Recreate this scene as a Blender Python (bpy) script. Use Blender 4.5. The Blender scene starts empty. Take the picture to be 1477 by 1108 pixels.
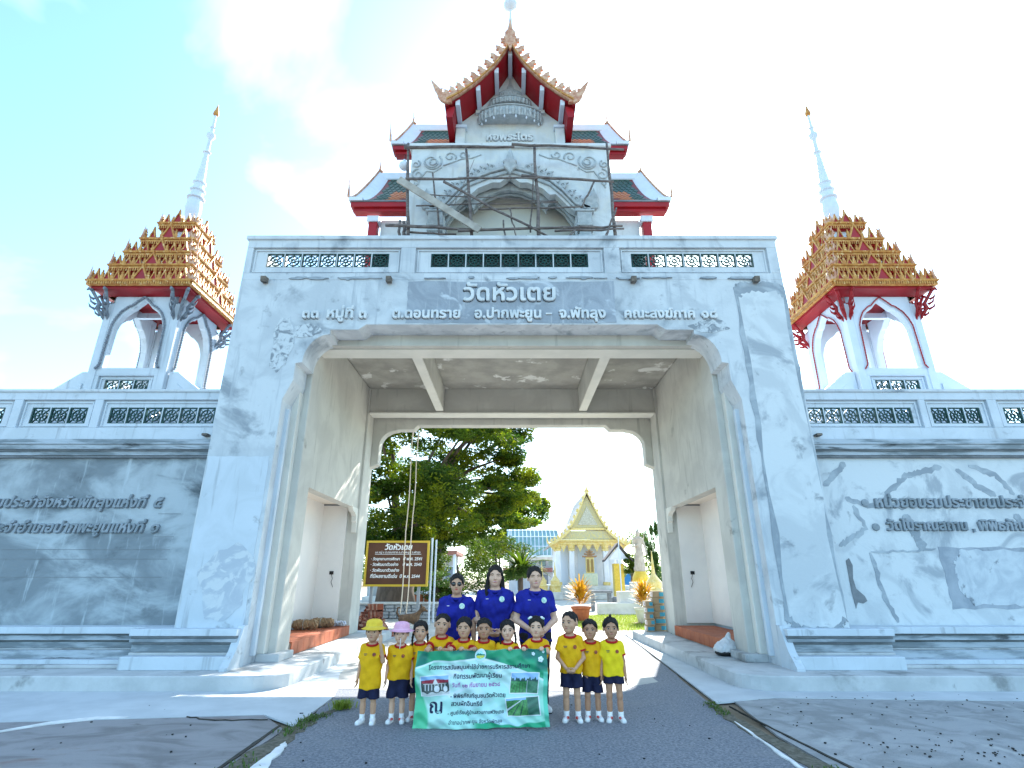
import bpy, bmesh, math, random
import numpy as np
from mathutils import Vector, Matrix
from mathutils.geometry import tessellate_polygon
R = math.radians
sc = bpy.context.scene
col = sc.collection
rnd = random.Random(7)

# ---------------------------------------------------------------- camera
H_CAM = 1.5; PITCH = R(19.8); FPX = 780.0
cd = bpy.data.cameras.new("camera"); cd.sensor_width = 36; cd.lens = FPX/1477*36
cd.clip_start = .05; cd.clip_end = 3000
cam = bpy.data.objects.new("camera", cd); col.objects.link(cam)
cam.location = (0, 0, H_CAM); cam.rotation_euler = (R(90)+PITCH, 0, 0)
sc.camera = cam
# ---------------------------------------------------------------- sky, sun, exposure
SUN_EL, SUN_AZ = R(37), R(17)          # azimuth to the right of +Y
w = bpy.data.worlds.new("World"); sc.world = w; w.use_nodes = True
nt = w.node_tree; nt.nodes.clear()
def N(t, **k):
    n = nt.nodes.new(t)
    for a, b in k.items(): setattr(n, a, b)
    return n
sky = N('ShaderNodeTexSky', sky_type='NISHITA', sun_disc=False, sun_elevation=SUN_EL, sun_rotation=SUN_AZ,
        air_density=1.0, dust_density=0.9, ozone_density=1.0)
tc = N('ShaderNodeTexCoord')
mp = N('ShaderNodeMapping'); mp.inputs['Scale'].default_value = (1.0, 1.0, 1.6); mp.inputs['Rotation'].default_value = (.3, .5, .2)
n1 = N('ShaderNodeTexNoise'); n1.inputs['Scale'].default_value = 1.7; n1.inputs['Detail'].default_value = 6; n1.inputs['Roughness'].default_value = .48; n1.inputs['Distortion'].default_value = .5
cr = N('ShaderNodeValToRGB'); cr.color_ramp.elements[0].position = .49; cr.color_ramp.elements[1].position = .88
mx = N('ShaderNodeMix', data_type='RGBA'); mx.inputs['B'].default_value = (6.8, 8.0, 8.4, 1)
bg = N('ShaderNodeBackground'); bg.inputs['Strength'].default_value = .15
out = N('ShaderNodeOutputWorld')
nt.links.new(tc.outputs['Generated'], mp.inputs['Vector']); nt.links.new(mp.outputs[0], n1.inputs['Vector'])
nt.links.new(n1.outputs['Fac'], cr.inputs['Fac'])
tint = N('ShaderNodeMix', data_type='RGBA', blend_type='MULTIPLY'); tint.inputs['Factor'].default_value = 1; tint.inputs['B'].default_value = (.71, .95, 1.0, 1)
nt.links.new(sky.outputs[0], tint.inputs['A'])
nt.links.new(cr.outputs['Color'], mx.inputs['Factor']); nt.links.new(tint.outputs['Result'], mx.inputs['A'])
nt.links.new(mx.outputs['Result'], bg.inputs['Color']); nt.links.new(bg.outputs[0], out.inputs[0])
sd = bpy.data.lights.new("sun", 'SUN'); sd.energy = 5.0; sd.angle = R(.5); sd.color = (1, .95, .87)
so = bpy.data.objects.new("sun", sd); col.objects.link(so)
sdir = Vector((math.sin(SUN_AZ)*math.cos(SUN_EL), math.cos(SUN_AZ)*math.cos(SUN_EL), math.sin(SUN_EL)))
so.rotation_euler = sdir.to_track_quat('Z', 'Y').to_euler(); so.location = (0, 0, 40)
sc.view_settings.view_transform = 'Standard'; sc.view_settings.look = 'None'
sc.view_settings.exposure = 1.74; sc.view_settings.gamma = 1; sc.view_settings.use_curve_mapping = False
sc.cycles.max_bounces = 8; sc.cycles.diffuse_bounces = 5; sc.cycles.transparent_max_bounces = 8
sc.cycles.sample_clamp_indirect = 8

# ---------------------------------------------------------------- helpers
_c, _s = math.cos(PITCH), math.sin(PITCH)
def at(px, py, Y):
    """a point of the place, at the depth Y metres, that stands where (px,py) is in the survey photo"""
    a = (px-738.5)/FPX; u = (554-py)/FPX
    t = Y/(_c-u*_s)
    return Vector((a*t, Y, H_CAM+(_s+u*_c)*t))
def tag(o, label=None, cat=None, group=None, kind=None):
    if label: o['label'] = label
    if cat: o['category'] = cat
    if group: o['group'] = group
    if kind: o['kind'] = kind
    return o
def empty(name, loc=(0, 0, 0), label=None, cat=None, group=None, rz=0):
    o = bpy.data.objects.new(name, None); col.objects.link(o); o.location = loc; o.rotation_euler = (0, 0, rz)
    o.empty_display_size = .1
    o['_r'] = list(loc)
    return tag(o, label, cat, group)
def root_loc(p):
    v = Vector((0, 0, 0))
    while p is not None:
        v += Vector(p.location); p = p.parent
    return v
def link(name, me, parent=None, loc=None):
    o = bpy.data.objects.new(name, me); col.objects.link(o)
    if parent is not None: o.parent = parent
    if loc is not None: o.location = loc
    return o
def mesh_obj(name, verts, faces, mat, parent=None, smooth=False, local=False, fmats=None):
    v = np.asarray(verts, dtype=float).reshape(-1, 3)
    if parent is not None and not local: v = v-np.array(root_loc(parent))
    me = bpy.data.meshes.new(name)
    me.from_pydata(v.tolist(), [], faces if isinstance(faces, list) else faces.tolist())
    mats = mat if isinstance(mat, (list, tuple)) else [mat]
    for m in mats: me.materials.append(m)
    if fmats is not None: me.polygons.foreach_set('material_index', fmats)
    if smooth: me.polygons.foreach_set('use_smooth', [True]*len(me.polygons))
    me.update()
    return link(name, me, parent)
class MB:
    def __init__(s): s.v = []; s.f = []; s.m = []
    def add(s, v, f, m=0):
        n = len(s.v); s.v += [tuple(p) for p in v]
        for q in f: s.f.append([i+n for i in q]); s.m.append(m)
        return s
    def box(s, x0, x1, y0, y1, z0, z1, m=0, rot=None, b=0):
        v = [(x, y, z) for x in (x0, x1) for y in (y0, y1) for z in (z0, z1)]
        if rot is not None:
            c = Vector(((x0+x1)/2, (y0+y1)/2, (z0+z1)/2)); v = [rot @ (Vector(p)-c)+c for p in v]
        return s.add(v, [(0, 1, 3, 2), (4, 6, 7, 5), (0, 4, 5, 1), (2, 3, 7, 6), (0, 2, 6, 4), (1, 5, 7, 3)], m)
    def prism(s, poly, ax, a0, a1, m=0):
        """poly 2-D, extruded along axis ax ('x': poly=(y,z); 'y': (x,z); 'z': (x,y))"""
        def P(p, a): return {'x': (a, p[0], p[1]), 'y': (p[0], a, p[1]), 'z': (p[0], p[1], a)}[ax]
        n = len(poly); v = [P(p, a0) for p in poly]+[P(p, a1) for p in poly]
        tr = tessellate_polygon([[Vector((p[0], p[1], 0)) for p in poly]])
        area = sum(poly[i][0]*poly[(i+1) % n][1]-poly[(i+1) % n][0]*poly[i][1] for i in range(n))
        f = [tuple(t) for t in tr]+[(t[2]+n, t[1]+n, t[0]+n) for t in tr]
        f += [(i, (i+1) % n, (i+1) % n+n, i+n) for i in range(n)]
        return s.add(v, f, m)
    def tube(s, pts, r, n=8, m=0, sx=1):
        pts = [Vector(p) for p in pts]
        rs = r if isinstance(r, (list, tuple)) else [r]*len(pts)
        v = []; up = Vector((0, 0, 1)); prev = None
        for i, p in enumerate(pts):
            d = (pts[min(i+1, len(pts)-1)]-pts[max(i-1, 0)]).normalized()
            a = prev if prev is not None else (up if abs(d.z) < .9 else Vector((1, 0, 0)))
            a = (a-d*a.dot(d)).normalized(); prev = a; b = d.cross(a)
            v += [p+(a*math.cos(2*math.pi*k/n)+b*math.sin(2*math.pi*k/n)*sx)*rs[i] for k in range(n)]
        f = []
        for i in range(len(pts)-1):
            for k in range(n): f.append((i*n+k, i*n+(k+1) % n, (i+1)*n+(k+1) % n, (i+1)*n+k))
        f.append(tuple(range(n-1, -1, -1))); f.append(tuple((len(pts)-1)*n+k for k in range(n)))
        return s.add(v, f, m)
    def lathe(s, prof, c, n=16, m=0, sq=0):
        v = []; f = []
        for r, z in prof:
            for k in range(n):
                a = 2*math.pi*(k+.5)/n
                v.append((c[0]+r*math.cos(a), c[1]+r*math.sin(a), c[2]+z))
        for i in range(len(prof)-1):
            for k in range(n): f.append((i*n+k, i*n+(k+1) % n, (i+1)*n+(k+1) % n, (i+1)*n+k))
        f.append(tuple(range(n-1, -1, -1))); f.append(tuple((len(prof)-1)*n+k for k in range(n)))
        return s.add(v, f, m)
    def build(s, name, mat, parent=None, smooth=False, bevel=0, local=False, auto=False):
        o = mesh_obj(name, s.v, s.f, mat, parent, smooth, local, fmats=s.m if isinstance(mat, (list, tuple)) else None)
        bm = bmesh.new(); bm.from_mesh(o.data)
        bmesh.ops.recalc_face_normals(bm, faces=bm.faces)
        if bevel:
            es = [e for e in bm.edges if len(e.link_faces) == 2 and e.calc_face_angle(0) > .5]
            bmesh.ops.bevel(bm, geom=es, offset=bevel, segments=1, affect='EDGES', clamp_overlap=True)
        if auto:
            for f_ in bm.faces: f_.smooth = True
            for e in bm.edges:
                if len(e.link_faces) == 2 and e.calc_face_angle(0) > .7: e.smooth = False
        bm.to_mesh(o.data); bm.free()
        return o
def dup(o, parent=None, loc=None, **k):
    c = o.copy(); col.objects.link(c); c.parent = parent
    if loc is not None: c.location = loc
    for ch in list(o.children): dup(ch, c)
    return c

# ---------------------------------------------------------------- materials
def mat(name, c1, c2=None, scale=3, rough=.85, bump=0, bscale=None, detail=5, lo=.35, hi=.65, c3=None, s3=1, lo3=.55, hi3=.7,
        metal=0, streak=0, coord='pos', stretch=(1, 1, 1), dist=0, transl=0, spec=.3, emit=0, c4=None, s4=1, lo4=.6, hi4=.7):
    m = bpy.data.materials.new(name); m.use_nodes = True; t = m.node_tree; b = t.nodes['Principled BSDF']
    b.inputs['Roughness'].default_value = rough; b.inputs['Metallic'].default_value = metal
    b.inputs['Specular IOR Level'].default_value = spec
    def nn(ty): return t.nodes.new(ty)
    if coord == 'pos': src = nn('ShaderNodeNewGeometry').outputs['Position']
    else: src = nn('ShaderNodeTexCoord').outputs['Object']
    mpn = nn('ShaderNodeMapping'); mpn.inputs['Scale'].default_value = stretch; t.links.new(src, mpn.inputs[0]); src = mpn.outputs[0]
    last = None
    def noise(sc_, det=detail, di=dist, vec=src, ro=.6):
        n = nn('ShaderNodeTexNoise'); n.inputs['Scale'].default_value = sc_; n.inputs['Detail'].default_value = det
        n.inputs['Distortion'].default_value = di; n.inputs['Roughness'].default_value = ro; t.links.new(vec, n.inputs['Vector']); return n.outputs['Fac']
    def ramp(f, a, bb):
        r = nn('ShaderNodeMapRange'); r.inputs['From Min'].default_value = a; r.inputs['From Max'].default_value = bb
        r.interpolation_type = 'SMOOTHSTEP'; t.links.new(f, r.inputs['Value']); return r.outputs['Result']
    def mixc(fac, A, B):
        x = nn('ShaderNodeMix'); x.data_type = 'RGBA'; t.links.new(fac, x.inputs['Factor'])
        for sock, val in (('A', A), ('B', B)):
            if isinstance(val, tuple): x.inputs[sock].default_value = (*val[:3], 1)
            else: t.links.new(val, x.inputs[sock])
        return x.outputs['Result']
    cur = tuple(c1)
    if c2 is not None: cur = mixc(ramp(noise(scale), lo, hi), c1, c2)
    if c3 is not None: cur = mixc(ramp(noise(s3, 6, dist), lo3, hi3), cur, c3)
    if c4 is not None: cur = mixc(ramp(noise(s4, 8, .4), lo4, hi4), cur, c4)
    if streak:
        m2 = nn('ShaderNodeMapping'); m2.inputs['Scale'].default_value = (6, 6, .5); t.links.new(src, m2.inputs[0])
        cur = mixc(ramp(noise(1.2, 4, 0, m2.outputs[0]), .56, .74), cur, streak)
    if isinstance(cur, tuple): b.inputs['Base Color'].default_value = (*cur, 1)
    else: t.links.new(cur, b.inputs['Base Color'])
    if bump:
        bn = nn('ShaderNodeBump'); bn.inputs['Strength'].default_value = bump; bn.inputs['Distance'].default_value = .02
        t.links.new(noise(bscale or scale*6, 6, 0), bn.inputs['Height']); t.links.new(bn.outputs[0], b.inputs['Normal'])
    if transl:
        o_ = t.nodes['Material Output']; tr = nn('ShaderNodeBsdfTranslucent'); ms = nn('ShaderNodeMixShader'); ms.inputs[0].default_value = transl
        if isinstance(cur, tuple): tr.inputs[0].default_value = (*cur, 1)
        else: t.links.new(cur, tr.inputs[0])
        t.links.new(b.outputs[0], ms.inputs[1]); t.links.new(tr.outputs[0], ms.inputs[2]); t.links.new(ms.outputs[0], o_.inputs[0])
    return m
PL = mat('white_plaster', (.57, .61, .64), (.47, .51, .545), 1.3, .9, .25, 14, dist=.7, lo=.42, hi=.62, c3=(.28, .315, .35), s3=.9, lo3=.55, hi3=.69, streak=(.40, .44, .48), c4=(.27, .30, .33), s4=3.2, lo4=.60, hi4=.74)
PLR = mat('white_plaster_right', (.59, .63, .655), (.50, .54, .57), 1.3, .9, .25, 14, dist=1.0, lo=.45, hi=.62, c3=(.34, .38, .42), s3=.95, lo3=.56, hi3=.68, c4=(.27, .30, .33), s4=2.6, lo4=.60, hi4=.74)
PLW = mat('white_plaster_paint', (.56, .62, .68), (.50, .56, .61), 1.5, .88, .15, 14, dist=.8, c4=(.27, .30, .33), s4=3, lo4=.60, hi4=.76, streak=(.38, .42, .46))
PLL = mat('stained_plaster_left', (.42, .475, .51), (.205, .24, .265), .75, .9, .3, 12, dist=.5, lo=.38, hi=.62, c3=(.085, .105, .12), s3=.85, lo3=.52, hi3=.74, stretch=(1, 1, 1.7), streak=(.46, .52, .56))
MOULD = mat('dirty_moulding', (.42, .47, .52), (.20, .235, .26), 2.2, .9, .3, 16, stretch=(.5, 1, 3), lo=.4, hi=.6, c4=(.09, .10, .11), s4=1.7, lo4=.6, hi4=.7)
GREYC = mat('grey_cement', (.27, .31, .35), (.40, .45, .49), 1.6, .9, .3, 20, dist=1.2, lo=.4, hi=.65)
GREYD = mat('letter_shadow_dark', (.15, .165, .18), (.22, .24, .26), 3, .9, .3, 20)
RAW = mat('raw_concrete', (.56, .55, .505), (.47, .46, .425), 1.0, .9, .2, 18, dist=.6, c4=(.30, .295, .27), s4=1.1, lo4=.66, hi4=.74, streak=(.40, .39, .36))
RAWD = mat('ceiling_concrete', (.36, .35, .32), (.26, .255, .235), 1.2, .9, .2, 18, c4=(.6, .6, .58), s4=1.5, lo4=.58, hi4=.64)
CREAM = mat('cream_paint', (.68, .665, .61), (.62, .61, .56), 2, .8, .08)
ROOMW = mat('room_white', (.78, .75, .72), (.72, .70, .68), 1.2, .8, .08)
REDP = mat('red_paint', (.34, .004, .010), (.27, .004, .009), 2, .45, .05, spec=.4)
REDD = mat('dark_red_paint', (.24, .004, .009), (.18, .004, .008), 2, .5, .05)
GOLD = mat('gold_paint', (.58, .30, .075), (.42, .16, .035), 9, .42, .5, 60, metal=.2, c3=(.72, .48, .22), s3=14, lo3=.56, hi3=.66)
GOLDY = mat('yellow_gold', (.72, .50, .07), (.60, .40, .05), 6, .4, .15, 30, metal=.2)
PINKG = mat('pinkish_gold', (.66, .43, .29), (.46, .20, .12), 9, .5, .2, 40, metal=.1)
GREENG = mat('green_glaze', (.006, .04, .034), (.01, .06, .05), 8, .3, .1)
WHITEP = mat('white_paint', (.62, .69, .78), (.58, .65, .73), 3, .6, .05)
EMBL = mat('emblem_cement', (.33, .37, .39), (.44, .48, .50), 9, .85, .35, 40, coord='pos')
WOODP = mat('weathered_pole', (.10, .085, .085), (.20, .175, .165), 6, .9, .4, 30, stretch=(1, 1, 3))
WOODL = mat('weathered_plank', (.42, .40, .36), (.30, .28, .25), 4, .9, .3, 20)
TERRA = mat('terracotta_tile', (.42, .12, .05), (.34, .09, .04), 3, .6, .1)
TILEG = mat('tile_green', (.006, .045, .03), (.012, .065, .045), 10, .3)
TILEO = mat('tile_orange', (.50, .15, .03), (.40, .10, .025), 10, .35)
TILEM = mat('tile_maroon', (.20, .03, .03), (.15, .025, .03), 10, .35)
BLACK = mat('black_plastic', (.02, .02, .02), rough=.5)
STEEL = mat('grey_metal', (.35, .36, .38), rough=.45, metal=.6)

# ---------------------------------------------------------------- signed distance modelling (bodies, cloth, soft things)
def sdf_field(prims, h, pad=.03, fold=None):
    lo = np.full(3, 1e9); hi = np.full(3, -1e9)
    for p in prims:
        if p['op'] != 'u': continue
        if p['t'] == 'c':
            r = max(p['ra'], p['rb'])*max(1, p.get('sx', 1)); a = np.minimum(p['a'], p['b'])-r; b = np.maximum(p['a'], p['b'])+r
        else:
            r = max(p['r']); r = np.array(p['r']) if p.get('R') is None else np.full(3, r); a = p['c']-r; b = p['c']+r
        p['bb'] = (a, b); lo = np.minimum(lo, a); hi = np.maximum(hi, b)
    lo = lo-pad; hi = hi+pad
    n = np.ceil((hi-lo)/h).astype(int)+1
    F = np.full(n, .2, dtype=np.float32)
    ax = [lo[i]+h*np.arange(n[i], dtype=np.float32) for i in range(3)]
    for p in prims:
        k = p.get('k', .01)
        if p['op'] == 'u':
            a, b = p['bb']; m = max(k*1.5, .02)+h*2
            i0 = np.maximum(np.floor((a-m-lo)/h).astype(int), 0); i1 = np.minimum(np.ceil((b+m-lo)/h).astype(int)+1, n)
        else: i0 = np.zeros(3, int); i1 = n
        X = ax[0][i0[0]:i1[0], None, None]; Y = ax[1][None, i0[1]:i1[1], None]; Z = ax[2][None, None, i0[2]:i1[2]]
        if p['t'] == 'c':
            A = np.array(p['a'], float); B = np.array(p['b'], float); sy = p.get('sy', 1.); sx = p.get('sx', 1.)
            S = np.array([sx, sy, 1.]); d = (B-A)/S; L = max(float(d@d), 1e-9)
            px, py, pz = (X-A[0])/sx, (Y-A[1])/sy, Z-A[2]
            t = np.clip((px*d[0]+py*d[1]+pz*d[2])/L, 0, 1)
            D = np.sqrt((px-t*d[0])**2+(py-t*d[1])**2+(pz-t*d[2])**2)-(p['ra']+t*(p['rb']-p['ra']))
            D = D*min(1, sx, sy)
        elif p['t'] == 'e':
            c = p['c']; r = p['r']; x, y, z = X-c[0], Y-c[1], Z-c[2]
            if p.get('R') is not None:
                Q = np.array(p['R']).T
                x, y, z = Q[0, 0]*x+Q[0, 1]*y+Q[0, 2]*z, Q[1, 0]*x+Q[1, 1]*y+Q[1, 2]*z, Q[2, 0]*x+Q[2, 1]*y+Q[2, 2]*z
            k0 = np.sqrt((x/r[0])**2+(y/r[1])**2+(z/r[2])**2); k1 = np.sqrt((x/r[0]**2)**2+(y/r[1]**2)**2+(z/r[2]**2)**2)
            D = k0*(k0-1)/np.maximum(k1, 1e-6)
        else:       # half space: keep side where n.p < d  ->  D = n.p-d
            nn_ = p['n']; D = X*nn_[0]+Y*nn_[1]+Z*nn_[2]-p['d']
        if p.get('cut') is not None: D = np.maximum(D, X*p['cut'][0][0]+Y*p['cut'][0][1]+Z*p['cut'][0][2]-p['cut'][1])
        sl = (slice(i0[0], i1[0]), slice(i0[1], i1[1]), slice(i0[2], i1[2])); G = F[sl]
        if p['op'] == 'u':
            hh = np.clip(.5+.5*(G-D)/k, 0, 1); F[sl] = G*(1-hh)+D*hh-k*hh*(1-hh)
        elif p['op'] == 's': F[sl] = np.maximum(G, -D)
        else: F[sl] = np.maximum(G, D)
    if fold is not None:
        X = ax[0][:, None, None]; Y = ax[1][None, :, None]; Z = ax[2][None, None, :]
        F = F+fold(X, Y, Z)
    return F, lo
def surf_nets(F, lo, h):
    I = F < 0
    n = np.array(F.shape)
    cnt = np.zeros(n-1, np.int8)
    for a in (0, 1):
        for b in (0, 1):
            for c in (0, 1): cnt += I[a:n[0]-1+a, b:n[1]-1+b, c:n[2]-1+c]
    M = (cnt > 0) & (cnt < 8); ids = np.full(M.shape, -1, np.int64); ijk = np.argwhere(M); ids[M] = np.arange(len(ijk))
    acc = np.zeros((len(ijk), 3)); num = np.zeros(len(ijk))
    cor = [(a, b, c) for a in (0, 1) for b in (0, 1) for c in (0, 1)]
    for ca in cor:
        for axx in range(3):
            if ca[axx]: continue
            cb = list(ca); cb[axx] = 1
            fa = F[ijk[:, 0]+ca[0], ijk[:, 1]+ca[1], ijk[:, 2]+ca[2]]; fb = F[ijk[:, 0]+cb[0], ijk[:, 1]+cb[1], ijk[:, 2]+cb[2]]
            x = (fa < 0) != (fb < 0); t = np.where(x, fa/np.where(x, fa-fb, 1), 0)
            p = np.array(ca, float)[None, :].repeat(len(ijk), 0); p[:, axx] += t
            acc[x] += p[x]; num[x] += 1
    V = (ijk+acc/np.maximum(num, 1)[:, None])*h+lo
    Q = []
    for axx in range(3):
        s0 = [slice(1, -1)]*3; s0[axx] = slice(0, -1); s1 = list(s0); s1[axx] = slice(1, None)
        A = I[tuple(s0)]; B = I[tuple(s1)]; e = np.argwhere(A != B)
        if not len(e): continue
        off = np.ones(3, int); off[axx] = 0; e = e+off
        u, v = [(1, 2), (2, 0), (0, 1)][axx]
        du = np.zeros(3, int); du[u] = 1; dv = np.zeros(3, int); dv[v] = 1
        def g(q): return ids[q[:, 0], q[:, 1], q[:, 2]]
        q = np.stack([g(e-du-dv), g(e-dv), g(e), g(e-du)], 1)
        flip = ~I[e[:, 0], e[:, 1], e[:, 2]]
        q[flip] = q[flip][:, ::-1]; Q.append(q)
    Q = np.concatenate(Q); Q = Q[(Q >= 0).all(1)]
    return V, Q
def U(t, *a, **k):
    if t == 'c': d = dict(t='c', a=np.array(a[0], float), b=np.array(a[1], float), ra=a[2], rb=a[3])
    elif t == 'e': d = dict(t='e', c=np.array(a[0], float), r=tuple(a[1]))
    else: d = dict(t='p', n=a[0], d=a[1])
    d['op'] = 'u'; d.update(k); return d
def sdf_obj(name, prims, h, mt, parent, fold=None, local=True):
    F, lo = sdf_field(prims, h, fold=fold)
    V, Q = surf_nets(F, lo, h)
    return mesh_obj(name, V, Q, mt, parent, smooth=True, local=local)

# ---------------------------------------------------------------- lettering: glyph outlines merged, weighted and re-traced
_tc = {}
def glyph_loops(text):
    c = bpy.data.curves.new('t', 'FONT'); c.body = text; c.size = 1; c.fill_mode = 'NONE'; c.resolution_u = 3
    o = bpy.data.objects.new('t', c); col.objects.link(o)
    dg = bpy.context.evaluated_depsgraph_get(); me = bpy.data.meshes.new_from_object(o.evaluated_get(dg))
    co = np.array([v.co[:2] for v in me.vertices]).reshape(-1, 2); ed = np.array([e.vertices[:] for e in me.edges]).reshape(-1, 2)
    bpy.data.objects.remove(o); bpy.data.curves.remove(c); bpy.data.meshes.remove(me)
    nxt = {}
    for a, b in ed.tolist(): nxt.setdefault(a, []).append(b); nxt.setdefault(b, []).append(a)
    seen = set(); loops = []
    for i in range(len(co)):
        if i in seen: continue
        lp = [i]; seen.add(i); cur = i; prev = None
        while True:
            c2 = [x for x in nxt.get(cur, []) if x not in seen]
            if not c2: break
            c2.sort(key=lambda x: abs(x-cur-1)); cur = c2[0]; seen.add(cur); lp.append(cur)
        if len(lp) > 2: loops.append(co[lp])
    return loops
def text_clusters(text, bold=.0, res=.028, simp=.004):
    key = (text, bold, res)
    if key in _tc: return _tc[key]
    loops = glyph_loops(text)
    loops.sort(key=lambda l: l[:, 0].min())
    groups = []
    for l in loops:
        a, b = l[:, 0].min(), l[:, 0].max()
        for g in groups:
            ov = min(b, g[1])-max(a, g[0])
            if ov > .35*min(b-a, g[1]-g[0]): g[0] = min(g[0], a); g[1] = max(g[1], b); g[2].append(l); break
        else: groups.append([a, b, [l]])
    outl = []
    for a, b, ls in groups:
        al = np.concatenate(ls); lo = al.min(0)-bold-res*2; hi = al.max(0)+bold+res*2
        n = np.ceil((hi-lo)/res).astype(int)+1
        gx, gy = np.meshgrid(lo[0]+res*np.arange(n[0]), lo[1]+res*np.arange(n[1]), indexing='ij')
        W = np.zeros(gx.shape, int); D = np.full(gx.shape, 9.)
        for l in ls:
            A = l; B = np.roll(l, -1, 0)
            for p, q in zip(A, B):
                d = q-p; L = d@d
                if L < 1e-12: continue
                t = np.clip(((gx-p[0])*d[0]+(gy-p[1])*d[1])/L, 0, 1)
                D = np.minimum(D, np.hypot(gx-p[0]-t*d[0], gy-p[1]-t*d[1]))
                cr_ = d[0]*(gy-p[1])-d[1]*(gx-p[0])
                W += ((p[1] <= gy) & (q[1] > gy) & (cr_ > 0)).astype(int)-((p[1] > gy) & (q[1] <= gy) & (cr_ < 0)).astype(int)
        S = np.where(W != 0, -D, D)-bold
        segs = {}
        def ip(i, j, i2, j2):
            fa, fb = S[i, j], S[i2, j2]; t = fa/(fa-fb) if fa != fb else .5
            return (lo[0]+res*(i+t*(i2-i)), lo[1]+res*(j+t*(j2-j)))
        I = S < 0
        cc = I[:-1, :-1]*1+I[1:, :-1]*2+I[1:, 1:]*4+I[:-1, 1:]*8
        pt = {}
        for i, j in np.argwhere((cc > 0) & (cc < 15)):
            c_ = cc[i, j]
            e = {'b': ((i, j), (i+1, j)), 'r': ((i+1, j), (i+1, j+1)), 't': ((i, j+1), (i+1, j+1)), 'l': ((i, j), (i, j+1))}
            T = {1: ['lb'], 2: ['br'], 3: ['lr'], 4: ['rt'], 5: ['lb', 'rt'], 6: ['bt'], 7: ['lt'], 8: ['tl'], 9: ['tb'], 10: ['br', 'tl'], 11: ['tr'], 12: ['rl'], 13: ['rb'], 14: ['bl']}[int(c_)]
            for a_, b_ in T:
                ka, kb = e[a_], e[b_]
                pt[ka] = ip(*ka[0], *ka[1]); pt[kb] = ip(*kb[0], *kb[1])
                segs.setdefault(ka, []).append(kb); segs.setdefault(kb, []).append(ka)
        seen = set(); L2 = []
        for k in segs:
            if k in seen: continue
            lp = [k]; seen.add(k); cur = k
            while True:
                nx = [x for x in segs[cur] if x not in seen]
                if not nx: break
                cur = nx[0]; seen.add(cur); lp.append(cur)
            if len(lp) > 3:
                P = [pt[x] for x in lp]
                # simplify: drop nearly collinear points
                Q = []
                for i, p in enumerate(P):
                    if Q:
                        a0 = Q[-1]; b0 = P[(i+1) % len(P)]
                        dx, dy = b0[0]-a0[0], b0[1]-a0[1]; ll = math.hypot(dx, dy) or 1
                        if abs(dx*(p[1]-a0[1])-dy*(p[0]-a0[0]))/ll < simp and ll < .25: continue
                    Q.append(p)
                if len(Q) > 2: L2.append(Q)
        outl.append((a, b, L2))
    _tc[key] = outl
    return outl
def text_line(text, width=None, size=None, bold=.02, shear=0, ext=0, bev=0, res=.028):
    """list of (verts Nx3 in x,y(up),z(out), faces) per letter cluster; origin at left baseline; scaled to width or size"""
    cl = text_clusters(text, bold, res)
    x1 = max(c[1] for c in cl); x0 = min(c[0] for c in cl)
    s = size if width is None else width/(x1-x0)
    res_ = []
    for a, b, L2 in cl:
        c = bpy.data.curves.new('t', 'CURVE'); c.dimensions = '2D'; c.fill_mode = 'BOTH' if ext == 0 else 'BOTH'
        c.extrude = ext; c.bevel_depth = bev; c.bevel_resolution = 0
        for l in L2:
            sp = c.splines.new('POLY'); sp.points.add(len(l)-1); sp.use_cyclic_u = True
            fl = []
            for p in l: fl += [(p[0]-x0)*s+shear*p[1]*s, p[1]*s, 0, 1]
            sp.points.foreach_set('co', fl)
        o = bpy.data.objects.new('t', c); col.objects.link(o)
        dg = bpy.context.evaluated_depsgraph_get(); me = bpy.data.meshes.new_from_object(o.evaluated_get(dg))
        V = np.array([v.co[:] for v in me.vertices]).reshape(-1, 3); Fc = [list(p.vertices) for p in me.polygons]
        bpy.data.objects.remove(o); bpy.data.curves.remove(c); bpy.data.meshes.remove(me)
        if len(V): res_.append((V, Fc))
    return res_
def wall_text(parent, text, x, y, z, width=None, size=None, mt=None, name='letter', right=False, **k):
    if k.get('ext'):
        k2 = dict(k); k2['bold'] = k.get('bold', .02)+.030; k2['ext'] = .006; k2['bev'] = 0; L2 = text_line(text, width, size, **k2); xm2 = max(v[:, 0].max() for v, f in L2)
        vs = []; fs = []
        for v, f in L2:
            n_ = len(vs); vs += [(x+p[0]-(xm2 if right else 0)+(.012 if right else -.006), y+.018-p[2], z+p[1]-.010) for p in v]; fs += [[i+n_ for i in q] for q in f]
        tag(mesh_obj('letter_shadow_outline', vs, fs, GREYD, parent), kind='stuff')  # dark, bolder copy behind the letters: their shadow edges put into colour
    L = text_line(text, width, size, **k)
    xm = max(v[:, 0].max() for v, f in L)
    for v, f in L:
        p = np.stack([x+v[:, 0]-(xm if right else 0), y-v[:, 2], z+v[:, 1]], 1)
        mesh_obj(name, p, f, mt, parent)
    return xm
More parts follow.
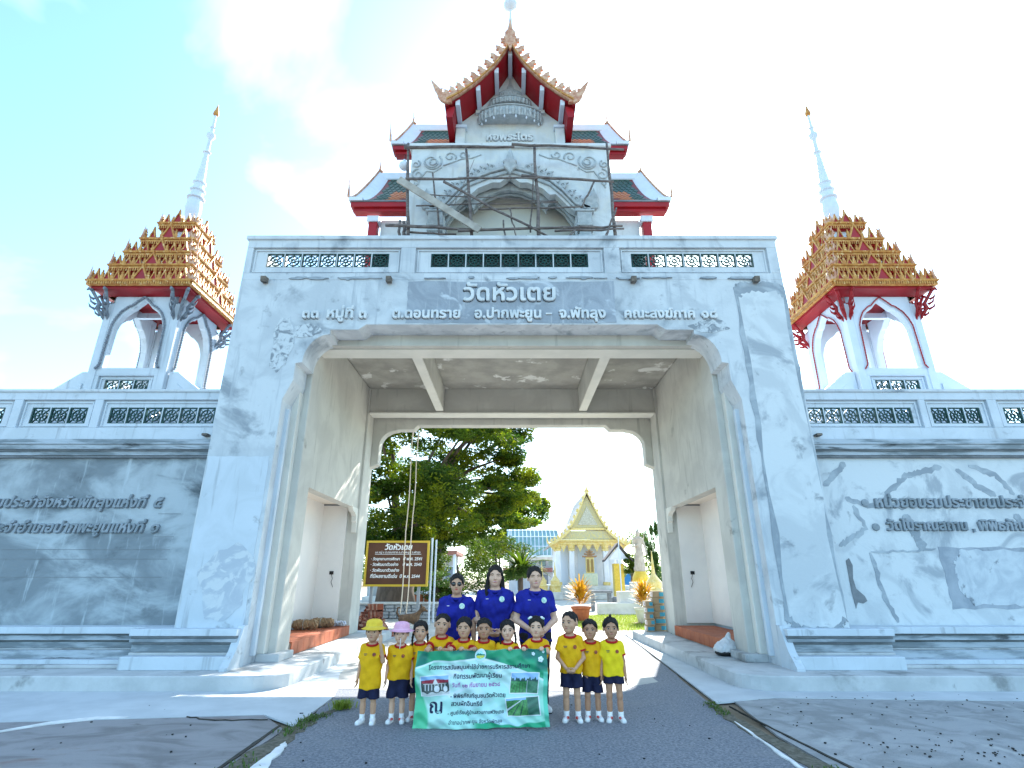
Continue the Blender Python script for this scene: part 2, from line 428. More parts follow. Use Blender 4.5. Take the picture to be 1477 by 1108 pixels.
# ================================================================ ground
GZ = 0
ASPH = mat('asphalt', (.15, .165, .20), (.26, .275, .31), 38, .85, .8, 160, detail=9, lo=.40, hi=.60, c3=(.24, .25, .27), s3=1.1, lo3=.5, hi3=.75, c4=(.45, .45, .45), s4=55, lo4=.62, hi4=.66)
CONC = mat('old_concrete', (.27, .265, .275), (.18, .175, .18), 1.6, .9, .4, 40, dist=1.2, lo=.38, hi=.66, c3=(.20, .13, .11), s3=.8, lo3=.58, hi3=.72, stretch=(.7, 1.5, 1), c4=(.12, .11, .105), s4=2.6, lo4=.64, hi4=.72)
CONC2 = mat('pale_concrete_right', (.32, .33, .34), (.225, .235, .24), 1.8, .9, .4, 40, dist=1.4, lo=.4, hi=.66, c3=(.38, .39, .39), s3=1.2, lo3=.55, hi3=.7, c4=(.13, .13, .13), s4=3.5, lo4=.68, hi4=.73)
CONCL = mat('smooth_apron_cement', (.52, .56, .59), (.44, .48, .51), 1.5, .85, .15, 30)
YARD = mat('courtyard_concrete', (.50, .48, .44), (.42, .40, .36), .8, .9, .2)
SOIL = mat('earth', (.22, .17, .12), (.15, .12, .08), 1, .95, .3)
KERB = mat('kerb_cement', (.52, .54, .55), (.42, .44, .45), 2, .9, .3, 20, stretch=(1, 1, 1), c3=(.24, .25, .25), s3=1.4, lo3=.56, hi3=.7, c4=(.14, .14, .14), s4=3, lo4=.66, hi4=.74)
def sheet(name, poly, z, m, kind='structure', z2=None):
    o = MB().prism(poly, 'z', z-.02 if z2 is None else z2, z).build(name, m)
    return tag(o, kind=kind)
tag(mesh_obj('ground', [(-900, -200, -.03), (900, -200, -.03), (900, 1500, -.03), (-900, 1500, -.03)], [(0, 1, 2, 3)], SOIL), kind='structure')
def wobble(pts, amp, n, seed):
    r = random.Random(seed); o = []
    for i in range(len(pts)-1):
        a, b = Vector(pts[i]), Vector(pts[i+1])
        for k in range(n): o.append(tuple(a.lerp(b, k/n)+Vector((r.uniform(-amp, amp), r.uniform(-amp, amp)))))
    o.append(tuple(pts[-1])); return o
lE = [(-2.45, -6), (-2.42, 3), (-2.38, 5.4), (-2.32, 7.0), (-2.38, 8.2)]
rE = [(2.66, -6), (2.64, 4), (2.62, 5.4), (2.56, 6.4), (2.54, 8.1), (2.8, 11.1), (3.2, 17)]
road = wobble(lE, .02, 8, 1)+[(-2.9, 9.2), (-3.2, 12), (-3.2, 17)]+list(reversed(wobble(rE, .02, 6, 2)))
sheet('road', road, .004, ASPH)
sheet('pavement', [(-16, -6), (-2.50, -6), (-2.47, 3), (-2.42, 5.4), (-2.40, 6.6), (-2.9, 7.25), (-5.2, 6.95), (-16, 5.9)], .002, CONC)
sheet('pavement_right', [(2.72, -6), (16, -6), (16, 7.75), (6.6, 8.0), (3.5, 8.2), (2.9, 8.1), (2.7, 6.4), (2.72, 5.4)], .002, CONC2).name = 'pavement'
sheet('apron', [(-16, 5.9), (-5.2, 6.95), (-2.9, 7.25), (-2.35, 6.75), (-2.4, 8.3), (-3.2, 12), (-3.2, 17), (-3.6, 17), (-3.6, 8.7), (-16, 8.7)], .008, CONCL)
sheet('apron', [(16, 7.75), (6.6, 8.0), (3.5, 8.2), (2.62, 7.9), (2.85, 11.1), (3.25, 17), (3.6, 17), (3.6, 8.8), (16, 9.0)], .008, CONCL)
PAS = mat('passage_sunlit_pale', (.46, .45, .42), (.38, .375, .36), 1.5, .9, .3, 40, c3=(.30, .30, .30), s3=.8)
sheet('passage_sunlit_sheet', wobble([(-3.2, 17), (-3.2, 12), (-2.6, 8.9), (-1.6, 8.6), (0, 8.8), (1.4, 8.5), (2.2, 9.4), (2.6, 11.5), (3.0, 17)], .05, 5, 44), .009, PAS)  # pale sheet added over the road; sunlit brightness put into its colour
sheet('courtyard', [(-40, 17), (40, 17), (40, 90), (-40, 90)], -.01, YARD)
# cracks and a strip of earth between road and pavement
DARKG = mat('dark_joint', (.03, .03, .028), (.06, .055, .045), 20, .95)
sheet('joint', wobble([(-2.50, 4), (-2.47, 5.4), (-2.50, 6.1), (-2.52, 6.75)], .008, 6, 3)+list(reversed(wobble([(-2.45, 4), (-2.43, 5.4), (-2.46, 6.1), (-2.50, 6.75)], .006, 6, 4))), .013, DARKG)
sheet('earth_strip', wobble([(-2.42, 4), (-2.40, 5.4), (-2.38, 6.4), (-2.33, 7.1), (-2.15, 7.5)], .04, 6, 5)+list(reversed(wobble([(-2.22, 4), (-2.2, 5.4), (-2.18, 6.4), (-2.2, 7.1), (-2.1, 7.5)], .05, 6, 6))), .012, mat('earth_crumbs', (.09, .08, .06), (.16, .15, .12), 20, .95, .5))
sheet('earth_strip', wobble([(2.52, 4), (2.50, 5.4), (2.44, 6.4), (2.42, 7.2), (2.48, 7.9)], .03, 6, 7)+list(reversed(wobble([(2.74, 4), (2.72, 5.4), (2.62, 6.4), (2.55, 7.2), (2.52, 7.9)], .03, 6, 8))), .012, bpy.data.materials['earth_crumbs'])
sheet('joint', wobble([(2.86, 4), (2.83, 5.4), (2.77, 6.3), (2.72, 7.2), (2.7, 7.7)], .006, 6, 9)+list(reversed(wobble([(2.89, 4), (2.855, 5.4), (2.79, 6.3), (2.73, 7.2), (2.71, 7.7)], .006, 6, 10))), .013, DARKG)
sheet('joint', wobble([(-3.75, 7.12), (-3.3, 6.98), (-2.75, 7.0)], .03, 6, 19)+list(reversed(wobble([(-3.75, 7.14), (-3.3, 6.995), (-2.75, 7.01)], .03, 6, 19))), .013, DARKG)
PAINTW = mat('worn_white_cement', (.75, .76, .76), (.6, .61, .61), 5, .8)
sheet('cement_smear', wobble([(-2.14, 4.2), (-2.05, 5.0), (-2.1, 5.9), (-2.19, 6.1)], .03, 6, 11)+list(reversed(wobble([(-2.2, 4.2), (-2.17, 5.0), (-2.2, 5.9), (-2.2, 6.1)], .01, 6, 12))), .016, PAINTW)
sheet('cement_smear', wobble([(2.42, 4.2), (2.40, 5.4), (2.43, 6.2), (2.46, 6.9)], .012, 6, 13)+list(reversed(wobble([(2.45, 4.2), (2.44, 5.4), (2.46, 6.2), (2.47, 6.9)], .008, 6, 14))), .016, PAINTW)
sheet('cement_smear', [(-4.4, 7.13), (-4.75, 7.14), (-5.1, 6.92), (-5.35, 6.5), (-5.32, 6.46), (-5.05, 6.80), (-4.7, 7.02), (-4.4, 7.06)], .013, PAINTW)
# weeds
def weeds(pts, n, hmax, seed, m, name='grass', rad=.08):
    r = random.Random(seed); mb = MB()
    for i in range(n):
        k = r.random()*(len(pts)-1); a = Vector(pts[int(k)]); b = Vector(pts[int(k)+1]); p = a.lerp(b, k-int(k))
        p = p+Vector((r.gauss(0, rad), r.gauss(0, rad)))
        an = r.uniform(0, 6.28); L = r.uniform(.4, 1)*hmax; wd = r.uniform(.003, .007); t = Vector((math.cos(an), math.sin(an), 0)); sdv = Vector((-t.y, t.x, 0))*wd
        q = Vector((p.x, p.y, .01)); m1 = q+t*L*.35+Vector((0, 0, L*.6)); m2 = q+t*L*.9+Vector((0, 0, L*.55))
        mb.add([q-sdv, q+sdv, m1+sdv, m1-sdv, m2], [(0, 1, 2, 3), (3, 2, 4)])
    return tag(mb.build(name, m), kind='stuff')
GRASS = mat('weed_green', (.05, .12, .02), (.12, .17, .04), 30, .7, transl=.3, coord='pos')
GRASSY = mat('weed_yellow', (.30, .34, .05), (.2, .3, .04), 20, .7, transl=.4)
weeds([(-2.32, 6.3), (-2.28, 6.9), (-2.2, 7.2)], 260, .06, 1, GRASS, rad=.06)
weeds([(-2.3, 4.6), (-2.3, 5.6)], 160, .05, 2, GRASS)
weeds([(-2.1, 7.5), (-2.05, 7.6)], 220, .16, 3, GRASSY, rad=.05)
weeds([(2.52, 7.9), (2.47, 7.2)], 160, .05, 4, GRASS, rad=.04)
weeds([(2.62, 5.3), (2.66, 4.9)], 160, .06, 5, GRASS, rad=.05)
# pebbles and specks on the pavement
mb = MB(); r = random.Random(5)
for i in range(300):
    if i < 190: x, y = r.uniform(3.0, 7.5), r.uniform(4.8, 8.4)
    elif i < 250: x, y = r.gauss(4.2, .5), r.gauss(5.7, .3)
    else: x, y = r.uniform(-5.5, 2.4), r.uniform(5.2, 8.5)
    if x < 2.9 and x > 2.3: continue
    s_ = r.uniform(.003, .009)
    mb.box(x-s_, x+s_, y-s_, y+s_, .006, .006+s_*1.2, rot=Matrix.Rotation(r.random()*3, 3, 'Z'))
tag(mb.build('pebbles', mat('dark_pebble', (.03, .03, .03), rough=.9)), kind='stuff')

# ================================================================ kerb platforms (left and right of the passage)
def platform(s):
    pts = [(16, 8.62), (3.75, 8.62)]
    for k in range(7): a = R(90+15*k*1.0); pts.append((3.75+.45*math.cos(a+R(90))*1.0, 8.62+.45-.45*math.sin(R(90)-R(15)*k)))
    pts += [(3.3, 9.1), (3.25, 12), (3.22, 15.9), (16, 15.9)]
    # clean corner
    pts = [(16, 8.62), (3.80, 8.62)]+[(3.80-.52*math.sin(R(15*k)), 8.62+.52-.52*math.cos(R(15*k))) for k in range(1, 7)]+[(3.26, 12), (3.22, 15.9), (16, 15.9)]
    pts = [(s*x, y) for x, y in pts]
    o = MB().prism(pts, 'z', -.05, .2).build('kerb', KERB, bevel=.02)
    tag(o, kind='structure')
platform(-1); platform(1)

# ================================================================ gateway
Gt = empty('temple_gateway', (0, 9.5, 0), 'large whitewashed cement gateway with raised Thai letters over a stepped opening', 'gateway')
Z1 = 8.1
prof = [(4.25, 4.66), (4.11, 5.0), (4.11, 5.48)]
for k in range(1, 7):   # concave quarter
    a = R(90*k/6); prof.append((4.11-.52*(1-math.cos(a)) if False else 3.55+.56*math.cos(a), 5.38+.56*math.sin(a)))
prof += [(3.52, 6.04), (2.98, 6.04), (2.83, 6.15)]
prof = [(4.25, 4.62), (4.10, 5.0), (4.10, 5.34), (3.98, 5.36)]+[(3.52+.46*math.cos(R(13*k)), 5.36+.58*math.sin(R(13*k))) for k in range(1, 7)]+[(3.52, 5.94), (3.52, 6.04), (2.98, 6.04), (2.83, 6.15)]
opening = [(x, z) for x, z in prof]
left = [(-x, z) for x, z in prof]
outer = [(-4.25, .2)]+left+list(reversed(opening))+[(4.25, .2)]
face = [(-5.43, .2)]+outer+[(5.43, .2), (5.43, 7.14), (-5.43, 7.14)]
def arch_wall(face, y0, y1, name, m, par, bevel=.03):
    return MB().prism(face, 'y', y0, y1).build(name, m, par, bevel=bevel)
arch_wall(face, 9.5, 10.12, 'front_wall', PL, Gt, .012)
# smooth right pier skin, patched plaster sheets and the dark name panel, all slightly proud of the wall
def rough_poly(x0, x1, z0, z1, amp, seed, n=14, cut=0):
    r = random.Random(seed); P = []
    cs = [(x0+cut, z0), (x1-cut, z0), (x1, z0+cut), (x1, z1-cut), (x1-cut, z1), (x0+cut, z1), (x0, z1-cut), (x0, z0+cut)] if cut else [(x0, z0), (x1, z0), (x1, z1), (x0, z1)]
    for i in range(len(cs)):
        a, b = cs[i], cs[(i+1) % len(cs)]
        for k in range(n): t = k/n; P.append((a[0]+(b[0]-a[0])*t+r.uniform(-amp, amp), a[1]+(b[1]-a[1])*t+r.uniform(-amp, amp)))
    return P
MB().prism(rough_poly(-2.07, 2.03, 6.18, 7.10, .012, 3), 'y', 9.492, 9.52).build('name_panel', mat('panel_cement', (.34, .38, .43), (.27, .305, .35), 1.7, .9, .3, 20, dist=1.5, lo=.38, hi=.62, c3=(.50, .55, .60), s3=1.2, lo3=.56, hi3=.66, streak=(.44, .48, .52)), Gt)
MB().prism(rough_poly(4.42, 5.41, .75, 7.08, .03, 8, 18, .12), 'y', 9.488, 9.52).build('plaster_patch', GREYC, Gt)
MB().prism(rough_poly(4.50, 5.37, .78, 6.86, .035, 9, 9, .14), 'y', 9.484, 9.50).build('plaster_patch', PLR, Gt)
MB().prism(rough_poly(-5.40, -4.32, .74, 3.55, .012, 10, 14), 'y', 9.492, 9.52).build('plaster_patch', PLW, Gt)
MOTT = mat('mottled_grime', (.55, .59, .62), (.24, .27, .30), 4.5, .9, .3, 20, dist=1.2, lo=.46, hi=.58, c3=(.45, .49, .52), s3=9, lo3=.55, hi3=.62)
BLUEC = mat('blue_grey_cement', (.42, .47, .53), (.54, .59, .63), 1.3, .9, .2, 14, dist=1.5, lo=.40, hi=.62, c3=(.56, .60, .63), s3=3, lo3=.48, hi3=.58)
def blob_poly(cx, cz, rx, rz, seed, n=40):
    r = random.Random(seed); ph = [r.uniform(0, 6.28) for _ in range(5)]
    return [(cx+rx*math.cos(a)*(1+.12*math.sin(3*a+ph[0])+.08*math.sin(5*a+ph[1])+.05*math.sin(9*a+ph[2])), cz+rz*math.sin(a)*(1+.12*math.sin(2*a+ph[3])+.06*math.sin(7*a+ph[4]))) for a in [2*math.pi*i/n for i in range(n)]]
MB().prism(blob_poly(-4.72, 1.45, .42, .62, 2), 'y', 9.487, 9.505).build('plaster_patch', BLUEC, Gt)
MB().prism(blob_poly(-4.42, 5.75, .20, .62, 4, 60), 'y', 9.4935, 9.505).build('plaster_patch', MOTT, Gt)
MB().prism(blob_poly(3.85, 6.12, .36, .14, 5, 60), 'y', 9.4935, 9.505).build('plaster_patch', MOTT, Gt)
MB().prism(blob_poly(-3.98, 6.02, .26, .15, 7, 60), 'y', 9.4925, 9.505).build('plaster_patch', MOTT, Gt)
# side walls of the block, deck, and the pier cores
MB().box(-5.42, -5.0, 10.12, 15.9, .2, 7.14).build('side_wall', PLW, Gt)
MB().box(5.0, 5.42, 10.12, 15.9, .2, 7.14).build('side_wall', PLW, Gt)
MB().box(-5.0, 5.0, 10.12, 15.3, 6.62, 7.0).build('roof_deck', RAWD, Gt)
# ceiling: slab, beams
MB().box(-4.0, 4.0, 10.0, 10.62, 5.92, 6.61).build('front_beam', RAW, Gt, bevel=.008)
MB().box(-3.99, 3.99, 10.155, 10.60, 5.895, 5.925).build('beam_soffit', CREAM, Gt)
MB().box(-4.0, 4.0, 14.55, 15.1, 5.88, 6.61).build('rear_beam', RAW, Gt, bevel=.008)
MB().box(-3.99, 3.99, 14.50, 14.95, 5.85, 5.885).build('beam_soffit', CREAM, Gt)
for x in (-2.02, 1.98):
    MB().box(x-.11, x+.11, 10.6, 14.52, 5.94, 6.61).build('ceiling_beam', RAW, Gt)
    MB().box(x-.105, x+.105, 10.6, 14.5, 5.915, 5.945).build('beam_soffit', CREAM, Gt)
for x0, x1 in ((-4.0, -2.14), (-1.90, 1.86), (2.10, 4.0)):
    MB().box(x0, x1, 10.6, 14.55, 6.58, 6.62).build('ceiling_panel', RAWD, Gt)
for s in (-1, 1):
    def bx(a, b, y0, y1, z0, z1): return MB().box(min(s*a, s*b), max(s*a, s*b), y0, y1, z0, z1)
    bx(4.0, 5.0, 10.14, 10.72, .2, 6.61).build('column', RAW if s < 0 else RAW, Gt, bevel=.015)
    bx(4.0, 5.0, 14.5, 15.14, .2, 6.61).build('column', RAW, Gt, bevel=.015)
    bx(4.06, 4.30, 10.72, 14.5, 3.22, 6.60).build('passage_wall', RAW, Gt)
    bx(3.86, 4.25, 9.95, 10.60, .2, .32).build('column_base', KERB, Gt, bevel=.01)
    # moulded strip between front wall and column
    bx(4.13, 4.26, 9.98, 10.14, .32, 5.30).build('corner_strip', CREAM, Gt, bevel=.01)
    bx(4.18, 4.28, 9.72, 9.80, .32, 4.5).build('corner_strip', PLW, Gt, bevel=.01)
    # stepped bracket under the niche lintel
    pr = [(13.95, 3.23), (14.5, 3.23), (14.5, 2.62), (14.42, 2.62), (14.42, 2.86), (14.36, 2.90), (14.36, 3.02), (14.22, 3.10), (14.05, 3.13)]
    o = MB().prism(pr, 'x', s*4.04, s*4.16).build('bracket', CREAM, Gt)
    # side room: back wall, outer wall, ceiling, tiled floor
    bx(4.30, 5.0, 14.98, 15.12, .2, 3.6).build('room_back_wall', ROOMW, Gt) if False else None
    bx(4.62, 5.0, 10.72, 14.5, 3.40, 3.5).build('room_ceiling', ROOMW, Gt)
# widen the side rooms beyond the gateway block into the wings: the back wall faces the passage mouth
for s in (-1, 1):
    def bx(a, b, y0, y1, z0, z1): return MB().box(min(s*a, s*b), max(s*a, s*b), y0, y1, z0, z1)
    bx(4.30, 4.995, 14.44, 14.497, .48, 3.4).build('room_back_wall', ROOMW, Gt)
    bx(4.93, 4.998, 10.72, 14.44, .48, 3.4).build('room_side_wall', ROOMW, Gt)
    bx(4.30, 4.93, 10.72, 14.44, 3.34, 3.399).build('room_ceiling', mat('warm_ceiling', (.74, .68, .60)) if s < 0 else bpy.data.materials['warm_ceiling'], Gt)
    bx(4.30, 4.93, 14.425, 14.438, 3.30, 3.335).build('room_cornice', GREYD, Gt)
    # socket hole
    bx(4.50, 4.60, 14.425, 14.438, 1.60, 1.68).build('socket_box', BLACK, Gt)
    mb_ = MB().tube([(s*4.55, 14.42, 1.62), (s*4.50, 14.40, 1.50), (s*4.53, 14.41, 1.42), (s*4.47, 14.40, 1.30)], .006, 6)
    mb_.build('loose_wire', BLACK, Gt)
    # tiled plinth: the floor tiles are pieces of their own
    bx(3.99, 4.93, 10.74, 14.43, .2, .40).build('floor_slab', TERRA if False else mat('tile_mortar', (.42, .33, .27)) if s < 0 else bpy.data.materials['tile_mortar'], Gt)
    n = 12; dy = (14.43-10.74)/n
    me_top = None; me_r = None
    for i in range(n):
        y0 = 10.74+i*dy
        if me_r is None:
            a_ = bx(3.965, 3.985, y0+.006, y0+dy-.006, .215, .425); me_r = a_.build('riser_tile', TERRA, Gt)
            b_ = bx(3.985, 4.29, y0+.006, y0+dy-.006, .405, .425); me_top = b_.build('floor_tile', TERRA, Gt)
            c_ = bx(4.30, 4.61, y0+.006, y0+dy-.006, .405, .425); me_t2 = c_.build('floor_tile', TERRA, Gt)
            d_ = bx(4.62, 4.92, y0+.006, y0+dy-.006, .405, .425); me_t3 = d_.build('floor_tile', TERRA, Gt)
        else:
            for o_ in (me_r, me_top, me_t2, me_t3):
                c2 = o_.copy(); col.objects.link(c2); c2.location = (0, i*dy, 0)
# rear arch wall with its own stepped opening
bp = [(4.04, 4.45), (3.80, 4.55), (3.80, 5.02)]+[(3.30+.50*math.cos(R(15*k)), 5.08+.46*math.sin(R(15*k))) for k in range(1, 7)]+[(3.28, 5.56), (2.84, 5.56), (2.72, 5.69)]
rear = [(-5.42, .2), (-4.04, .2)]+[(-x, z) for x, z in bp]+list(reversed(bp))+[(4.04, .2), (5.42, .2), (5.42, 7.14), (-5.42, 7.14)]
arch_wall(rear, 15.16, 15.5, 'rear_wall', RAW, Gt, .02)
# wall parapet with pierced panels
def lattice_block():
    """pierced glazed vent block .34 m, centred on the origin, in the XZ plane"""
    mb = MB(); w_ = .155; d = .022
    for a, b, c, e in ((-w_, w_, w_-.018, w_), (-w_, w_, -w_, -w_+.018)): mb.box(a, b, -d, d, c, e)
    for a, b in ((-w_, -w_+.018), (w_-.018, w_)): mb.box(a, b, -d, d, -w_+.018, w_-.018)
    def ring(r0, r1, n, m0=0):
        v = []; f = []
        for k in range(n):
            a = 2*math.pi*k/n
            for rr in (r0, r1):
                for y in (-d*.8, d*.8): v.append((rr*math.cos(a), y, rr*math.sin(a)))
        for k in range(n):
            p, q = k*4, ((k+1) % n)*4
            f += [(p, q, q+1, p+1), (p+2, p+3, q+3, q+2), (p, p+2, q+2, q), (p+1, q+1, q+3, p+3)]
        mb.add(v, f)
    ring(.026, .048, 8); ring(.098, .114, 16)
    for k in range(8):
        a = math.pi*k/4+math.pi/8*0; c_, s_ = math.cos(a), math.sin(a); L = .15 if k % 2 == 0 else .205
        for r0, r1 in ((.05, .102), (.12, L)):
            if r1-r0 < .01: continue
            p = [(r0*c_-.007*s_, r0*s_+.007*c_), (r1*c_-.007*s_, r1*s_+.007*c_), (r1*c_+.007*s_, r1*s_-.007*c_), (r0*c_+.007*s_, r0*s_-.007*c_)]
            mb.prism(p, 'y', -d*.7, d*.7)
    return mb
_blk = None
def blocks(par, x0, x1, z0, z1, y, n, ax='x'):
    """row of n blocks filling x0..x1 (world), children of par"""
    global _blk
    if _blk is None:
        o = lattice_block().build('lattice_block', GREENG, None, local=True); _blk = o.data; bpy.data.objects.remove(o)
    wd = (x1-x0)/n; rl = root_loc(par)
    for i in range(n):
        c = x0+(i+.5)*wd; o = bpy.data.objects.new('lattice_block', _blk); col.objects.link(o); o.parent = par
        P = Vector((c, y, (z0+z1)/2)) if ax == 'x' else Vector((y, c, (z0+z1)/2))
        o.location = P-rl
        if ax != 'x': o.rotation_euler = (0, 0, R(90))
        o.scale = ((wd-.02)/.31, 1, (z1-z0)/.31)
def parapet(par, x0, x1, y, z0, z1, panels, m, th=.22, names='parapet'):
    """panels: (px0,px1,pz0,pz1, bx0,bx1,bz0,bz1,n) -> recessed panel and block opening"""
    mb = MB()
    xs = x0; pz0, pz1 = panels[0][2], panels[0][3]
    mb.box(x0, x1, y, y+th, z0, pz0); mb.box(x0, x1, y, y+th, pz1, z1)
    for p in sorted(panels):
        mb.box(xs, p[0], y, y+th, pz0, pz1); xs = p[1]
    mb.box(xs, x1, y, y+th, pz0, pz1)
    mb.build(names, m, par, bevel=.006)
    for p in panels:
        a, b, c, d, e, f, g, h_, n = p
        k = MB()
        k.box(a, b, y+.06, y+.12, c, g).box(a, b, y+.06, y+.12, h_, d).box(a, e, y+.06, y+.12, g, h_).box(f, b, y+.06, y+.12, g, h_)
        k.build('parapet_panel', m, par)
        k = MB(); t = .025; i_ = .035
        k.box(a+i_, b-i_, y+.035, y+.06, d-i_-t, d-i_).box(a+i_, b-i_, y+.035, y+.06, c+i_, c+i_+t*.5)
        k.box(a+i_, a+i_+t, y+.035, y+.06, c+i_+t*.5, d-i_-t).box(b-i_-t, b-i_, y+.035, y+.06, c+i_+t*.5, d-i_-t)
        k.build('panel_moulding', m, par)
        wd = (f-e)/n
        for i in range(1, n): MB().box(e+i*wd-.010, e+i*wd+.010, y+.055, y+.115, g, h_).build('panel_divider', m, par)
        blocks(par, e, f, g, h_, y+.088, n)
parapet(Gt, -5.43, 5.43, 9.5, 7.14, Z1, [(-5.30, -2.27, 7.30, 7.90, -5.02, -2.52, 7.47, 7.79, 7), (-1.97, 1.88, 7.30, 7.90, -1.66, 1.56, 7.47, 7.79, 9), (2.20, 5.22, 7.30, 7.90, 2.44, 4.94, 7.47, 7.79, 7)], PL)
MB().box(-5.47, 5.47, 9.46, 9.76, Z1-.02, Z1+.07).build('coping', PL, Gt, bevel=.01)
MB().box(-2.92, 2.79, 9.76, 9.80, 7.2, 8.0).build('backing_board', GREYD, Gt)
for s in (-1, 1):
    MB().box(s*5.32-.1, s*5.32+.1, 9.72, 15.9, 7.1, Z1).build('parapet', PLW, Gt)
mb = MB()
r = random.Random(3)
for (a, b) in ((-4.95, -2.3), (-1.9, 1.9), (2.2, 4.9)):
    for i in range(9):
        x = r.uniform(a, b); L = r.uniform(.08, .5)
        mb.prism(blob_poly(x, 7.17+r.uniform(-.02, .02), L/2, r.uniform(.010, .03), i+int(x*10)), 'y', 9.478-.0007*len(mb.f)/80, 9.505)
mb.build('peeling_plaster', GREYC, Gt)
for x in (-4.93, -2.45, 2.42, 4.86):
    MB().box(x-.05, x+.05, 9.36, 9.52, 7.05, 7.16, rot=Matrix.Rotation(.15, 3, 'X')).build('drain_spout', mat('rusty_spout', (.20, .17, .14), (.1, .09, .08), 9, .8) if x < -4 else bpy.data.materials['rusty_spout'], Gt)
# raised letters
LET = mat('letter_cement', (.66, .69, .70), (.52, .56, .58), 3, .85)
LETG = mat('letter_grey', (.30, .34, .38), (.20, .235, .26), 4, .85)
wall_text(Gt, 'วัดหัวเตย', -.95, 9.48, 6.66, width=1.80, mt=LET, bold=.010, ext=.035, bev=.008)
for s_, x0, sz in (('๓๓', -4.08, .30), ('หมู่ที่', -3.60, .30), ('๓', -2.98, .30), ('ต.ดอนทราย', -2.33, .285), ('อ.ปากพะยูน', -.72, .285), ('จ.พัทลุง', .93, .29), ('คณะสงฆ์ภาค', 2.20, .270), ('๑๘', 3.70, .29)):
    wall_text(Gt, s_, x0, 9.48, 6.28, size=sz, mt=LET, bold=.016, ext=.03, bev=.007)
MB().box(.66, .78, 9.46, 9.5, 6.36, 6.385).build('letter', LET, Gt)

# pier pedestals
def steps_profile(par, s, x0, x1, lev, m, name):
    for i, (z0, z1, yf, mm) in enumerate(lev):
        mb = MB().box(min(s*x0, s*x1), max(s*x0, s*x1), yf, 10.3, z0, z1); mb.build(name, mm or m, par, bevel=.008)
for s in (-1, 1):
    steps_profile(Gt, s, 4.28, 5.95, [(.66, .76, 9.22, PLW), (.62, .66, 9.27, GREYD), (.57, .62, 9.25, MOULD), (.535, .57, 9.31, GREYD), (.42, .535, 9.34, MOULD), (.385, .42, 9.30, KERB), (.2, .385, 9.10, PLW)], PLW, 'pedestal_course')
    for a, b in ((4.2, 4.3),):
        MB().prism([(9.0, .2), (9.0, .24), (9.2, .45), (9.38, .80), (9.5, .80), (9.5, .2)], 'x', s*4.24, s*4.36).build('pedestal_end', PLW, Gt)

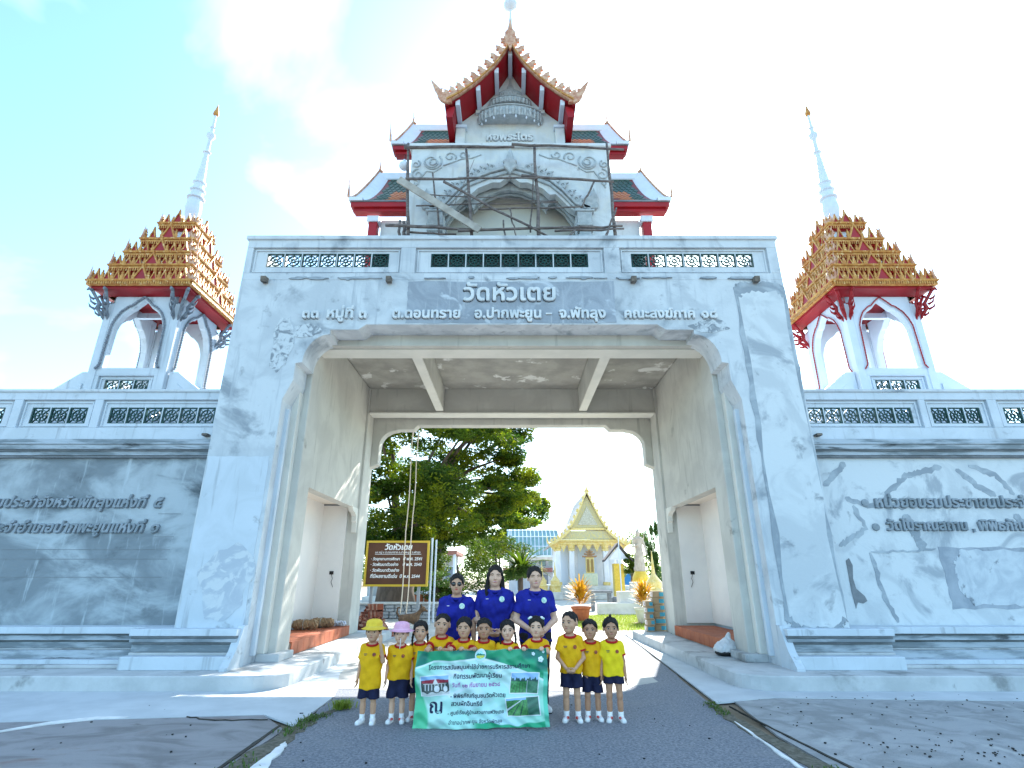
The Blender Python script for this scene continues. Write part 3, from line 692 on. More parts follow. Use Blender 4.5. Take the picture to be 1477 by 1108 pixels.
# ================================================================ wing walls
def wing(s):
    Wg = empty('wing_wall', (s*9.5, 10, 0), ('long stained grey wall left of the gateway with two lines of raised letters ending in Thai numerals' if s < 0 else 'whitewashed patchy wall right of the gateway with two bulleted lines of raised letters'), 'wall', 'wing walls beside the gateway')
    M_ = PLL if s < 0 else PLR
    def bx(a, b, y0, y1, z0, z1): return MB().box(min(s*a, s*b), max(s*a, s*b), y0, y1, z0, z1)
    bx(5.44, 16, 10.0, 15.9, .2, 3.62).build('wall_face', M_, Wg)
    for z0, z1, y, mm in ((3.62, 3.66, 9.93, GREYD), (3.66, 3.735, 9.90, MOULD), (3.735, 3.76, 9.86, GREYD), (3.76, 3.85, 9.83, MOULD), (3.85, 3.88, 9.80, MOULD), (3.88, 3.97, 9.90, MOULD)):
        bx(5.44, 16, y, 10.4, z0, z1).build('cornice_course', mm, Wg, bevel=.004)
    bx(5.44, 16, 10.0, 15.9, 3.97, 4.02).build('wing_roof', PLW, Wg)
    pn = []
    if s < 0: rows = [(-7.90, -5.60, -7.77, -5.73, 6), (-9.45, -8.06, -9.28, -8.20, 3), (-12.1, -9.62, -11.9, -9.80, 6)]
    else: rows = [(5.60, 7.85, 5.68, 7.72, 6), (7.98, 9.18, 8.10, 9.05, 3), (9.36, 11.8, 9.50, 11.6, 6)]
    for a, b, e, f, n in rows: pn.append((a, b, 4.20, 4.76, e, f, 4.30, 4.62, n))
    parapet(Wg, *(sorted((s*5.44, s*16))), 9.95, 3.97, 4.93, pn, PLW)
    MB().box(*sorted((s*5.44, s*16)), 9.92, 10.2, 4.91, 4.97).build('coping', PL, Wg, bevel=.01)
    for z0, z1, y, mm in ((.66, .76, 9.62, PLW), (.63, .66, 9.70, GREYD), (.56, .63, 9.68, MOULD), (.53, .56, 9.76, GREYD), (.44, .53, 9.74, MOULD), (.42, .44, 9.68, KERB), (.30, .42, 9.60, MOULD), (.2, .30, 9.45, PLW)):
        bx(5.96, 16, y, 10.3, z0, z1).build('base_course', mm, Wg, bevel=.005)
    bx(5.98, 16, 9.30, 9.5, .2, .245).build('base_course', KERB, Wg, bevel=.01)
    if s < 0:
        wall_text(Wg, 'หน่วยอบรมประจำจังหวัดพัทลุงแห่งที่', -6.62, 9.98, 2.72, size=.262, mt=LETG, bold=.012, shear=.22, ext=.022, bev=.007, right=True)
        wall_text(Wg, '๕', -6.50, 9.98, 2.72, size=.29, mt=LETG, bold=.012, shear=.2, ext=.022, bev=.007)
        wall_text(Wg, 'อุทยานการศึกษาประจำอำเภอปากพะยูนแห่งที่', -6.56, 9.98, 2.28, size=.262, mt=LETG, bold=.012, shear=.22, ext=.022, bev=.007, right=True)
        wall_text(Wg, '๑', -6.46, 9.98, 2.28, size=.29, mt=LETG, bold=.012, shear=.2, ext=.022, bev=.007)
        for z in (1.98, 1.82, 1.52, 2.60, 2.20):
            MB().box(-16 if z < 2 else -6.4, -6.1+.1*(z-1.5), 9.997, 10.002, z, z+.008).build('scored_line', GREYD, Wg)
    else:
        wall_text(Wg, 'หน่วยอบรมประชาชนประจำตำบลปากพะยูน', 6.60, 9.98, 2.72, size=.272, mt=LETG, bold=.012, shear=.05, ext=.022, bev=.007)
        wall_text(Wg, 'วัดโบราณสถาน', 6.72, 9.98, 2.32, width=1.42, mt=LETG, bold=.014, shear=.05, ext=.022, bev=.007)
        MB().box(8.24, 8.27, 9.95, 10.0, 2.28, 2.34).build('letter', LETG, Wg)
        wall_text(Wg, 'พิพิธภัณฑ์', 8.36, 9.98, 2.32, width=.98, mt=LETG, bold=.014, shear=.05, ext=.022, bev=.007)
        for x, z in ((6.42, 2.80), (6.52, 2.37)):
            o = MB().lathe([(.05, 0), (.065, .01), (.065, .03), (.04, .04)], (0, 0, 0), 16).build('bullet_mark', LETG, Wg, local=True)
            o.location = Vector((x, 10.0, z))-root_loc(Wg); o.rotation_euler = (R(90), 0, 0)
        MB().prism(rough_poly(7.55, 9.75, 1.02, 2.02, .02, 31, 12), 'y', 9.994, 10.01).build('plaster_patch', mat('recess_cement_shade', (.27, .31, .36), (.36, .40, .45), 1.6, .9, .2, 14, dist=1.8, c3=(.24, .27, .30), s3=.9, lo3=.56, hi3=.66), Wg)  # cement patch darkened: shade of the recess's left and top edges painted in
        MB().prism(rough_poly(7.75, 9.7, 1.07, 1.97, .03, 32, 12, .2), 'y', 9.989, 10.0).build('plaster_patch', mat('recess_skim', (.42, .47, .52), (.54, .59, .63), 1.6, .9, .2, 14, dist=2.4, c3=(.22, .25, .28), s3=1.4, lo3=.60, hi3=.68), Wg)
        MB().prism([(5.87, 1.80), (5.93, 1.84), (5.97, 1.72), (5.93, 1.5), (5.95, 1.34), (6.07, 1.22), (6.1, 1.14), (6.02, 1.10), (5.93, 1.12), (5.88, 1.02), (5.86, 1.3)], 'y', 9.99, 10.01).build('damp_stain', GREYD, Wg)
        def band(pts, wd, seed):
            q = wobble(pts, .02, 7, seed); L_ = []; Rr = []
            rr = random.Random(seed)
            for i, p in enumerate(q):
                a = Vector(q[max(i-1, 0)]); b = Vector(q[min(i+1, len(q)-1)]); d = (b-a).normalized(); n_ = Vector((-d.y, d.x)); w2 = wd*rr.uniform(.6, 1.1)*(.35 if i in (0, len(q)-1) else 1)
                L_.append(tuple(Vector(p)+n_*w2)); Rr.append(tuple(Vector(p)-n_*w2))
            return L_+Rr[::-1]
        for i, (pts, wd) in enumerate((([(6.75, 2.75), (6.95, 3.05), (7.3, 3.30), (7.6, 3.36), (8.0, 3.46)], .055), ([(8.25, 3.42), (8.55, 3.12), (8.85, 2.92)], .06), ([(8.5, 3.5), (8.95, 3.32), (9.2, 2.95)], .06), ([(5.75, 3.1), (6.1, 3.42), (6.2, 3.55)], .06), ([(6.2, 2.75), (6.35, 2.35), (6.0, 2.15), (5.8, 2.05)], .05), ([(6.1, 2.9), (6.45, 2.75), (7.2, 2.74)], .06), ([(7.1, 2.6), (7.2, 2.25), (7.3, 1.98)], .09), ([(6.35, 1.95), (6.9, 1.95), (7.5, 2.0)], .022), ([(6.32, 1.95), (6.40, 1.3), (6.55, .80)], .04), ([(9.1, 2.6), (9.25, 2.3)], .08))):
            MB().prism(band(pts, wd, 40+i), 'y', 9.9965-.0006*i, 10.01).build('cement_band', GREYC, Wg)
    MB().box(s*5.75-.05, s*5.75+.05, 9.82, 9.96, 4.02, 4.06).build('drain_spout', bpy.data.materials['rusty_spout'], Wg)
    return Wg
wing(-1); wing(1)

# ================================================================ corner pavilions
def flame_mesh(h, w_, th, mt_, curl=.0):
    """a gilded flame ornament: leaf outline with a curled tip, bevelled, standing in XZ"""
    P = [(-.5, 0), (-.46, .22), (-.62, .42), (-.38, .40), (-.30, .60), (-.42, .72), (-.16, .74), (-.05+curl*.5, 1.0+.0), (.10+curl*.2, .74), (.34, .66), (.24, .52), (.5, .40), (.38, .26), (.5, 0)]
    return MB().prism([(x*w_, z*h) for x, z in P], 'y', -th/2, th/2)
def tower(s, brm, label, tone):
    cx, cy = s*8.4, 11.85
    T = empty('corner_pavilion', (cx, cy, 4.02), label, 'pavilion', 'spired pavilions on the wing roofs')
    hw = .85
    WP = PLW if s < 0 else WHITEP
    # base walls with a pierced panel on each side
    MB().box(cx-hw+.13, cx+hw-.13, cy-hw+.02, cy-hw+.18, 5.70, 5.84).build('sill', WP, T)
    MB().box(cx-hw+.13, cx+hw-.13, cy+hw-.18, cy+hw-.02, 5.70, 5.84).build('sill', WP, T)
    for sx in (-1, 1):
        MB().box(*sorted((cx+sx*(hw-.18), cx+sx*(hw-.02))), cy-hw+.19, cy+hw-.19, 5.70, 5.84).build('sill', WP, T)
    y = cy-hw
    parapet(T, cx-hw+.13, cx+hw-.13, y+.02, 4.02, 5.70, [(cx-.60, cx+.60, 5.12, 5.66, cx-.48, cx+.48, 5.28, 5.58, 3)], WP, th=.16, names='base_wall')
    MB().box(cx-hw+.13, cx+hw-.13, cy+hw-.18, cy+hw-.02, 4.02, 5.1).build('base_wall', WP, T)
    # gabled buttress walls with a small triangular opening on both flanks
    for sx in (-1, 1):
        tri = [(cy-.95, 4.9), (cy, 5.86), (cy+.95, 4.9)]
        xx = cx+sx*(hw+.02)
        for a, b in ((tri[0], tri[1]), (tri[1], tri[2])):
            pass
        P = [(xx, 4.02), (xx, 5.78), (xx+sx*.18, 5.78), (xx+sx*1.25, 4.98), (xx+sx*1.25, 4.02)]
        MB().prism(P, 'y', y+.10, y+.26).build('buttress', WP, T, bevel=.008)
        P2 = [(xx+sx*.10, 4.98), (xx+sx*.10, 5.50), (xx+sx*.22, 5.50), (xx+sx*.85, 4.98)]
        MB().prism(P2, 'y', y+.07, y+.098).build('buttress_panel', WP, T)
        P3 = [(xx+sx*.22, 4.99), (xx+sx*.42, 5.26), (xx+sx*.66, 4.99)]
        MB().prism(P3, 'y', y+.05, y+.068).build('buttress_vent', GREENG, T)
    # corner posts
    for sx in (-1, 1):
        for sy in (-1, 1):
            x = cx+sx*(hw-.085); yy = cy+sy*(hw-.085)
            MB().box(x-.085, x+.085, yy-.085, yy+.085, 4.02, 7.42).build('post', WP, T, bevel=.008)
    # arched faces
    half = [(.575, 0), (.555, .85), (.55, .95), (.50, 1.12), (.46, 1.20), (.42, 1.28), (.28, 1.42), (.22, 1.44), (.12, 1.55), (0, 1.66)]
    half = [(a, z+5.84) for a, z in half]
    arch = [(-a, z) for a, z in half]+[(a, z) for a, z in reversed(half[:-1])]
    wl = hw-.171
    P = [(-wl, 5.84)]+arch+[(wl, 5.84), (wl, 7.66), (-wl, 7.66)]
    rope = [(-.62, 5.62)]+[(a*1.08, z+.07) for a, z in arch]+[(.62, 5.62)]
    rope[0] = (-.70, 5.80); rope[-1] = (.70, 5.80)
    inn = [(-a*.97, z-.02) for a, z in half]+[(a*.97, z-.02) for a, z in reversed(half[:-1])]
    for ax in (0, 1):
        for sg in (-1, 1):
            mb = MB(); PP = [((cx if ax == 0 else cy)+a, z) for a, z in P]
            base = (cy if ax == 0 else cx)+sg*hw
            y0, y1 = sorted((base, base-sg*.15))
            mb.prism(PP, 'y' if ax == 0 else 'x', y0, y1).build('arch_wall', WP, T, bevel=.012)
            def W3(a, z, off): return (cx+a, base+sg*off, z) if ax == 0 else (base+sg*off, cy+a, z)
            # twisted rope moulding: beads along the curve
            mb = MB(); pts = [W3(a, z, .03) for a, z in rope]
            full = []
            for i in range(len(pts)-1):
                a, b = Vector(pts[i]), Vector(pts[i+1]); n_ = max(1, int((b-a).length/.03))
                for k in range(n_): full.append(a.lerp(b, k/n_))
            rad = [.030 if k % 2 else .019 for k in range(len(full))] if s < 0 else [.017 if k % 2 else .012 for k in range(len(full))]
            mb.tube(full, rad, 6); mb.build('rope_moulding', brm, T)
    MB().box(cx-.70, cx+.70, cy-.05, cy+.05, 7.45, 7.58).build('ceiling_beam', WP, T)
    # red soffit and stepped eaves
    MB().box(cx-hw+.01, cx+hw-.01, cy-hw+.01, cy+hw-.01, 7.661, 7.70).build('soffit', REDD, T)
    mb = MB()
    v = []; 
    for hwk, z in ((.86, 7.58), (1.10, 7.66), (1.10, 7.70), (1.13, 7.705)):
        v += [(cx-hwk, cy-hwk, z), (cx+hwk, cy-hwk, z), (cx+hwk, cy+hwk, z), (cx-hwk, cy+hwk, z)]
    f = []
    for i in range(3):
        for k in range(4): f.append((i*4+k, i*4+(k+1) % 4, (i+1)*4+(k+1) % 4, (i+1)*4+k))
    mesh_obj('eave_fascia', v, f, REDP, T)
    def square_course(w0, w1, z0, z1, name, m_, bev=.0):
        mb = MB(); v = []
        for w_, z in ((w0, z0), (w1, z1)): v += [(cx-w_, cy-w_, z), (cx+w_, cy-w_, z), (cx+w_, cy+w_, z), (cx-w_, cy+w_, z)]
        mb.add(v, [(0, 1, 5, 4), (1, 2, 6, 5), (2, 3, 7, 6), (3, 0, 4, 7), (3, 2, 1, 0), (4, 5, 6, 7)])
        return mb.build(name, m_, T, bevel=bev)
    tiers = [(1.20, 7.80), (.985, 8.33), (.84, 8.78), (.67, 9.27), (.48, 9.86)]
    fl = {}
    for ti, (w_, z) in enumerate(tiers):
        hN = (tiers[ti+1][1] if ti < 4 else 10.32)-z
        wN = tiers[ti+1][0] if ti < 4 else .22
        if ti == 0:
            square_course(1.14, 1.18, 7.71, 7.73, 'cornice', GOLD)
            # dentil row
            mb = MB(); n = 44
            for k in range(n):
                a = -1.17+2.34*(k+.5)/n
                mb.box(cx+a-.017, cx+a+.017, cy-1.20, cy-1.15, 7.73, 7.795); mb.box(cx+a-.017, cx+a+.017, cy+1.15, cy+1.20, 7.73, 7.795)
                mb.box(cx-1.20, cx-1.15, cy+a-.017, cy+a+.017, 7.73, 7.795); mb.box(cx+1.15, cx+1.20, cy+a-.017, cy+a+.017, 7.73, 7.795)
            tag(mb.build('dentils', GOLD, T), kind='stuff')
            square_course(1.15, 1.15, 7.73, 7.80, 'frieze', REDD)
        else:
            square_course(w_-.10, w_-.02, z-.13, z-.05, 'red_frieze', REDP)
            mb = MB(); n = int(w_*2/.055)
            for k in range(n):
                a = -w_+.04+(2*w_-.08)*(k+.5)/n
                for sg in (-1, 1):
                    mb.box(cx+a-.012, cx+a+.012, cy+sg*(w_-.03)-.012, cy+sg*(w_-.03)+.012, z-.12, z-.05)
                    mb.box(cx+sg*(w_-.03)-.012, cx+sg*(w_-.03)+.012, cy+a-.012, cy+a+.012, z-.12, z-.05)
            tag(mb.build('dentils', GOLD, T), kind='stuff')
            square_course(w_-.02, w_-.02, z-.05, z-.004, 'cornice_base', GOLD)
        square_course(w_, w_+.02, z, z+.05, 'cornice', GOLD, .008)
        square_course(w_-.08, w_-.10, z+.05, z+.08, 'tier_top', REDP)
        square_course(max(wN-.12, .2), max(wN-.16, .18), z+.05, z+hN-.13, 'drum', WHITEP if ti % 2 else REDP)
        # ornaments on the edge
        hh = hN*.80; gw = min(.38, w_*.6)
        key = ti
        g = MB().prism([(-gw/2, 0), (-gw/2+.045, 0), (-gw*.16, hh*.42), (0, hh*.72), (gw*.16, hh*.42), (gw/2-.045, 0), (gw/2, 0), (gw*.26, hh*.44), (gw*.07, hh*.78), (0, hh*1.1), (-gw*.07, hh*.78), (-gw*.26, hh*.44)], 'y', -.035, .035)
        gi = MB().prism([(-gw/2+.055, .005), (0, hh*.76), (gw/2-.055, .005)], 'y', -.012, .012)
        go = g.build('gable_ornament', GOLD, None, local=True, bevel=.006); gio = gi.build('gable_panel', REDP, None, local=True); gio.parent = go
        so_ = MB().prism([(-.085, 0), (-.06, 0), (0, hh*.42), (.06, 0), (.085, 0), (.025, hh*.45), (0, hh*.72), (-.025, hh*.45)], 'y', -.025, .025).build('small_gable', GOLD, None, local=True)
        spo = MB().prism([(-.06, .005), (0, hh*.40), (.06, .005)], 'y', -.008, .008).build('gable_panel', REDP, None, local=True); spo.parent = so_
        fo = flame_mesh(hh*.62, .085, .05, GOLD).build('flame_finial', GOLD, None, local=True, bevel=.005)
        # corner horn: two curved prongs
        cb = MB()
        for sg in (-1, 1):
            cb.tube([(sg*.02, 0, .0), (sg*.07, 0, .07), (sg*.085, 0, .16), (sg*.06, 0, .24), (sg*.085, 0, .33)], [.035, .03, .02, .013, .003], 6)
            cb.tube([(sg*.05, 0, .05), (sg*.11, 0, .09), (sg*.13, 0, .14)], [.022, .014, .003], 5)
        cb.tube([(0, 0, 0), (0, 0, .06), (0, 0, .14)], [.05, .045, .01], 6)
        co_ = cb.build('corner_finial', PINKG, None, local=True)
        protos = [go, so_, fo, co_]
        used = {0: False, 1: False, 2: False, 3: False}
        rl = root_loc(T)
        def put(i, x, y_, rz, sc_=1):
            o = protos[i]
            if used[i]: o = dup(o, T)
            else: used[i] = True; o.parent = T
            o.location = Vector((x, y_, z+.05))-rl; o.rotation_euler = (0, 0, rz); o.scale = (sc_, sc_, sc_)
        e = w_-.04
        for k in range(4):
            rz = math.pi/2*k; c_, s__ = math.cos(rz), math.sin(rz)
            def q(a): return (cx+a*c_-(-e)*s__*1.0 if False else cx+a*c_+e*s__, cy+a*s__-e*c_)
            put(0, *q(0), rz)
            rest = w_-gw/2-.10
            if rest > .15:
                ns = max(1, int(rest/.20))
                for j in range(ns):
                    a = gw/2+rest*(j+.5)/ns
                    for sg in (-1, 1):
                        put(1, *q(sg*a), rz)
                        if j < ns: put(2, *q(sg*(a+rest/ns*.5)), rz)
                for sg in (-1, 1): put(2, *q(sg*(gw/2-.02)), rz, .9)
            x_, y_ = q(w_-.04); put(3, x_, y_, rz+R(45), 1.0 if ti < 4 else .8)
    # spire
    pr = [(.2, 10.0), (.21, 10.12), (.13, 10.2), (.15, 10.32), (.185, 10.5), (.20, 10.66), (.18, 10.85), (.165, 10.95), (.22, 10.97), (.22, 11.0), (.155, 11.02), (.15, 11.2), (.195, 11.22), (.195, 11.25), (.135, 11.27), (.13, 11.45), (.17, 11.47), (.17, 11.5), (.12, 11.52), (.11, 11.75), (.095, 11.85), (.105, 11.9), (.085, 11.95), (.095, 12.02), (.075, 12.08), (.088, 12.15), (.068, 12.22), (.078, 12.28), (.06, 12.34), (.06, 12.5), (.105, 12.52), (.105, 12.54), (.055, 12.56), (.045, 12.95), (.06, 13.0), (.115, 13.08), (.115, 13.16), (.05, 13.24), (.045, 13.38), (.075, 13.40), (.04, 13.43), (.03, 13.85)]
    MB().lathe([(r_, z-0) for r_, z in pr], (cx, cy, 0), 12).build('spire', WHITEP, T, auto=True)
    MB().lathe([(.05, 13.85), (.075, 13.88), (.075, 13.94), (.045, 14.05), (.02, 14.17), (.003, 14.28)], (cx, cy, 0), 12).build('spire_tip', GOLD, T, auto=True)
    # naga brackets under the eaves: pairs at each corner
    def bracket():
        mb = MB()
        mb.tube([(0, .02, -.62), (0, -.03, -.50), (0, -.12, -.36), (0, -.10, -.24), (0, -.17, -.12), (0, -.24, .0), (0, -.26, .05)], [.010, .035, .05, .045, .035, .04, .02], 7, sx=.8)
        for (yy, zz, L_, dy) in ((-.05, -.52, .10, -.10), (-.14, -.40, .12, -.12), (-.15, -.28, .12, -.11), (-.19, -.17, .10, -.10), (.02, -.34, .10, .08), (.0, -.2, .12, .08)):
            mb.tube([(0, yy, zz), (0, yy+dy*.7, zz+L_*.3), (0, yy+dy, zz+L_)], [.035, .022, .003], 5, sx=.7)
        mb.tube([(0, -.25, .03), (0, -.31, .05), (0, -.33, .0)], [.045, .035, .012], 6)
        return mb
    b0 = bracket().build('eave_bracket', brm, None, local=True, smooth=True)
    first = True; rl = root_loc(T)
    for k in range(4):
        rz = math.pi/2*k; c_, s__ = math.cos(rz), math.sin(rz)
        for a in (-hw+.10, hw-.10):
            o = b0 if first else dup(b0, T)
            if first: o.parent = T; first = False
            o.location = Vector((cx+a*c_+hw*s__, cy+a*s__-hw*c_, 7.60))-rl; o.rotation_euler = (0, 0, rz)
        o = dup(b0, T); o.location = Vector((cx+(hw*c_+hw*s__), cy+(hw*s__-hw*c_), 7.60))-rl; o.rotation_euler = (0, 0, rz+R(45)); o.scale = (1, 1.25, 1)
    return T
BRG = mat('dark_cement_ornament', (.16, .18, .21), (.24, .27, .31), 14, .85, .4, 60)
tower(-1, BRG, 'spired pavilion left of the gateway with grey cement brackets and grey rope mouldings', 0)
tower(1, REDP, 'spired pavilion right of the gateway with red brackets and thin red rope mouldings', 1)
# ================================================================ central tower over the gateway
C = empty('central_tower', (0, 12.3, 7.0), 'tall white scripture tower over the gateway with red soffits and tiered green and orange roofs', 'tower')
CX = -.05
PLT = mat('tower_plaster', (.60, .64, .66), (.50, .54, .56), 1.6, .9, .2, 16, dist=1.2, c3=(.60, .62, .60), s3=.9, lo3=.5, hi3=.62, c4=(.30, .31, .31), s4=2.5, lo4=.66, hi4=.73, streak=(.48, .50, .50))
def fb(x0, x1, y0, y1, z0, z1): return MB().box(CX+x0, CX+x1, y0, y1, z0, z1)
# front bay with cusped arch: frame wall at Y 11.2
zt = 12.05
arc = [(-1.62, 7.0), (-1.62, 9.95), (-1.72, 10.05), (-1.5, 10.2), (-1.15, 10.62), (-1.0, 10.60), (-.82, 10.80), (-.45, 10.98), (-.25, 10.98), (0, 11.20)]
full = arc+[(-x, z) for x, z in reversed(arc[:-1])]
P = [(-2.55, 7.0)]+full+[(2.55, 7.0), (2.55, zt), (-2.55, zt)]
MB().prism([(CX+x, z) for x, z in P], 'y', 11.2, 11.42).build('bay_wall', PLT, C, bevel=.015)
fb(-2.55, -2.2, 11.42, 12.6, 7.0, zt).build('bay_side', PLT, C); fb(2.2, 2.55, 11.42, 12.6, 7.0, zt).build('bay_side', PLT, C)
fb(-2.2, 2.2, 12.1, 12.3, 7.0, zt).build('bay_back', mat('cream_plaster', (.66, .66, .60), (.58, .60, .58), 1.2, .9), C)
fb(-2.2, 2.2, 11.42, 12.1, zt-.35, zt-.2).build('bay_ceiling', PLT, C)
fb(-2.0, 2.0, 12.06, 12.1, 9.6, 9.66).build('wall_band', PLT, C)
fb(-2.62, 2.62, 11.1, 12.7, zt, zt+.12).build('bay_coping', PLT, C, bevel=.02)
# scalloped inner arch (lambrequin)
for s in (-1, 1):
    q = [(0, 11.0), (.30, 10.95), (.62, 10.78), (.86, 10.55), (.95, 10.40), (1.0, 10.55), (1.15, 10.62), (1.40, 10.38), (1.62, 10.0), (1.62, 9.7), (1.64, 9.7), (1.64, 11.05), (0, 11.25)]
    MB().prism([(CX+s*x, z) for x, z in q], 'y', 11.5, 11.62).build('scalloped_valance', EMBL, C, bevel=.01)
    MB().prism([(CX+s*x, z+.12) for x, z in q], 'y', 11.8, 11.9).build('scalloped_valance', PLT, C, bevel=.01)
    # pilaster with bell capital
    x = CX+s*1.83
    MB().box(x-.13, x+.13, 11.08, 11.2, 7.0, 9.28).build('pilaster', EMBL, C, bevel=.02)
    MB().box(x-.05, x+.05, 11.05, 11.08, 7.0, 9.2).build('pilaster_fillet', PLT, C)
    for i, (w_, z0, z1) in enumerate(((.17, 9.28, 9.34), (.14, 9.34, 9.42), (.19, 9.42, 9.48), (.16, 9.48, 9.58), (.20, 9.58, 9.64), (.18, 9.64, 9.98), (.24, 9.98, 10.04))):
        MB().box(x-w_, x+w_, 11.2-.06-w_*.5, 11.2, z0, z1).build('capital_course', EMBL, C, bevel=.01)
# relief pediment over the arch: sloping cornice with flame leaves
for s in (-1, 1):
    pts = [(0, 11.42), (.5, 11.26), (1.0, 11.02), (1.3, 10.72), (1.62, 10.30), (2.0, 10.12)]
    up = [(x, z+.05) for x, z in pts]; dn = [(x, z-.05) for x, z in reversed(pts)]
    MB().prism([(CX+s*x, z) for x, z in up+dn], 'y', 11.09, 11.2).build('arch_cornice', EMBL, C, bevel=.01)
    MB().prism([(CX+s*x, z-.12 if i < 99 else z) for i, (x, z) in enumerate(up+dn)], 'y', 11.14, 11.2).build('arch_cornice', EMBL, C, bevel=.01)
    for i in range(9):
        t = .45+i*1.35/8
        k = min(len(pts)-2, max(j for j in range(len(pts)-1) if pts[j][0] <= t)); a, b = pts[k], pts[k+1]; u = (t-a[0])/(b[0]-a[0])
        z = a[1]+(b[1]-a[1])*u+.05; sl = math.atan2(b[1]-a[1], b[0]-a[0])
        mb = MB().prism([(-.09, 0), (.09, 0), (.10, .10), (.06, .13), (.11, .22), (-.02, .16), (-.09, .12)], 'y', -.03, .03)
        mb.lathe([(.022, 0), (.022, .03)], (0, -.05, .07), 8) if False else None
        o = mb.build('leaf_ornament', EMBL, None, local=True, bevel=.008); o.parent = C
        o.location = Vector((CX+s*t, 11.14, z))-root_loc(C); o.rotation_euler = (0, -sl*s*.6, 0); o.scale = (s, 1, 1)
        b_ = MB().tube([(.03*math.cos(a_), -.035, .075+.03*math.sin(a_)) for a_ in [k2*math.pi/4 for k2 in range(7)]], .010, 5).build('leaf_curl', GREYD, None, local=True); b_.parent = o
    # end volutes
    mb = MB().prism([(-.12, 0), (.22, 0), (.26, .12), (.20, .20), (.24, .34), (.14, .62), (.06, .36), (-.02, .40), (-.06, .22), (-.14, .16)], 'y', -.05, .05)
    o = mb.build('corner_leaf', EMBL, None, local=True, bevel=.012); o.parent = C; o.location = Vector((CX+s*1.95, 11.14, 10.12))-root_loc(C); o.scale = (s, 1, 1)
mb = MB().prism([(0, -.24), (.08, -.10), (.17, -.02), (.14, .10), (.19, .16), (.10, .24), (.08, .36), (0, .58), (-.08, .36), (-.10, .24), (-.19, .16), (-.14, .10), (-.17, -.02), (-.08, -.10)], 'y', -.06, .06)
o = mb.build('apex_leaf', EMBL, None, local=True, bevel=.02); o.parent = C; o.location = Vector((CX, 11.10, 11.38))-root_loc(C)
# scrollwork in the upper corners
for s in (-1, 1):
    mb = MB()
    def sp(cx_, cz_, r0, turns, a0, dirn=1, n=26, th=.024):
        pts = []
        for k in range(n):
            t = k/(n-1); a = a0+dirn*turns*2*math.pi*t; rr = r0*(1-.78*t)
            pts.append((CX+s*(cx_+rr*math.cos(a)), 11.19, cz_+rr*math.sin(a)))
        mb.tube(pts, [th*(1-.4*k/(n-1)) for k in range(n)], 5)
    sp(2.02, 11.62, .27, 1.6, 2.4); sp(2.0, 11.62, .20, 1.1, 0, -1); sp(2.36, 11.22, .17, 1.3, 1.6, -1); sp(1.55, 11.78, .16, 1.2, 3.6, -1); sp(1.2, 11.86, .13, 1.1, 3.2); sp(2.42, 11.55, .12, 1.2, 2); sp(2.4, 10.95, .10, 1, 1)
    for (a, b) in (((2.48, 11.9), (.95, 11.92)), ((2.48, 11.9), (2.48, 10.8))):
        pass
    mb.tube([(CX+s*x, 11.19, z) for x, z in ((.75, 11.86), (1.0, 11.74), (1.25, 11.72), (1.5, 11.60), (1.72, 11.50))], .018, 5)
    mb.tube([(CX+s*x, 11.19, z) for x, z in ((1.75, 11.45), (1.95, 11.30), (2.15, 11.32), (2.30, 11.05), (2.42, 10.80))], .018, 5)
    mb.build('scrollwork', GREYD if False else EMBL, C, smooth=True)
# upper gable block
ridge = 15.45; eave = 13.32
def curve(t):
    """t 0 ridge .. 1 eave; concave sweep -> (x, z)"""
    pts = [(0, 15.42), (.34, 14.74), (.80, 14.12), (1.30, 13.62), (1.68, 13.34)]
    f = t*(len(pts)-1); i = min(int(f), len(pts)-2); u = f-i
    p0, p1, p2, p3 = pts[max(i-1, 0)], pts[i], pts[i+1], pts[min(i+2, len(pts)-1)]
    def cr_(a, b, c, d): return .5*(2*b+(c-a)*u+(2*a-5*b+4*c-d)*u*u+(3*b-a-3*c+d)*u**3)
    return cr_(p0[0], p1[0], p2[0], p3[0]), cr_(p0[1], p1[1], p2[1], p3[1])
cv = [curve(k/16) for k in range(17)]
gw_ = [(CX+x*.985, z-.10) for x, z in cv]
poly = [(CX-1.45, 11.9)]+[(CX-1.45, 13.2)]+[(2*CX-x, z) for x, z in reversed(gw_) if abs(x-CX) < 1.42]+[(x, z) for x, z in gw_[1:] if abs(x-CX) < 1.42]+[(CX+1.45, 13.2), (CX+1.45, 11.9)]
MB().prism(poly, 'y', 11.7, 11.9).build('gable_wall', PLT, C)
fb(-1.45, 1.45, 11.9, 13.6, 11.9, 13.2).build('gable_block', PLT, C)
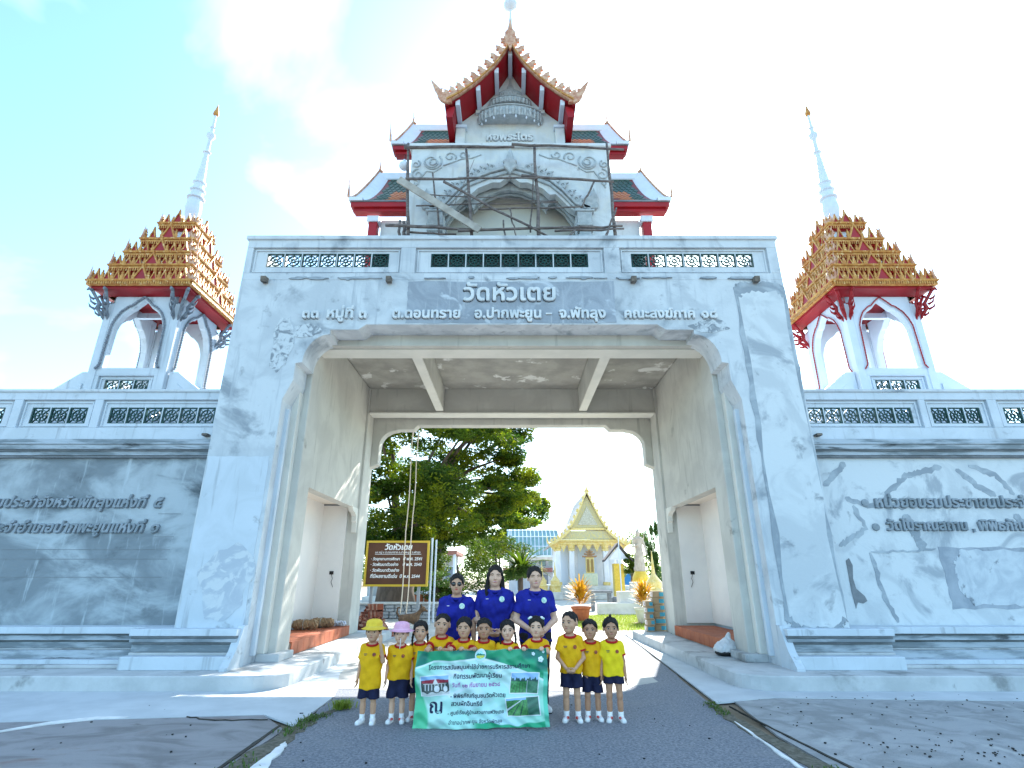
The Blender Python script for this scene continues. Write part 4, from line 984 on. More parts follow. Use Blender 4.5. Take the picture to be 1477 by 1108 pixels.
for s in (-1, 1):
    xx = CX+s*1.36; MB().box(xx-.13, xx+.13, 11.56, 11.7, 12.1, 13.12).build('gable_pilaster', PLT, C, bevel=.015)
    MB().box(xx-.17, xx+.17, 11.52, 11.72, 13.12, 13.2).build('pilaster_cap', WHITEP, C)
    # roof slab: red underside, tiles above
    th = .09
    top = [(CX+s*x, z) for x, z in cv]; bot = [(CX+s*x, z-th) for x, z in cv]
    n = len(cv)
    v = [(x, 10.9, z) for x, z in bot]+[(x, 13.8, z) for x, z in bot]; f = [(i, i+1, i+1+n, i+n) for i in range(n-1)]
    mesh_obj('roof_soffit', v, f, REDP, C, smooth=True)
    v = [(x, 10.9, z) for x, z in top]+[(x, 13.8, z) for x, z in top]
    mesh_obj('roof_slope', v, f, TILEO, C, smooth=True)
    # eave fascia
    x, z = cv[-1]
    MB().box(CX+s*x-.04, CX+s*x+.05, 10.9, 13.8, z-.13, z+.01).build('eave_board', REDD, C)
    MB().prism([(CX+s*(x-.22), z-.05), (CX+s*x, z-.10), (CX+s*(x+.01), z-.42), (CX+s*(x-.16), z-.42)], 'y', 11.0, 13.8).build('eave_skirt', REDP, C)
    # bargeboard
    up = [(CX+s*(x+.015), z+.055) for x, z in cv]; dn = [(CX+s*x, z-.06) for x, z in reversed(cv)]
    MB().prism(up+dn, 'y', 10.82, 10.93).build('bargeboard', PINKG, C, bevel=.012)
    up = [(CX+s*(x-.01), z+.03) for x, z in cv]; dn = [(CX+s*(x-.01), z-.03) for x, z in reversed(cv)]
    MB().prism(up+dn, 'y', 10.79, 10.83).build('bargeboard_bead', GOLD, C)
    # flame leaves along the rake
    ml = None
    for i in range(10):
        t = (i+.6)/10.3; x, z = curve(t); x2, z2 = curve(min(t+.03, 1)); sl = math.atan2(z2-z, x2-x)
        if ml is None:
            mb = MB().prism([(-.09, -.02), (.09, -.02), (.11, .07), (.07, .12), (.05, .22), (-.03, .30), (-.06, .20), (-.12, .16), (-.05, .11), (-.12, .05)], 'y', -.035, .035)
            o = mb.build('flame_leaf', PINKG, None, local=True, bevel=.01); ml = o.data
        else: o = bpy.data.objects.new('flame_leaf', ml); col.objects.link(o)
        o.parent = C; o.location = Vector((CX+s*(x+.02), 10.88, z+.08))-root_loc(C); o.rotation_euler = (0, -sl*s*.55, 0); o.scale = (-s, 1, 1)
    # horned end finial
    mb = MB().prism([(-.12, -.10), (.10, -.12), (.26, -.02), (.36, .12), (.40, .26), (.48, .40), (.62, .78), (.36, .50), (.30, .42), (.20, .44), (.22, .30), (.08, .26), (.12, .14), (-.02, .10)], 'y', -.05, .05)
    o = mb.build('end_finial', PINKG, None, local=True, bevel=.015); o.parent = C; o.location = Vector((CX+s*1.62, 10.88, 13.36))-root_loc(C); o.scale = (s*.8, 1, .9)
    # white purlin ends
    for t in (.27, .53, .80):
        x, z = curve(t); z -= th
        MB().box(CX+s*x-.055, CX+s*x+.055, 10.96, 11.7, z-.16, z+.02).build('purlin', WHITEP, C)
    # little purlin brackets
    for t in (.53,):
        x, z = curve(t); MB().box(CX+s*x-.10, CX+s*x+.10, 11.6, 11.7, z-.36, z-.25).build('purlin_corbel', PLT, C)
MB().box(CX-.055, CX+.055, 10.96, 11.7, 15.08, 15.28).build('purlin', WHITEP, C)
mb = MB().prism([(0, -.38), (.06, -.20), (.16, -.10), (.13, .0), (.19, .10), (.13, .18), (.15, .30), (.07, .40), (.05, .55), (0, .82), (-.05, .55), (-.07, .40), (-.15, .30), (-.13, .18), (-.19, .10), (-.13, .0), (-.16, -.10), (-.06, -.20)], 'y', -.07, .07)
o = mb.build('apex_finial', PINKG, None, local=True, bevel=.02); o.parent = C; o.location = Vector((CX, 10.84, 15.46))-root_loc(C)
# emblem: three-tiered parasol relief
def half_lathe(prof, c, n=20, fl=.45):
    v = []; f = []
    for r_, z in prof:
        for k in range(n+1):
            a = math.pi+math.pi*k/n; v.append((c[0]+r_*math.cos(a), c[1]+r_*fl*math.sin(a), c[2]+z))
    m_ = n+1
    for i in range(len(prof)-1):
        for k in range(n): f.append((i*m_+k, i*m_+k+1, (i+1)*m_+k+1, (i+1)*m_+k))
    f.append(tuple(range(m_-1, -1, -1))); f.append(tuple((len(prof)-1)*m_+k for k in range(m_)))
    return MB().add(v, f)
for i, (r_, z, h_) in enumerate(((.84, 13.36, .43), (.55, 13.97, .26), (.30, 14.33, .22))):
    n = 28
    half_lathe([(r_, z+.02), (r_*1.02, z+h_*.35), (r_*.98, z+h_*.7), (r_*.90, z+h_*.95), (r_*.84, z+h_), (r_*.60, z+h_*1.25), (r_*.45, z+h_*1.45)], (CX, 11.7, 0), n).build('parasol_tier', EMBL, C, smooth=False, bevel=0)
    half_lathe([(r_*1.04, z+h_*.78), (r_*1.06, z+h_*.84), (r_*1.0, z+h_*.9)], (CX, 11.7, 0), n).build('tier_rim', EMBL, C)
    nn_ = int(8+r_*10); mb = MB()
    for k in range(nn_):
        a = math.pi+math.pi*(k+.5)/nn_; x = CX+r_*1.03*math.cos(a); y = 11.7+r_*1.03*.45*math.sin(a)
        w_ = r_*math.pi/nn_*.40
        mb.tube([(x, y+.01, z+h_*.66), (x, y, z+h_*.35), (x, y+.005, z-.02)], [w_*.5, w_, w_*.3], 6)
    mb.build('fringe', EMBL, C)
for k in range(8):
    a = math.pi+math.pi*(k+.5)/8; MB().lathe([(.004, .07), (.012, .03), (.03, -.03), (.02, -.06), (.002, -.075)], (CX+.80*math.cos(a), 11.7+.80*.45*math.sin(a), 13.34), 8).build('tassel', WHITEP, C, smooth=True)
half_lathe([(.16, 14.6), (.11, 14.68), (.10, 14.74), (.06, 14.82), (.035, 14.92), (.012, 15.14)], (CX, 11.7, 0), 12).build('parasol_tip', EMBL, C)
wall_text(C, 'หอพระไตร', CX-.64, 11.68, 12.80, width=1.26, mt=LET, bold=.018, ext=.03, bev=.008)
# main spire behind the gable
MB().lathe([(.30, 15.3), (.32, 15.5), (.18, 15.7), (.22, 16.0), (.16, 16.3), (.13, 16.8), (.10, 17.0), (.13, 17.1), (.09, 17.2), (.06, 17.9), (.05, 18.5), (.06, 18.55), (.035, 18.6), (.03, 19.0), (.10, 19.05), (.20, 19.15), (.22, 19.25), (.16, 19.4), (.05, 19.5), (.03, 19.9)], (CX, 12.5, 0), 14).build('spire', WHITEP, C, auto=True)
# side wings with swept tiled roofs
def tiles(x0, x1, y0, z0, y1, z1, s, par, trim):
    """overlapping diamond tiles on a slightly concave slope; x runs outward from x0 to x1 (abs), rows up the slope"""
    rows = 12; cw = .135
    for kind, m_ in (('g', TILEG), ('o', TILEO), ('m', TILEM)):
        mb = MB()
        for i in range(rows):
            t = i/rows
            def S(t_): return (y0+(y1-y0)*t_, z0+(z1-z0)*(t_*.55+.45*t_*t_))
            yy, zz = S(t); y2, z2 = S(t+1.6/rows)
            xo = x1-trim*(t**.8); n = int((xo-x0)/cw)
            for j in range(n+1):
                xa = x0+(j+(.5 if i % 2 else 0))*cw
                if xa+cw*.5 > xo: continue
                edge = (xo-xa)/cw; inner = (xa-x0)
                k_ = 'g' if (t > .55 or edge < 2.2+ (rows-i)*.12) else ('o' if (t > .22 or edge < 6) else 'm')
                if k_ != kind: continue
                xc = CX+s*xa; h_ = cw*.5
                lift = .012
                mb.add([(xc-h_, yy+(y2-yy)*.45, zz+(z2-zz)*.45+lift), (xc, yy-.004, zz+lift+.01), (xc+h_, yy+(y2-yy)*.45, zz+(z2-zz)*.45+lift), (xc, y2, z2+.002),
                        (xc-h_, yy+(y2-yy)*.45, zz+(z2-zz)*.45-.01), (xc, yy-.004, zz-.01), (xc+h_, yy+(y2-yy)*.45, zz+(z2-zz)*.45-.01)], [(0, 1, 2, 3), (0, 4, 5, 1), (1, 5, 6, 2)])
        if mb.v: tag(mb.build('roof_tiles', m_, par), kind='stuff')
def side_roof(s, xi, xe, ye, ze, yr, zr, trim):
    # backing slope
    rows = 10
    def S(t_): return (ye+(yr-ye)*t_, ze+(zr-ze)*(t_*.55+.45*t_*t_))
    v = []; f = []
    for k in range(rows+1):
        t = k/rows; y, z = S(t); v += [(CX+s*xi, y, z-.015), (CX+s*(xe-trim*t**.8), y, z-.015)]
    for k in range(rows): f.append((k*2, k*2+1, k*2+3, k*2+2))
    mesh_obj('roof_backing', v, f, TILEM, C)
    tiles(xi, xe-.05, ye, ze, yr, zr, s, C, trim)
    # white swept verge: thick curved band rising from the eave tip to the ridge
    inn = []; outp = []
    for k in range(13):
        t = k/12; y, z = S(t); x = xe-trim*t**.8
        inn.append((x, y, z)); 
        w_ = .30*(1-.2*t)+.10*math.sin(t*math.pi)
        outp.append((x+w_, y-.02, z+.03+.22*t**2+.03))
    v = [(CX+s*a, b, c) for a, b, c in inn]+[(CX+s*a, b, c) for a, b, c in outp]
    v += [(p[0], p[1]+.05, p[2]-.08) for p in v]
    n = 13; f = []
    for k in range(n-1):
        f += [(k, k+1, k+1+n, k+n), (k+2*n, k+3*n, k+1+3*n, k+1+2*n), (k+n, k+1+n, k+1+3*n, k+3*n), (k, k+2*n, k+1+2*n, k+1)]
    f += [(0, n, 3*n, 2*n), (n-1, 3*n-1, 4*n-1, 2*n-1)]
    mesh_obj('white_verge', v, f, WHITEP, C)
    mb = MB(); pr = [Vector((CX+s*(a+.02), b, c+.02)) for a, b, c in outp]; mb.tube(pr, .03, 6); mb.build('verge_bead', PINKG, C, smooth=True)
    # slender hooked finials
    a, b, c = outp[0]
    MB().tube([(CX+s*(a-.05), b, c-.02), (CX+s*(a+.06), b, c+.05), (CX+s*(a+.07), b, c+.35), (CX+s*(a+.10), b, c+.75)], [.045, .04, .022, .004], 6).build('verge_finial', PINKG, C, smooth=True)
    a, b, c = outp[-1]
    MB().tube([(CX+s*(a-.06), b, c-.05), (CX+s*(a+.01), b, c+.05), (CX+s*(a), b, c+.2), (CX+s*(a+.03), b, c+.42)], [.045, .035, .02, .004], 6).build('verge_finial', PINKG, C, smooth=True)
    # white ridge
    y, z = S(1)
    MB().box(*sorted((CX+s*xi, CX+s*(xe-trim+.25))), y-.04, y+.12, z-.02, z+.22).build('ridge', WHITEP, C, bevel=.02)
    # rear slope
    y = y+0
    v = [(CX+s*xi, y+.05, z), (CX+s*(xe-trim+.2), y+.05, z), (CX+s*(xe-trim+.2), y+.35, z-.35), (CX+s*xi, y+.35, z-.35)]
    mesh_obj('rear_slope', v, [(0, 1, 2, 3)], TILEG, C)
    # red fascia in two steps, white corner block, soffit
    MB().box(*sorted((CX+s*xi, CX+s*(xe+.30))), ye-.03, ye+.05, ze-.05, ze-.005).build('eave_edge', GREYD, C)
    MB().box(*sorted((CX+s*(xe-.02), CX+s*(xe+.33))), ye-.06, ye+.4, ze-.03, ze+.07).build('verge_block', WHITEP, C)
    MB().box(*sorted((CX+s*xi, CX+s*(xe+.28))), ye-.01, ye+.30, ze-.19, ze-.05).build('eave_fascia', REDP, C, bevel=.008)
    MB().box(*sorted((CX+s*xi, CX+s*(xe+.22))), ye+.06, ye+.30, ze-.28, ze-.191).build('eave_fascia', REDP, C, bevel=.008)
side_roof(-1, 2.4, 3.78, 11.42, 10.60, 12.35, 12.05, .35)
side_roof(1, 2.4, 3.78, 11.42, 10.60, 12.35, 12.05, .35)
side_roof(-1, 1.45, 2.95, 11.8, 12.78, 12.5, 13.95, .32)
side_roof(1, 1.45, 2.95, 11.8, 12.78, 12.5, 13.95, .32)
for s in (-1, 1):
    MB().box(*sorted((CX+s*2.2, CX+s*3.35)), 11.8, 13.0, 7.0, 10.27).build('side_wall', PLT, C)
    MB().box(*sorted((CX+s*3.40, CX+s*3.62)), 11.62, 11.84, 7.0, 10.10).build('corner_column', REDP, C, bevel=.01)
    MB().box(*sorted((CX+s*3.36, CX+s*3.66)), 11.58, 11.88, 10.10, 10.26).build('column_cap', WHITEP, C)
    MB().box(*sorted((CX+s*1.45, CX+s*2.55)), 12.0, 13.2, 12.1, 12.45).build('upper_side_wall', PLT, C)

# ================================================================ scaffold
S_ = empty('scaffold', (0, 10.7, 7.0), 'rickety scaffold of weathered grey wooden poles in front of the tower arch', 'scaffold')
def pole(p, q, r0, name='pole', m_=WOODP, Y=10.7, Y2=None, seed=0, n=7):
    a, b = at(*p, Y), at(*q, Y2 or Y); rr = random.Random(seed+int(p[0])); pts = []
    for i in range(n):
        t = i/(n-1); v = a.lerp(b, t)
        if 0 < i < n-1: v = v+Vector((rr.uniform(-.018, .018), rr.uniform(-.018, .018), rr.uniform(-.018, .018)))
        pts.append(v)
    MB().tube(pts, [r0*(1.0-.25*i/(n-1))*rr.uniform(.9, 1.1) for i in range(n)], 7).build(name, m_, S_, smooth=True)
V_ = [((588, 352), (589, 207)), ((681, 352), (672, 212)), ((778, 352), (771, 209)), ((889, 352), (875, 207)), ((636, 352), (624, 250)), ((857, 262), (838, 300)), ((729, 352), (726, 318)), ((765, 335), (769, 250))]
for i, (p, q) in enumerate(V_):
    pole(p, q, (.045, .042, .046, .042, .028, .026, .026, .02)[i], seed=i, Y=10.72 if i < 4 else 10.9)
Hn = [((583, 213), (742, 212), .05), ((738, 208), (900, 216), .042), ((585, 258), (776, 257), .04), ((752, 253), (885, 262), .042), ((690, 302), (842, 298), .030), ((600, 297), (802, 292), .02), ((608, 280), (805, 291), .018),
      ((556, 325), (700, 331), .05), ((660, 333), (815, 328), .045), ((812, 329), (898, 326), .045), ((800, 333), (900, 330), .035), ((590, 335), (658, 338), .03), ((758, 341), (790, 342), .035)]
for i, (p, q, r_) in enumerate(Hn): pole(p, q, r_*.85, seed=30+i, Y=10.62 if r_ > .03 else 10.8)
pole((640, 262), (790, 341), .035, seed=60, Y=10.55); pole((655, 296), (684, 230), .008, seed=61, Y=10.6)
pole((870, 352), (889, 300), .03, seed=62, Y=10.55); pole((820, 342), (836, 325), .02, seed=63, Y=10.6); pole((735, 300), (745, 342), .02, seed=64, Y=10.6)
pole((584, 352), (582, 320), .05, seed=66, Y=10.8); pole((575, 352), (577, 318), .04, seed=67, Y=10.85)
a, b = at(575, 258, 10.5), at(692, 331, 10.5); d_ = (b-a).normalized(); n_ = Vector((-d_.z, 0, d_.x))*.085
mb = MB(); v = [a-n_, a+n_, b+n_, b-n_]; v += [p+Vector((0, .045, 0)) for p in v]
mb.add(v, [(0, 1, 2, 3), (7, 6, 5, 4), (0, 4, 5, 1), (1, 5, 6, 2), (2, 6, 7, 3), (3, 7, 4, 0)]).build('plank', WOODL, S_)
a = at(583, 238, 10.8)
L_ = empty('flood_lamp', a, 'small white lamp hanging at the left edge of the scaffold', 'lamp')
MB().lathe([(.03, .16), (.045, .10), (.05, .08), (.12, .02), (.13, -.05), (.09, -.11), (.01, -.13)], a, 12).build('lamp_shade', WHITEP, L_, smooth=True)
MB().tube([a+Vector((0, 0, .15)), a+Vector((.01, 0, .32))], .008, 6).build('cord', BLACK, L_)
# ================================================================ people
SKINS = [mat('skin_light', (.70, .43, .30), (.64, .38, .26), 30, .5), mat('skin_medium', (.58, .33, .21), (.52, .29, .18), 30, .5), mat('skin_tan', (.47, .25, .15), (.42, .21, .125), 30, .5)]
HAIR = mat('black_hair', (.006, .005, .005), (.014, .010, .009), 60, .6, .5, 200, stretch=(1, 1, .2))
YEL = mat('yellow_shirt', (.80, .43, .004), (.70, .36, .003), 12, .8, .15, 60)
YELB = mat('bright_yellow_shirt', (.84, .62, .01), (.76, .55, .01), 12, .8, .15, 60)
REDT = mat('red_trim', (.42, .012, .012), rough=.8)
NAVY = mat('navy_cloth', (.007, .009, .035), (.011, .013, .048), 14, .8, .15, 60)
BLUE = mat('royal_blue_polo', (.008, .014, .27), (.006, .010, .20), 12, .75, .12, 60)
DARKT = mat('dark_trousers', (.012, .012, .016), (.02, .02, .026), 14, .8, .1, 60)
SOCK = mat('white_cotton', (.80, .80, .80), (.74, .74, .75), 20, .85)
SHOER = mat('shoe_red', (.50, .06, .05), rough=.6)
EYEW = mat('eye_white', (.75, .73, .70), rough=.3); EYEB = mat('eye_dark', (.015, .01, .008), rough=.2)
LIPK = mat('lips_pink', (.42, .13, .11), rough=.5); LIPR = mat('lips_red', (.50, .05, .06), rough=.45); TOOTH = mat('teeth', (.8, .79, .74), rough=.3)
BADGE = mat('badge_pale', (.70, .80, .74), (.30, .55, .45), 60, .6); GLASS = mat('dark_lens', (.012, .008, .01), rough=.15, spec=.6)
HATY = mat('yellow_hat', (.80, .55, .05), (.72, .47, .04), 18, .85, .3, 80); HATP = mat('pink_hat', (.80, .42, .55), (.72, .36, .50), 18, .85, .3, 80)
INK = mat('dark_print', (.03, .03, .08), rough=.8)
def V3(*a): return np.array(a, float)
def hand_prims(wr, d, up, L, curl=.35, thumb=1):
    """palm, four fingers of different lengths bent at two joints, thumb from the side of the palm"""
    d = Vector(d).normalized(); up = Vector(up); up = (up-d*up.dot(d)).normalized(); n = d.cross(up)*thumb   # n: towards the palm side
    wr = Vector(wr); P = []
    pl = L*.50; pw = L*.21
    c = wr+d*pl*.55
    Rm = Matrix((d, up, d.cross(up))).transposed()
    P.append(U('e', c, (pl*.62, pw*1.02, L*.13), R=[list(r_) for r_ in Rm], k=L*.06))
    fr = L*.052
    for i, (o_, fl) in enumerate(((.78, .40), (.27, .46), (-.25, .43), (-.72, .33))):
        b = wr+d*pl*.92+up*pw*o_; f1 = b+(d*math.cos(curl)+n*math.sin(curl)+up*o_*.08)*L*fl*.45
        c2 = curl*2.1; f2 = f1+(d*math.cos(c2)+n*math.sin(c2))*L*fl*.32; c3 = curl*3.0; f3 = f2+(d*math.cos(c3)+n*math.sin(c3))*L*fl*.25
        P += [U('c', b, f1, fr*1.15, fr, k=L*.015), U('c', f1, f2, fr, fr*.92, k=L*.012), U('c', f2, f3, fr*.92, fr*.8, k=L*.012)]
    t0 = wr+d*pl*.25+up*pw*.8; t1 = t0+(d*.6+up*.75+n*.25).normalized()*L*.20; t2 = t1+(d*.85+up*.2+n*.4).normalized()*L*.17
    P += [U('c', t0, t1, fr*1.4, fr*1.15, k=L*.03), U('c', t1, t2, fr*1.15, fr*.9, k=L*.012)]
    return P
def person(x, Y, H, adult, label, skin=1, rz=0., arms=('down', 'down'), top='tee', topz=(.45,), bottom='shorts', hair='buzz', hat=None, group=None,
           hold=None, trim=True, headturn=0., headtilt=0., shirt=None, smile=False, wide=1., shoes='white', face=None, legs=1, glasses=False, hem=None, botz=None):
    rz = rz or (0 if (hold or 'hold' in arms) else rnd.uniform(-.12, .12))
    root = empty('person', (x, Y, 0), label, 'woman' if adult else 'child', group, rz)
    S = H; sk = SKINS[skin]
    if adult: hh, zch, zs, sw, zch2, hipw, zcr, kn, lw = .150*S, .850*S, .812*S, .097*S, .70*S, .052*S, .50*S, .275*S, 1.0
    else: hh, zch, zs, sw, zch2, hipw, zcr, kn, lw = .200*S, .800*S, .762*S, .086*S, .63*S, .047*S, .44*S, .24*S, 1.0
    sw *= wide
    # ---- head frame (turned/tilted)
    hc = Vector((0, .0, zch+hh*.5)); HR = Matrix.Rotation(headturn, 3, 'Z') @ Matrix.Rotation(headtilt, 3, 'Y')
    def hp(a, b, c): return hc+HR @ Vector((a*hh, b*hh, (c-.5)*hh))
    HL = [list(r_) for r_ in HR]
    wd = .36 if adult else .40
    B = [U('e', hp(0, .06, .62), (wd*hh, .43*hh, .38*hh), R=HL, k=.03*hh),
         U('e', hp(0, -.06, .36), (wd*.86*hh, .33*hh, .36*hh), R=HL, k=.12*hh),
         U('e', hp(0, -.20, .12), (wd*.45*hh, .16*hh, .13*hh), R=HL, k=.12*hh),
         U('e', hp(-.17, -.27, .36), (.12*hh, .10*hh, .12*hh), R=HL, k=.08*hh), U('e', hp(.17, -.27, .36), (.12*hh, .10*hh, .12*hh), R=HL, k=.08*hh),
         U('c', hp(0, -.37, .50), hp(0, -.44 if adult else -.42, .37), .035*hh, .055*hh, k=.05*hh),
         U('c', hp(-.05, -.38, .355), hp(.05, -.38, .355), .04*hh, .04*hh, k=.03*hh),
         U('c', hp(-.10, -.345, .235), hp(.10, -.345, .235), .035*hh, .035*hh, k=.05*hh),
         U('c', hp(-.22, -.30, .60), hp(.22, -.30, .60), .045*hh, .045*hh, k=.07*hh)]
    for sx in (-1, 1):
        B.append(U('e', hp(sx*wd*1.02, .04, .45), (.045*hh, .085*hh, .13*hh), R=HL, k=.02*hh))
        s_ = U('e', hp(sx*.16, -.43, .50), (.085*hh, .06*hh, .04*hh), R=HL); s_['op'] = 's'; 
        B.append(s_)
    nr = .17*hh if not adult else .215*hh
    B.append(U('c', (0, .015*S, zs-.01*S), tuple(hp(0, .03, .14)), nr*1.1, nr, k=.12*hh))
    # ---- torso
    ty = .62
    B += [U('c', (0, .01*S, zcr+.02*S), (0, .005*S, zch2), .085*S*wide/ (1), .098*S*wide if not adult else .095*S*wide, sy=ty, k=.03*S),
          U('c', (0, .005*S, zch2), (0, .01*S, zs-.055*S), .095*S*wide, .065*S*wide, sy=ty, k=.03*S),
          U('c', (-sw, .01*S, zs-.025*S), (sw, .01*S, zs-.025*S), .034*S, .034*S, k=.03*S)]
    if adult:
        pass
    # ---- legs
    ks = .052*S if adult else .044*S; an = .024*S
    fx = .055*S
    for sx in (-1, 1):
        hipp = (sx*hipw, .01*S, zcr+.01*S); knp = (sx*fx, 0, kn); anp = (sx*fx*1.05, .015*S, .045*S)
        B += [U('c', hipp, knp, ks*1.15*wide, ks*.66, k=.03*S), U('c', knp, anp, ks*.64, an*.95, k=.02*S),
              U('c', (sx*fx*1.03, .012*S, kn*.72), (sx*fx*1.03, .014*S, kn*.5), ks*.66, ks*.55, k=.02*S),
              U('c', (anp[0], .02*S, .022*S), (sx*fx*1.35, -.075*S if adult else -.07*S, .018*S), .022*S, .02*S, k=.015*S)]
    # ---- arms
    ur = .030*S if adult else .027*S
    HLn = .105*S if adult else .105*S
    elbows = []
    for i, sx in enumerate((-1, 1)):
        A = arms[i]; sh = Vector((sx*sw, .01*S, zs-.03*S))
        if A == 'down': el = sh+Vector((sx*.035, 0.02, -.165))*S; wr = el+Vector((sx*.012, -.03, -.135))*S; d = (0, -.15, -1); up = (0, -1, 0); cu = .28; th = -sx
        elif A == 'hold':
            zb, dx, dy = hold[i]; wr = Vector((dx-x, dy-Y+.035, zb-.015)); el = (sh+wr)/2+Vector((sx*.05*S, .0, -.05*S)); d = (0, -.85, .55); up = (-sx, 0, 0); cu = .8; th = 1 if sx > 0 else -1
        elif A == 'clasp': el = sh+Vector((sx*.045, -.005, -.165))*S; wr = Vector((sx*.045*S, -.125*S, zcr+.045*S)); d = (-sx*.8, -.2, -.55); up = (0, -.6, .6); cu = .35; th = sx
        elif A == 'cheek': el = sh+Vector((sx*.055, -.06, -.125))*S; wr = Vector((sx*.115*S, -.10*S, zch-.015*S)); d = (-sx*.1, .05, 1); up = (-sx, 0, 0); cu = .25; th = -sx
        elif A == 'back': el = sh+Vector((sx*.045, .05, -.15))*S; wr = el+Vector((-sx*.04, .05, -.12))*S; d = (-sx*.6, .2, -.5); up = (0, 1, 0); cu = .3; th = -sx
        elif A == 'bend': el = sh+Vector((sx*.05, .01, -.155))*S; wr = Vector((sx*.06*S, -.14*S, zcr+.10*S)); d = (-sx*.8, -.4, .1); up = (0, -.3, 1); cu = .4; th = sx
        B += [U('c', sh, el, ur*1.1, ur*.82, k=.02*S), U('c', el, wr, ur*.84, ur*.56, k=.012*S)]
        B += hand_prims(wr, d, up, HLn, cu, th)
        elbows.append((sh, el, wr))
    sdf_obj('body', B, .0064 if adult else .0052, sk, root)
    # ---- clothes
    pert = rnd.uniform(0, 6)
    def folds(X, Y_, Z):
        return (.0032*np.sin(X*36+Z*12+pert+1.3*np.sin(Z*17+pert))+.0030*np.sin(X*19-Z*42+Y_*30+pert*2+np.sin(X*30))+.0018*np.sin(X*80+Z*33+pert)).astype(np.float32)
    g = .012 if not adult else .013
    tz = hem if hem is not None else (zcr-.035*S if adult else zcr-.01*S)
    if top:
        m_ = shirt or (BLUE if adult else YEL)
        bw = .090*S*wide
        T = [U('c', (0, .01*S, tz-.03*S), (0, .005*S, zch2), bw+g+(.016*S if not adult else .020*S), .098*S*wide+g, sy=ty+.06, k=.03*S),
             U('c', (0, .005*S, zch2), (0, .01*S, zs-.055*S), .097*S*wide+g, .066*S*wide+g, sy=ty+.06, k=.03*S),
             U('c', (-sw, .01*S, zs-.030*S), (sw, .01*S, zs-.030*S), .032*S+g*.7, .032*S+g*.7, k=.035*S), U('c', (-sw*.2, .012*S, zs-.005*S), (-sw*.9, .01*S, zs-.028*S), .036*S, .030*S, k=.03*S), U('c', (sw*.2, .012*S, zs-.005*S), (sw*.9, .01*S, zs-.028*S), .036*S, .030*S, k=.03*S)]
        if adult:
            for sx in (-1, 1): T.append(U('e', (sx*.045*S, -.050*S, .715*S), (.05*S, .036*S, .05*S), k=.05*S))
        T.append(U('p', (0, 0, -1), -tz)); T[-1]['op'] = 'i'
        sl = []
        for i, sx in enumerate((-1, 1)):
            sh, el, wr = elbows[i]; dv = (el-sh).normalized(); e_ = sh+dv*(.105*S if not adult else .115*S)
            q = U('c', tuple(sh), tuple(e_+dv*.01), .030*S+g*.7, (.034*S if adult else .036*S)+g*.8, k=.025*S); q['cut'] = (dv, dv.dot(e_)); sl.append((q, e_, dv))
        # sleeves are cut square by building them as their own fields, merged with the torso
        F1 = T[:-1]+[s_[0] for s_ in sl]+[T[-1]]
        neck = U('e', (0, -.01*S, zs+.028*S), (.052*S if adult else .056*S, .05*S, .034*S)); neck['op'] = 's'; F1.append(neck)
        h_ = .0085
        Fd, lo = sdf_field(F1, h_, fold=folds)
        ax = [lo[i]+h_*np.arange(Fd.shape[i]) for i in range(3)]
        X, Yy, Z = np.meshgrid(*ax, indexing='ij')
        for (q, e_, dv), sx in ():
            # cut only near this sleeve
            dd = X*dv.x+Yy*dv.y+Z*dv.z-dv.dot(e_); near = np.sqrt((X-e_.x)**2+(Yy-e_.y)**2+(Z-e_.z)**2) < .085*S/1.0*.8
            Fd = np.where(near, np.maximum(Fd, dd), Fd)
        V, Q = surf_nets(Fd, lo, h_)
        so2 = mesh_obj('shirt', V, Q, m_, root, smooth=True, local=True)
        # trim: collar and cuffs
        if trim or adult:
            cm = REDT if not adult else m_
            mb = MB(); n = 20; rr_ = (.060*S, .052*S) if not adult else (.056*S, .050*S)
            pts = []
            for k in range(n+1):
                a = 2*math.pi*k/n; pts.append((rr_[0]*math.cos(a), -.004*S+rr_[1]*math.sin(a), zs+.012*S+.014*S*math.sin(a)))
            mb.tube(pts, .0115*S if not adult else .013*S, 7); mb.build('collar', cm, root, smooth=True, local=True)
            if adult:
                for sx in (-1, 1):
                    MB().prism([(sx*.006*S, zs-.028*S), (sx*.035*S, zs-.022*S), (sx*.052*S, zs+.012*S), (sx*.03*S, zs+.004*S)], 'y', -.078*S, -.068*S).build('collar_flap', cm, root, local=True)
            else:
                for q, e_, dv in sl:
                    mb = MB(); r2 = .036*S+g*.8+.002; mb.tube([e_-dv*.011*S*1.3, e_+dv*.003], [r2, r2], 14); mb.build('cuff', cm, root, smooth=False, local=True)
        if adult:
            bz = .73*S; by = -(.098*S*wide+g)*(ty+.06)-.028*S
            o = MB().lathe([(.034, 0), (.034, .004), (.02, .006)], (0, 0, 0), 20).build('badge', BADGE, root, local=True); o.location = (.052*S, by*1.02, bz+.03*S); o.rotation_euler = (R(82), 0, R(8))
            MB().box(-.070*S, -.050*S, by*.93-.004, by*.93, bz+.030*S, bz+.034*S).build('name_print', SOCK, root, local=True)
        else:
            by = -(.098*S*wide+g)*(ty+.06)-.006
            o = MB().lathe([(.020*S/1.05, 0), (.020*S/1.05, .003)], (0, 0, 0), 16).build('chest_crest', mat('crest', (.50, .12, .02), (.1, .03, .05), 90, .8) if 'crest' not in bpy.data.materials else bpy.data.materials['crest'], root, local=True)
            o.location = (.048*S, by*.97, zch2+.045*S); o.rotation_euler = (R(84), 0, R(14))
            o = MB().box(-.068*S, -.030*S, by*.93-.003, by*.93, zch2+.048*S, zch2+.054*S).box(-.064*S, -.036*S, by*.93-.003, by*.93, zch2+.036*S, zch2+.041*S).build('chest_print', INK, root, local=True)
            tag(o, kind='stuff')
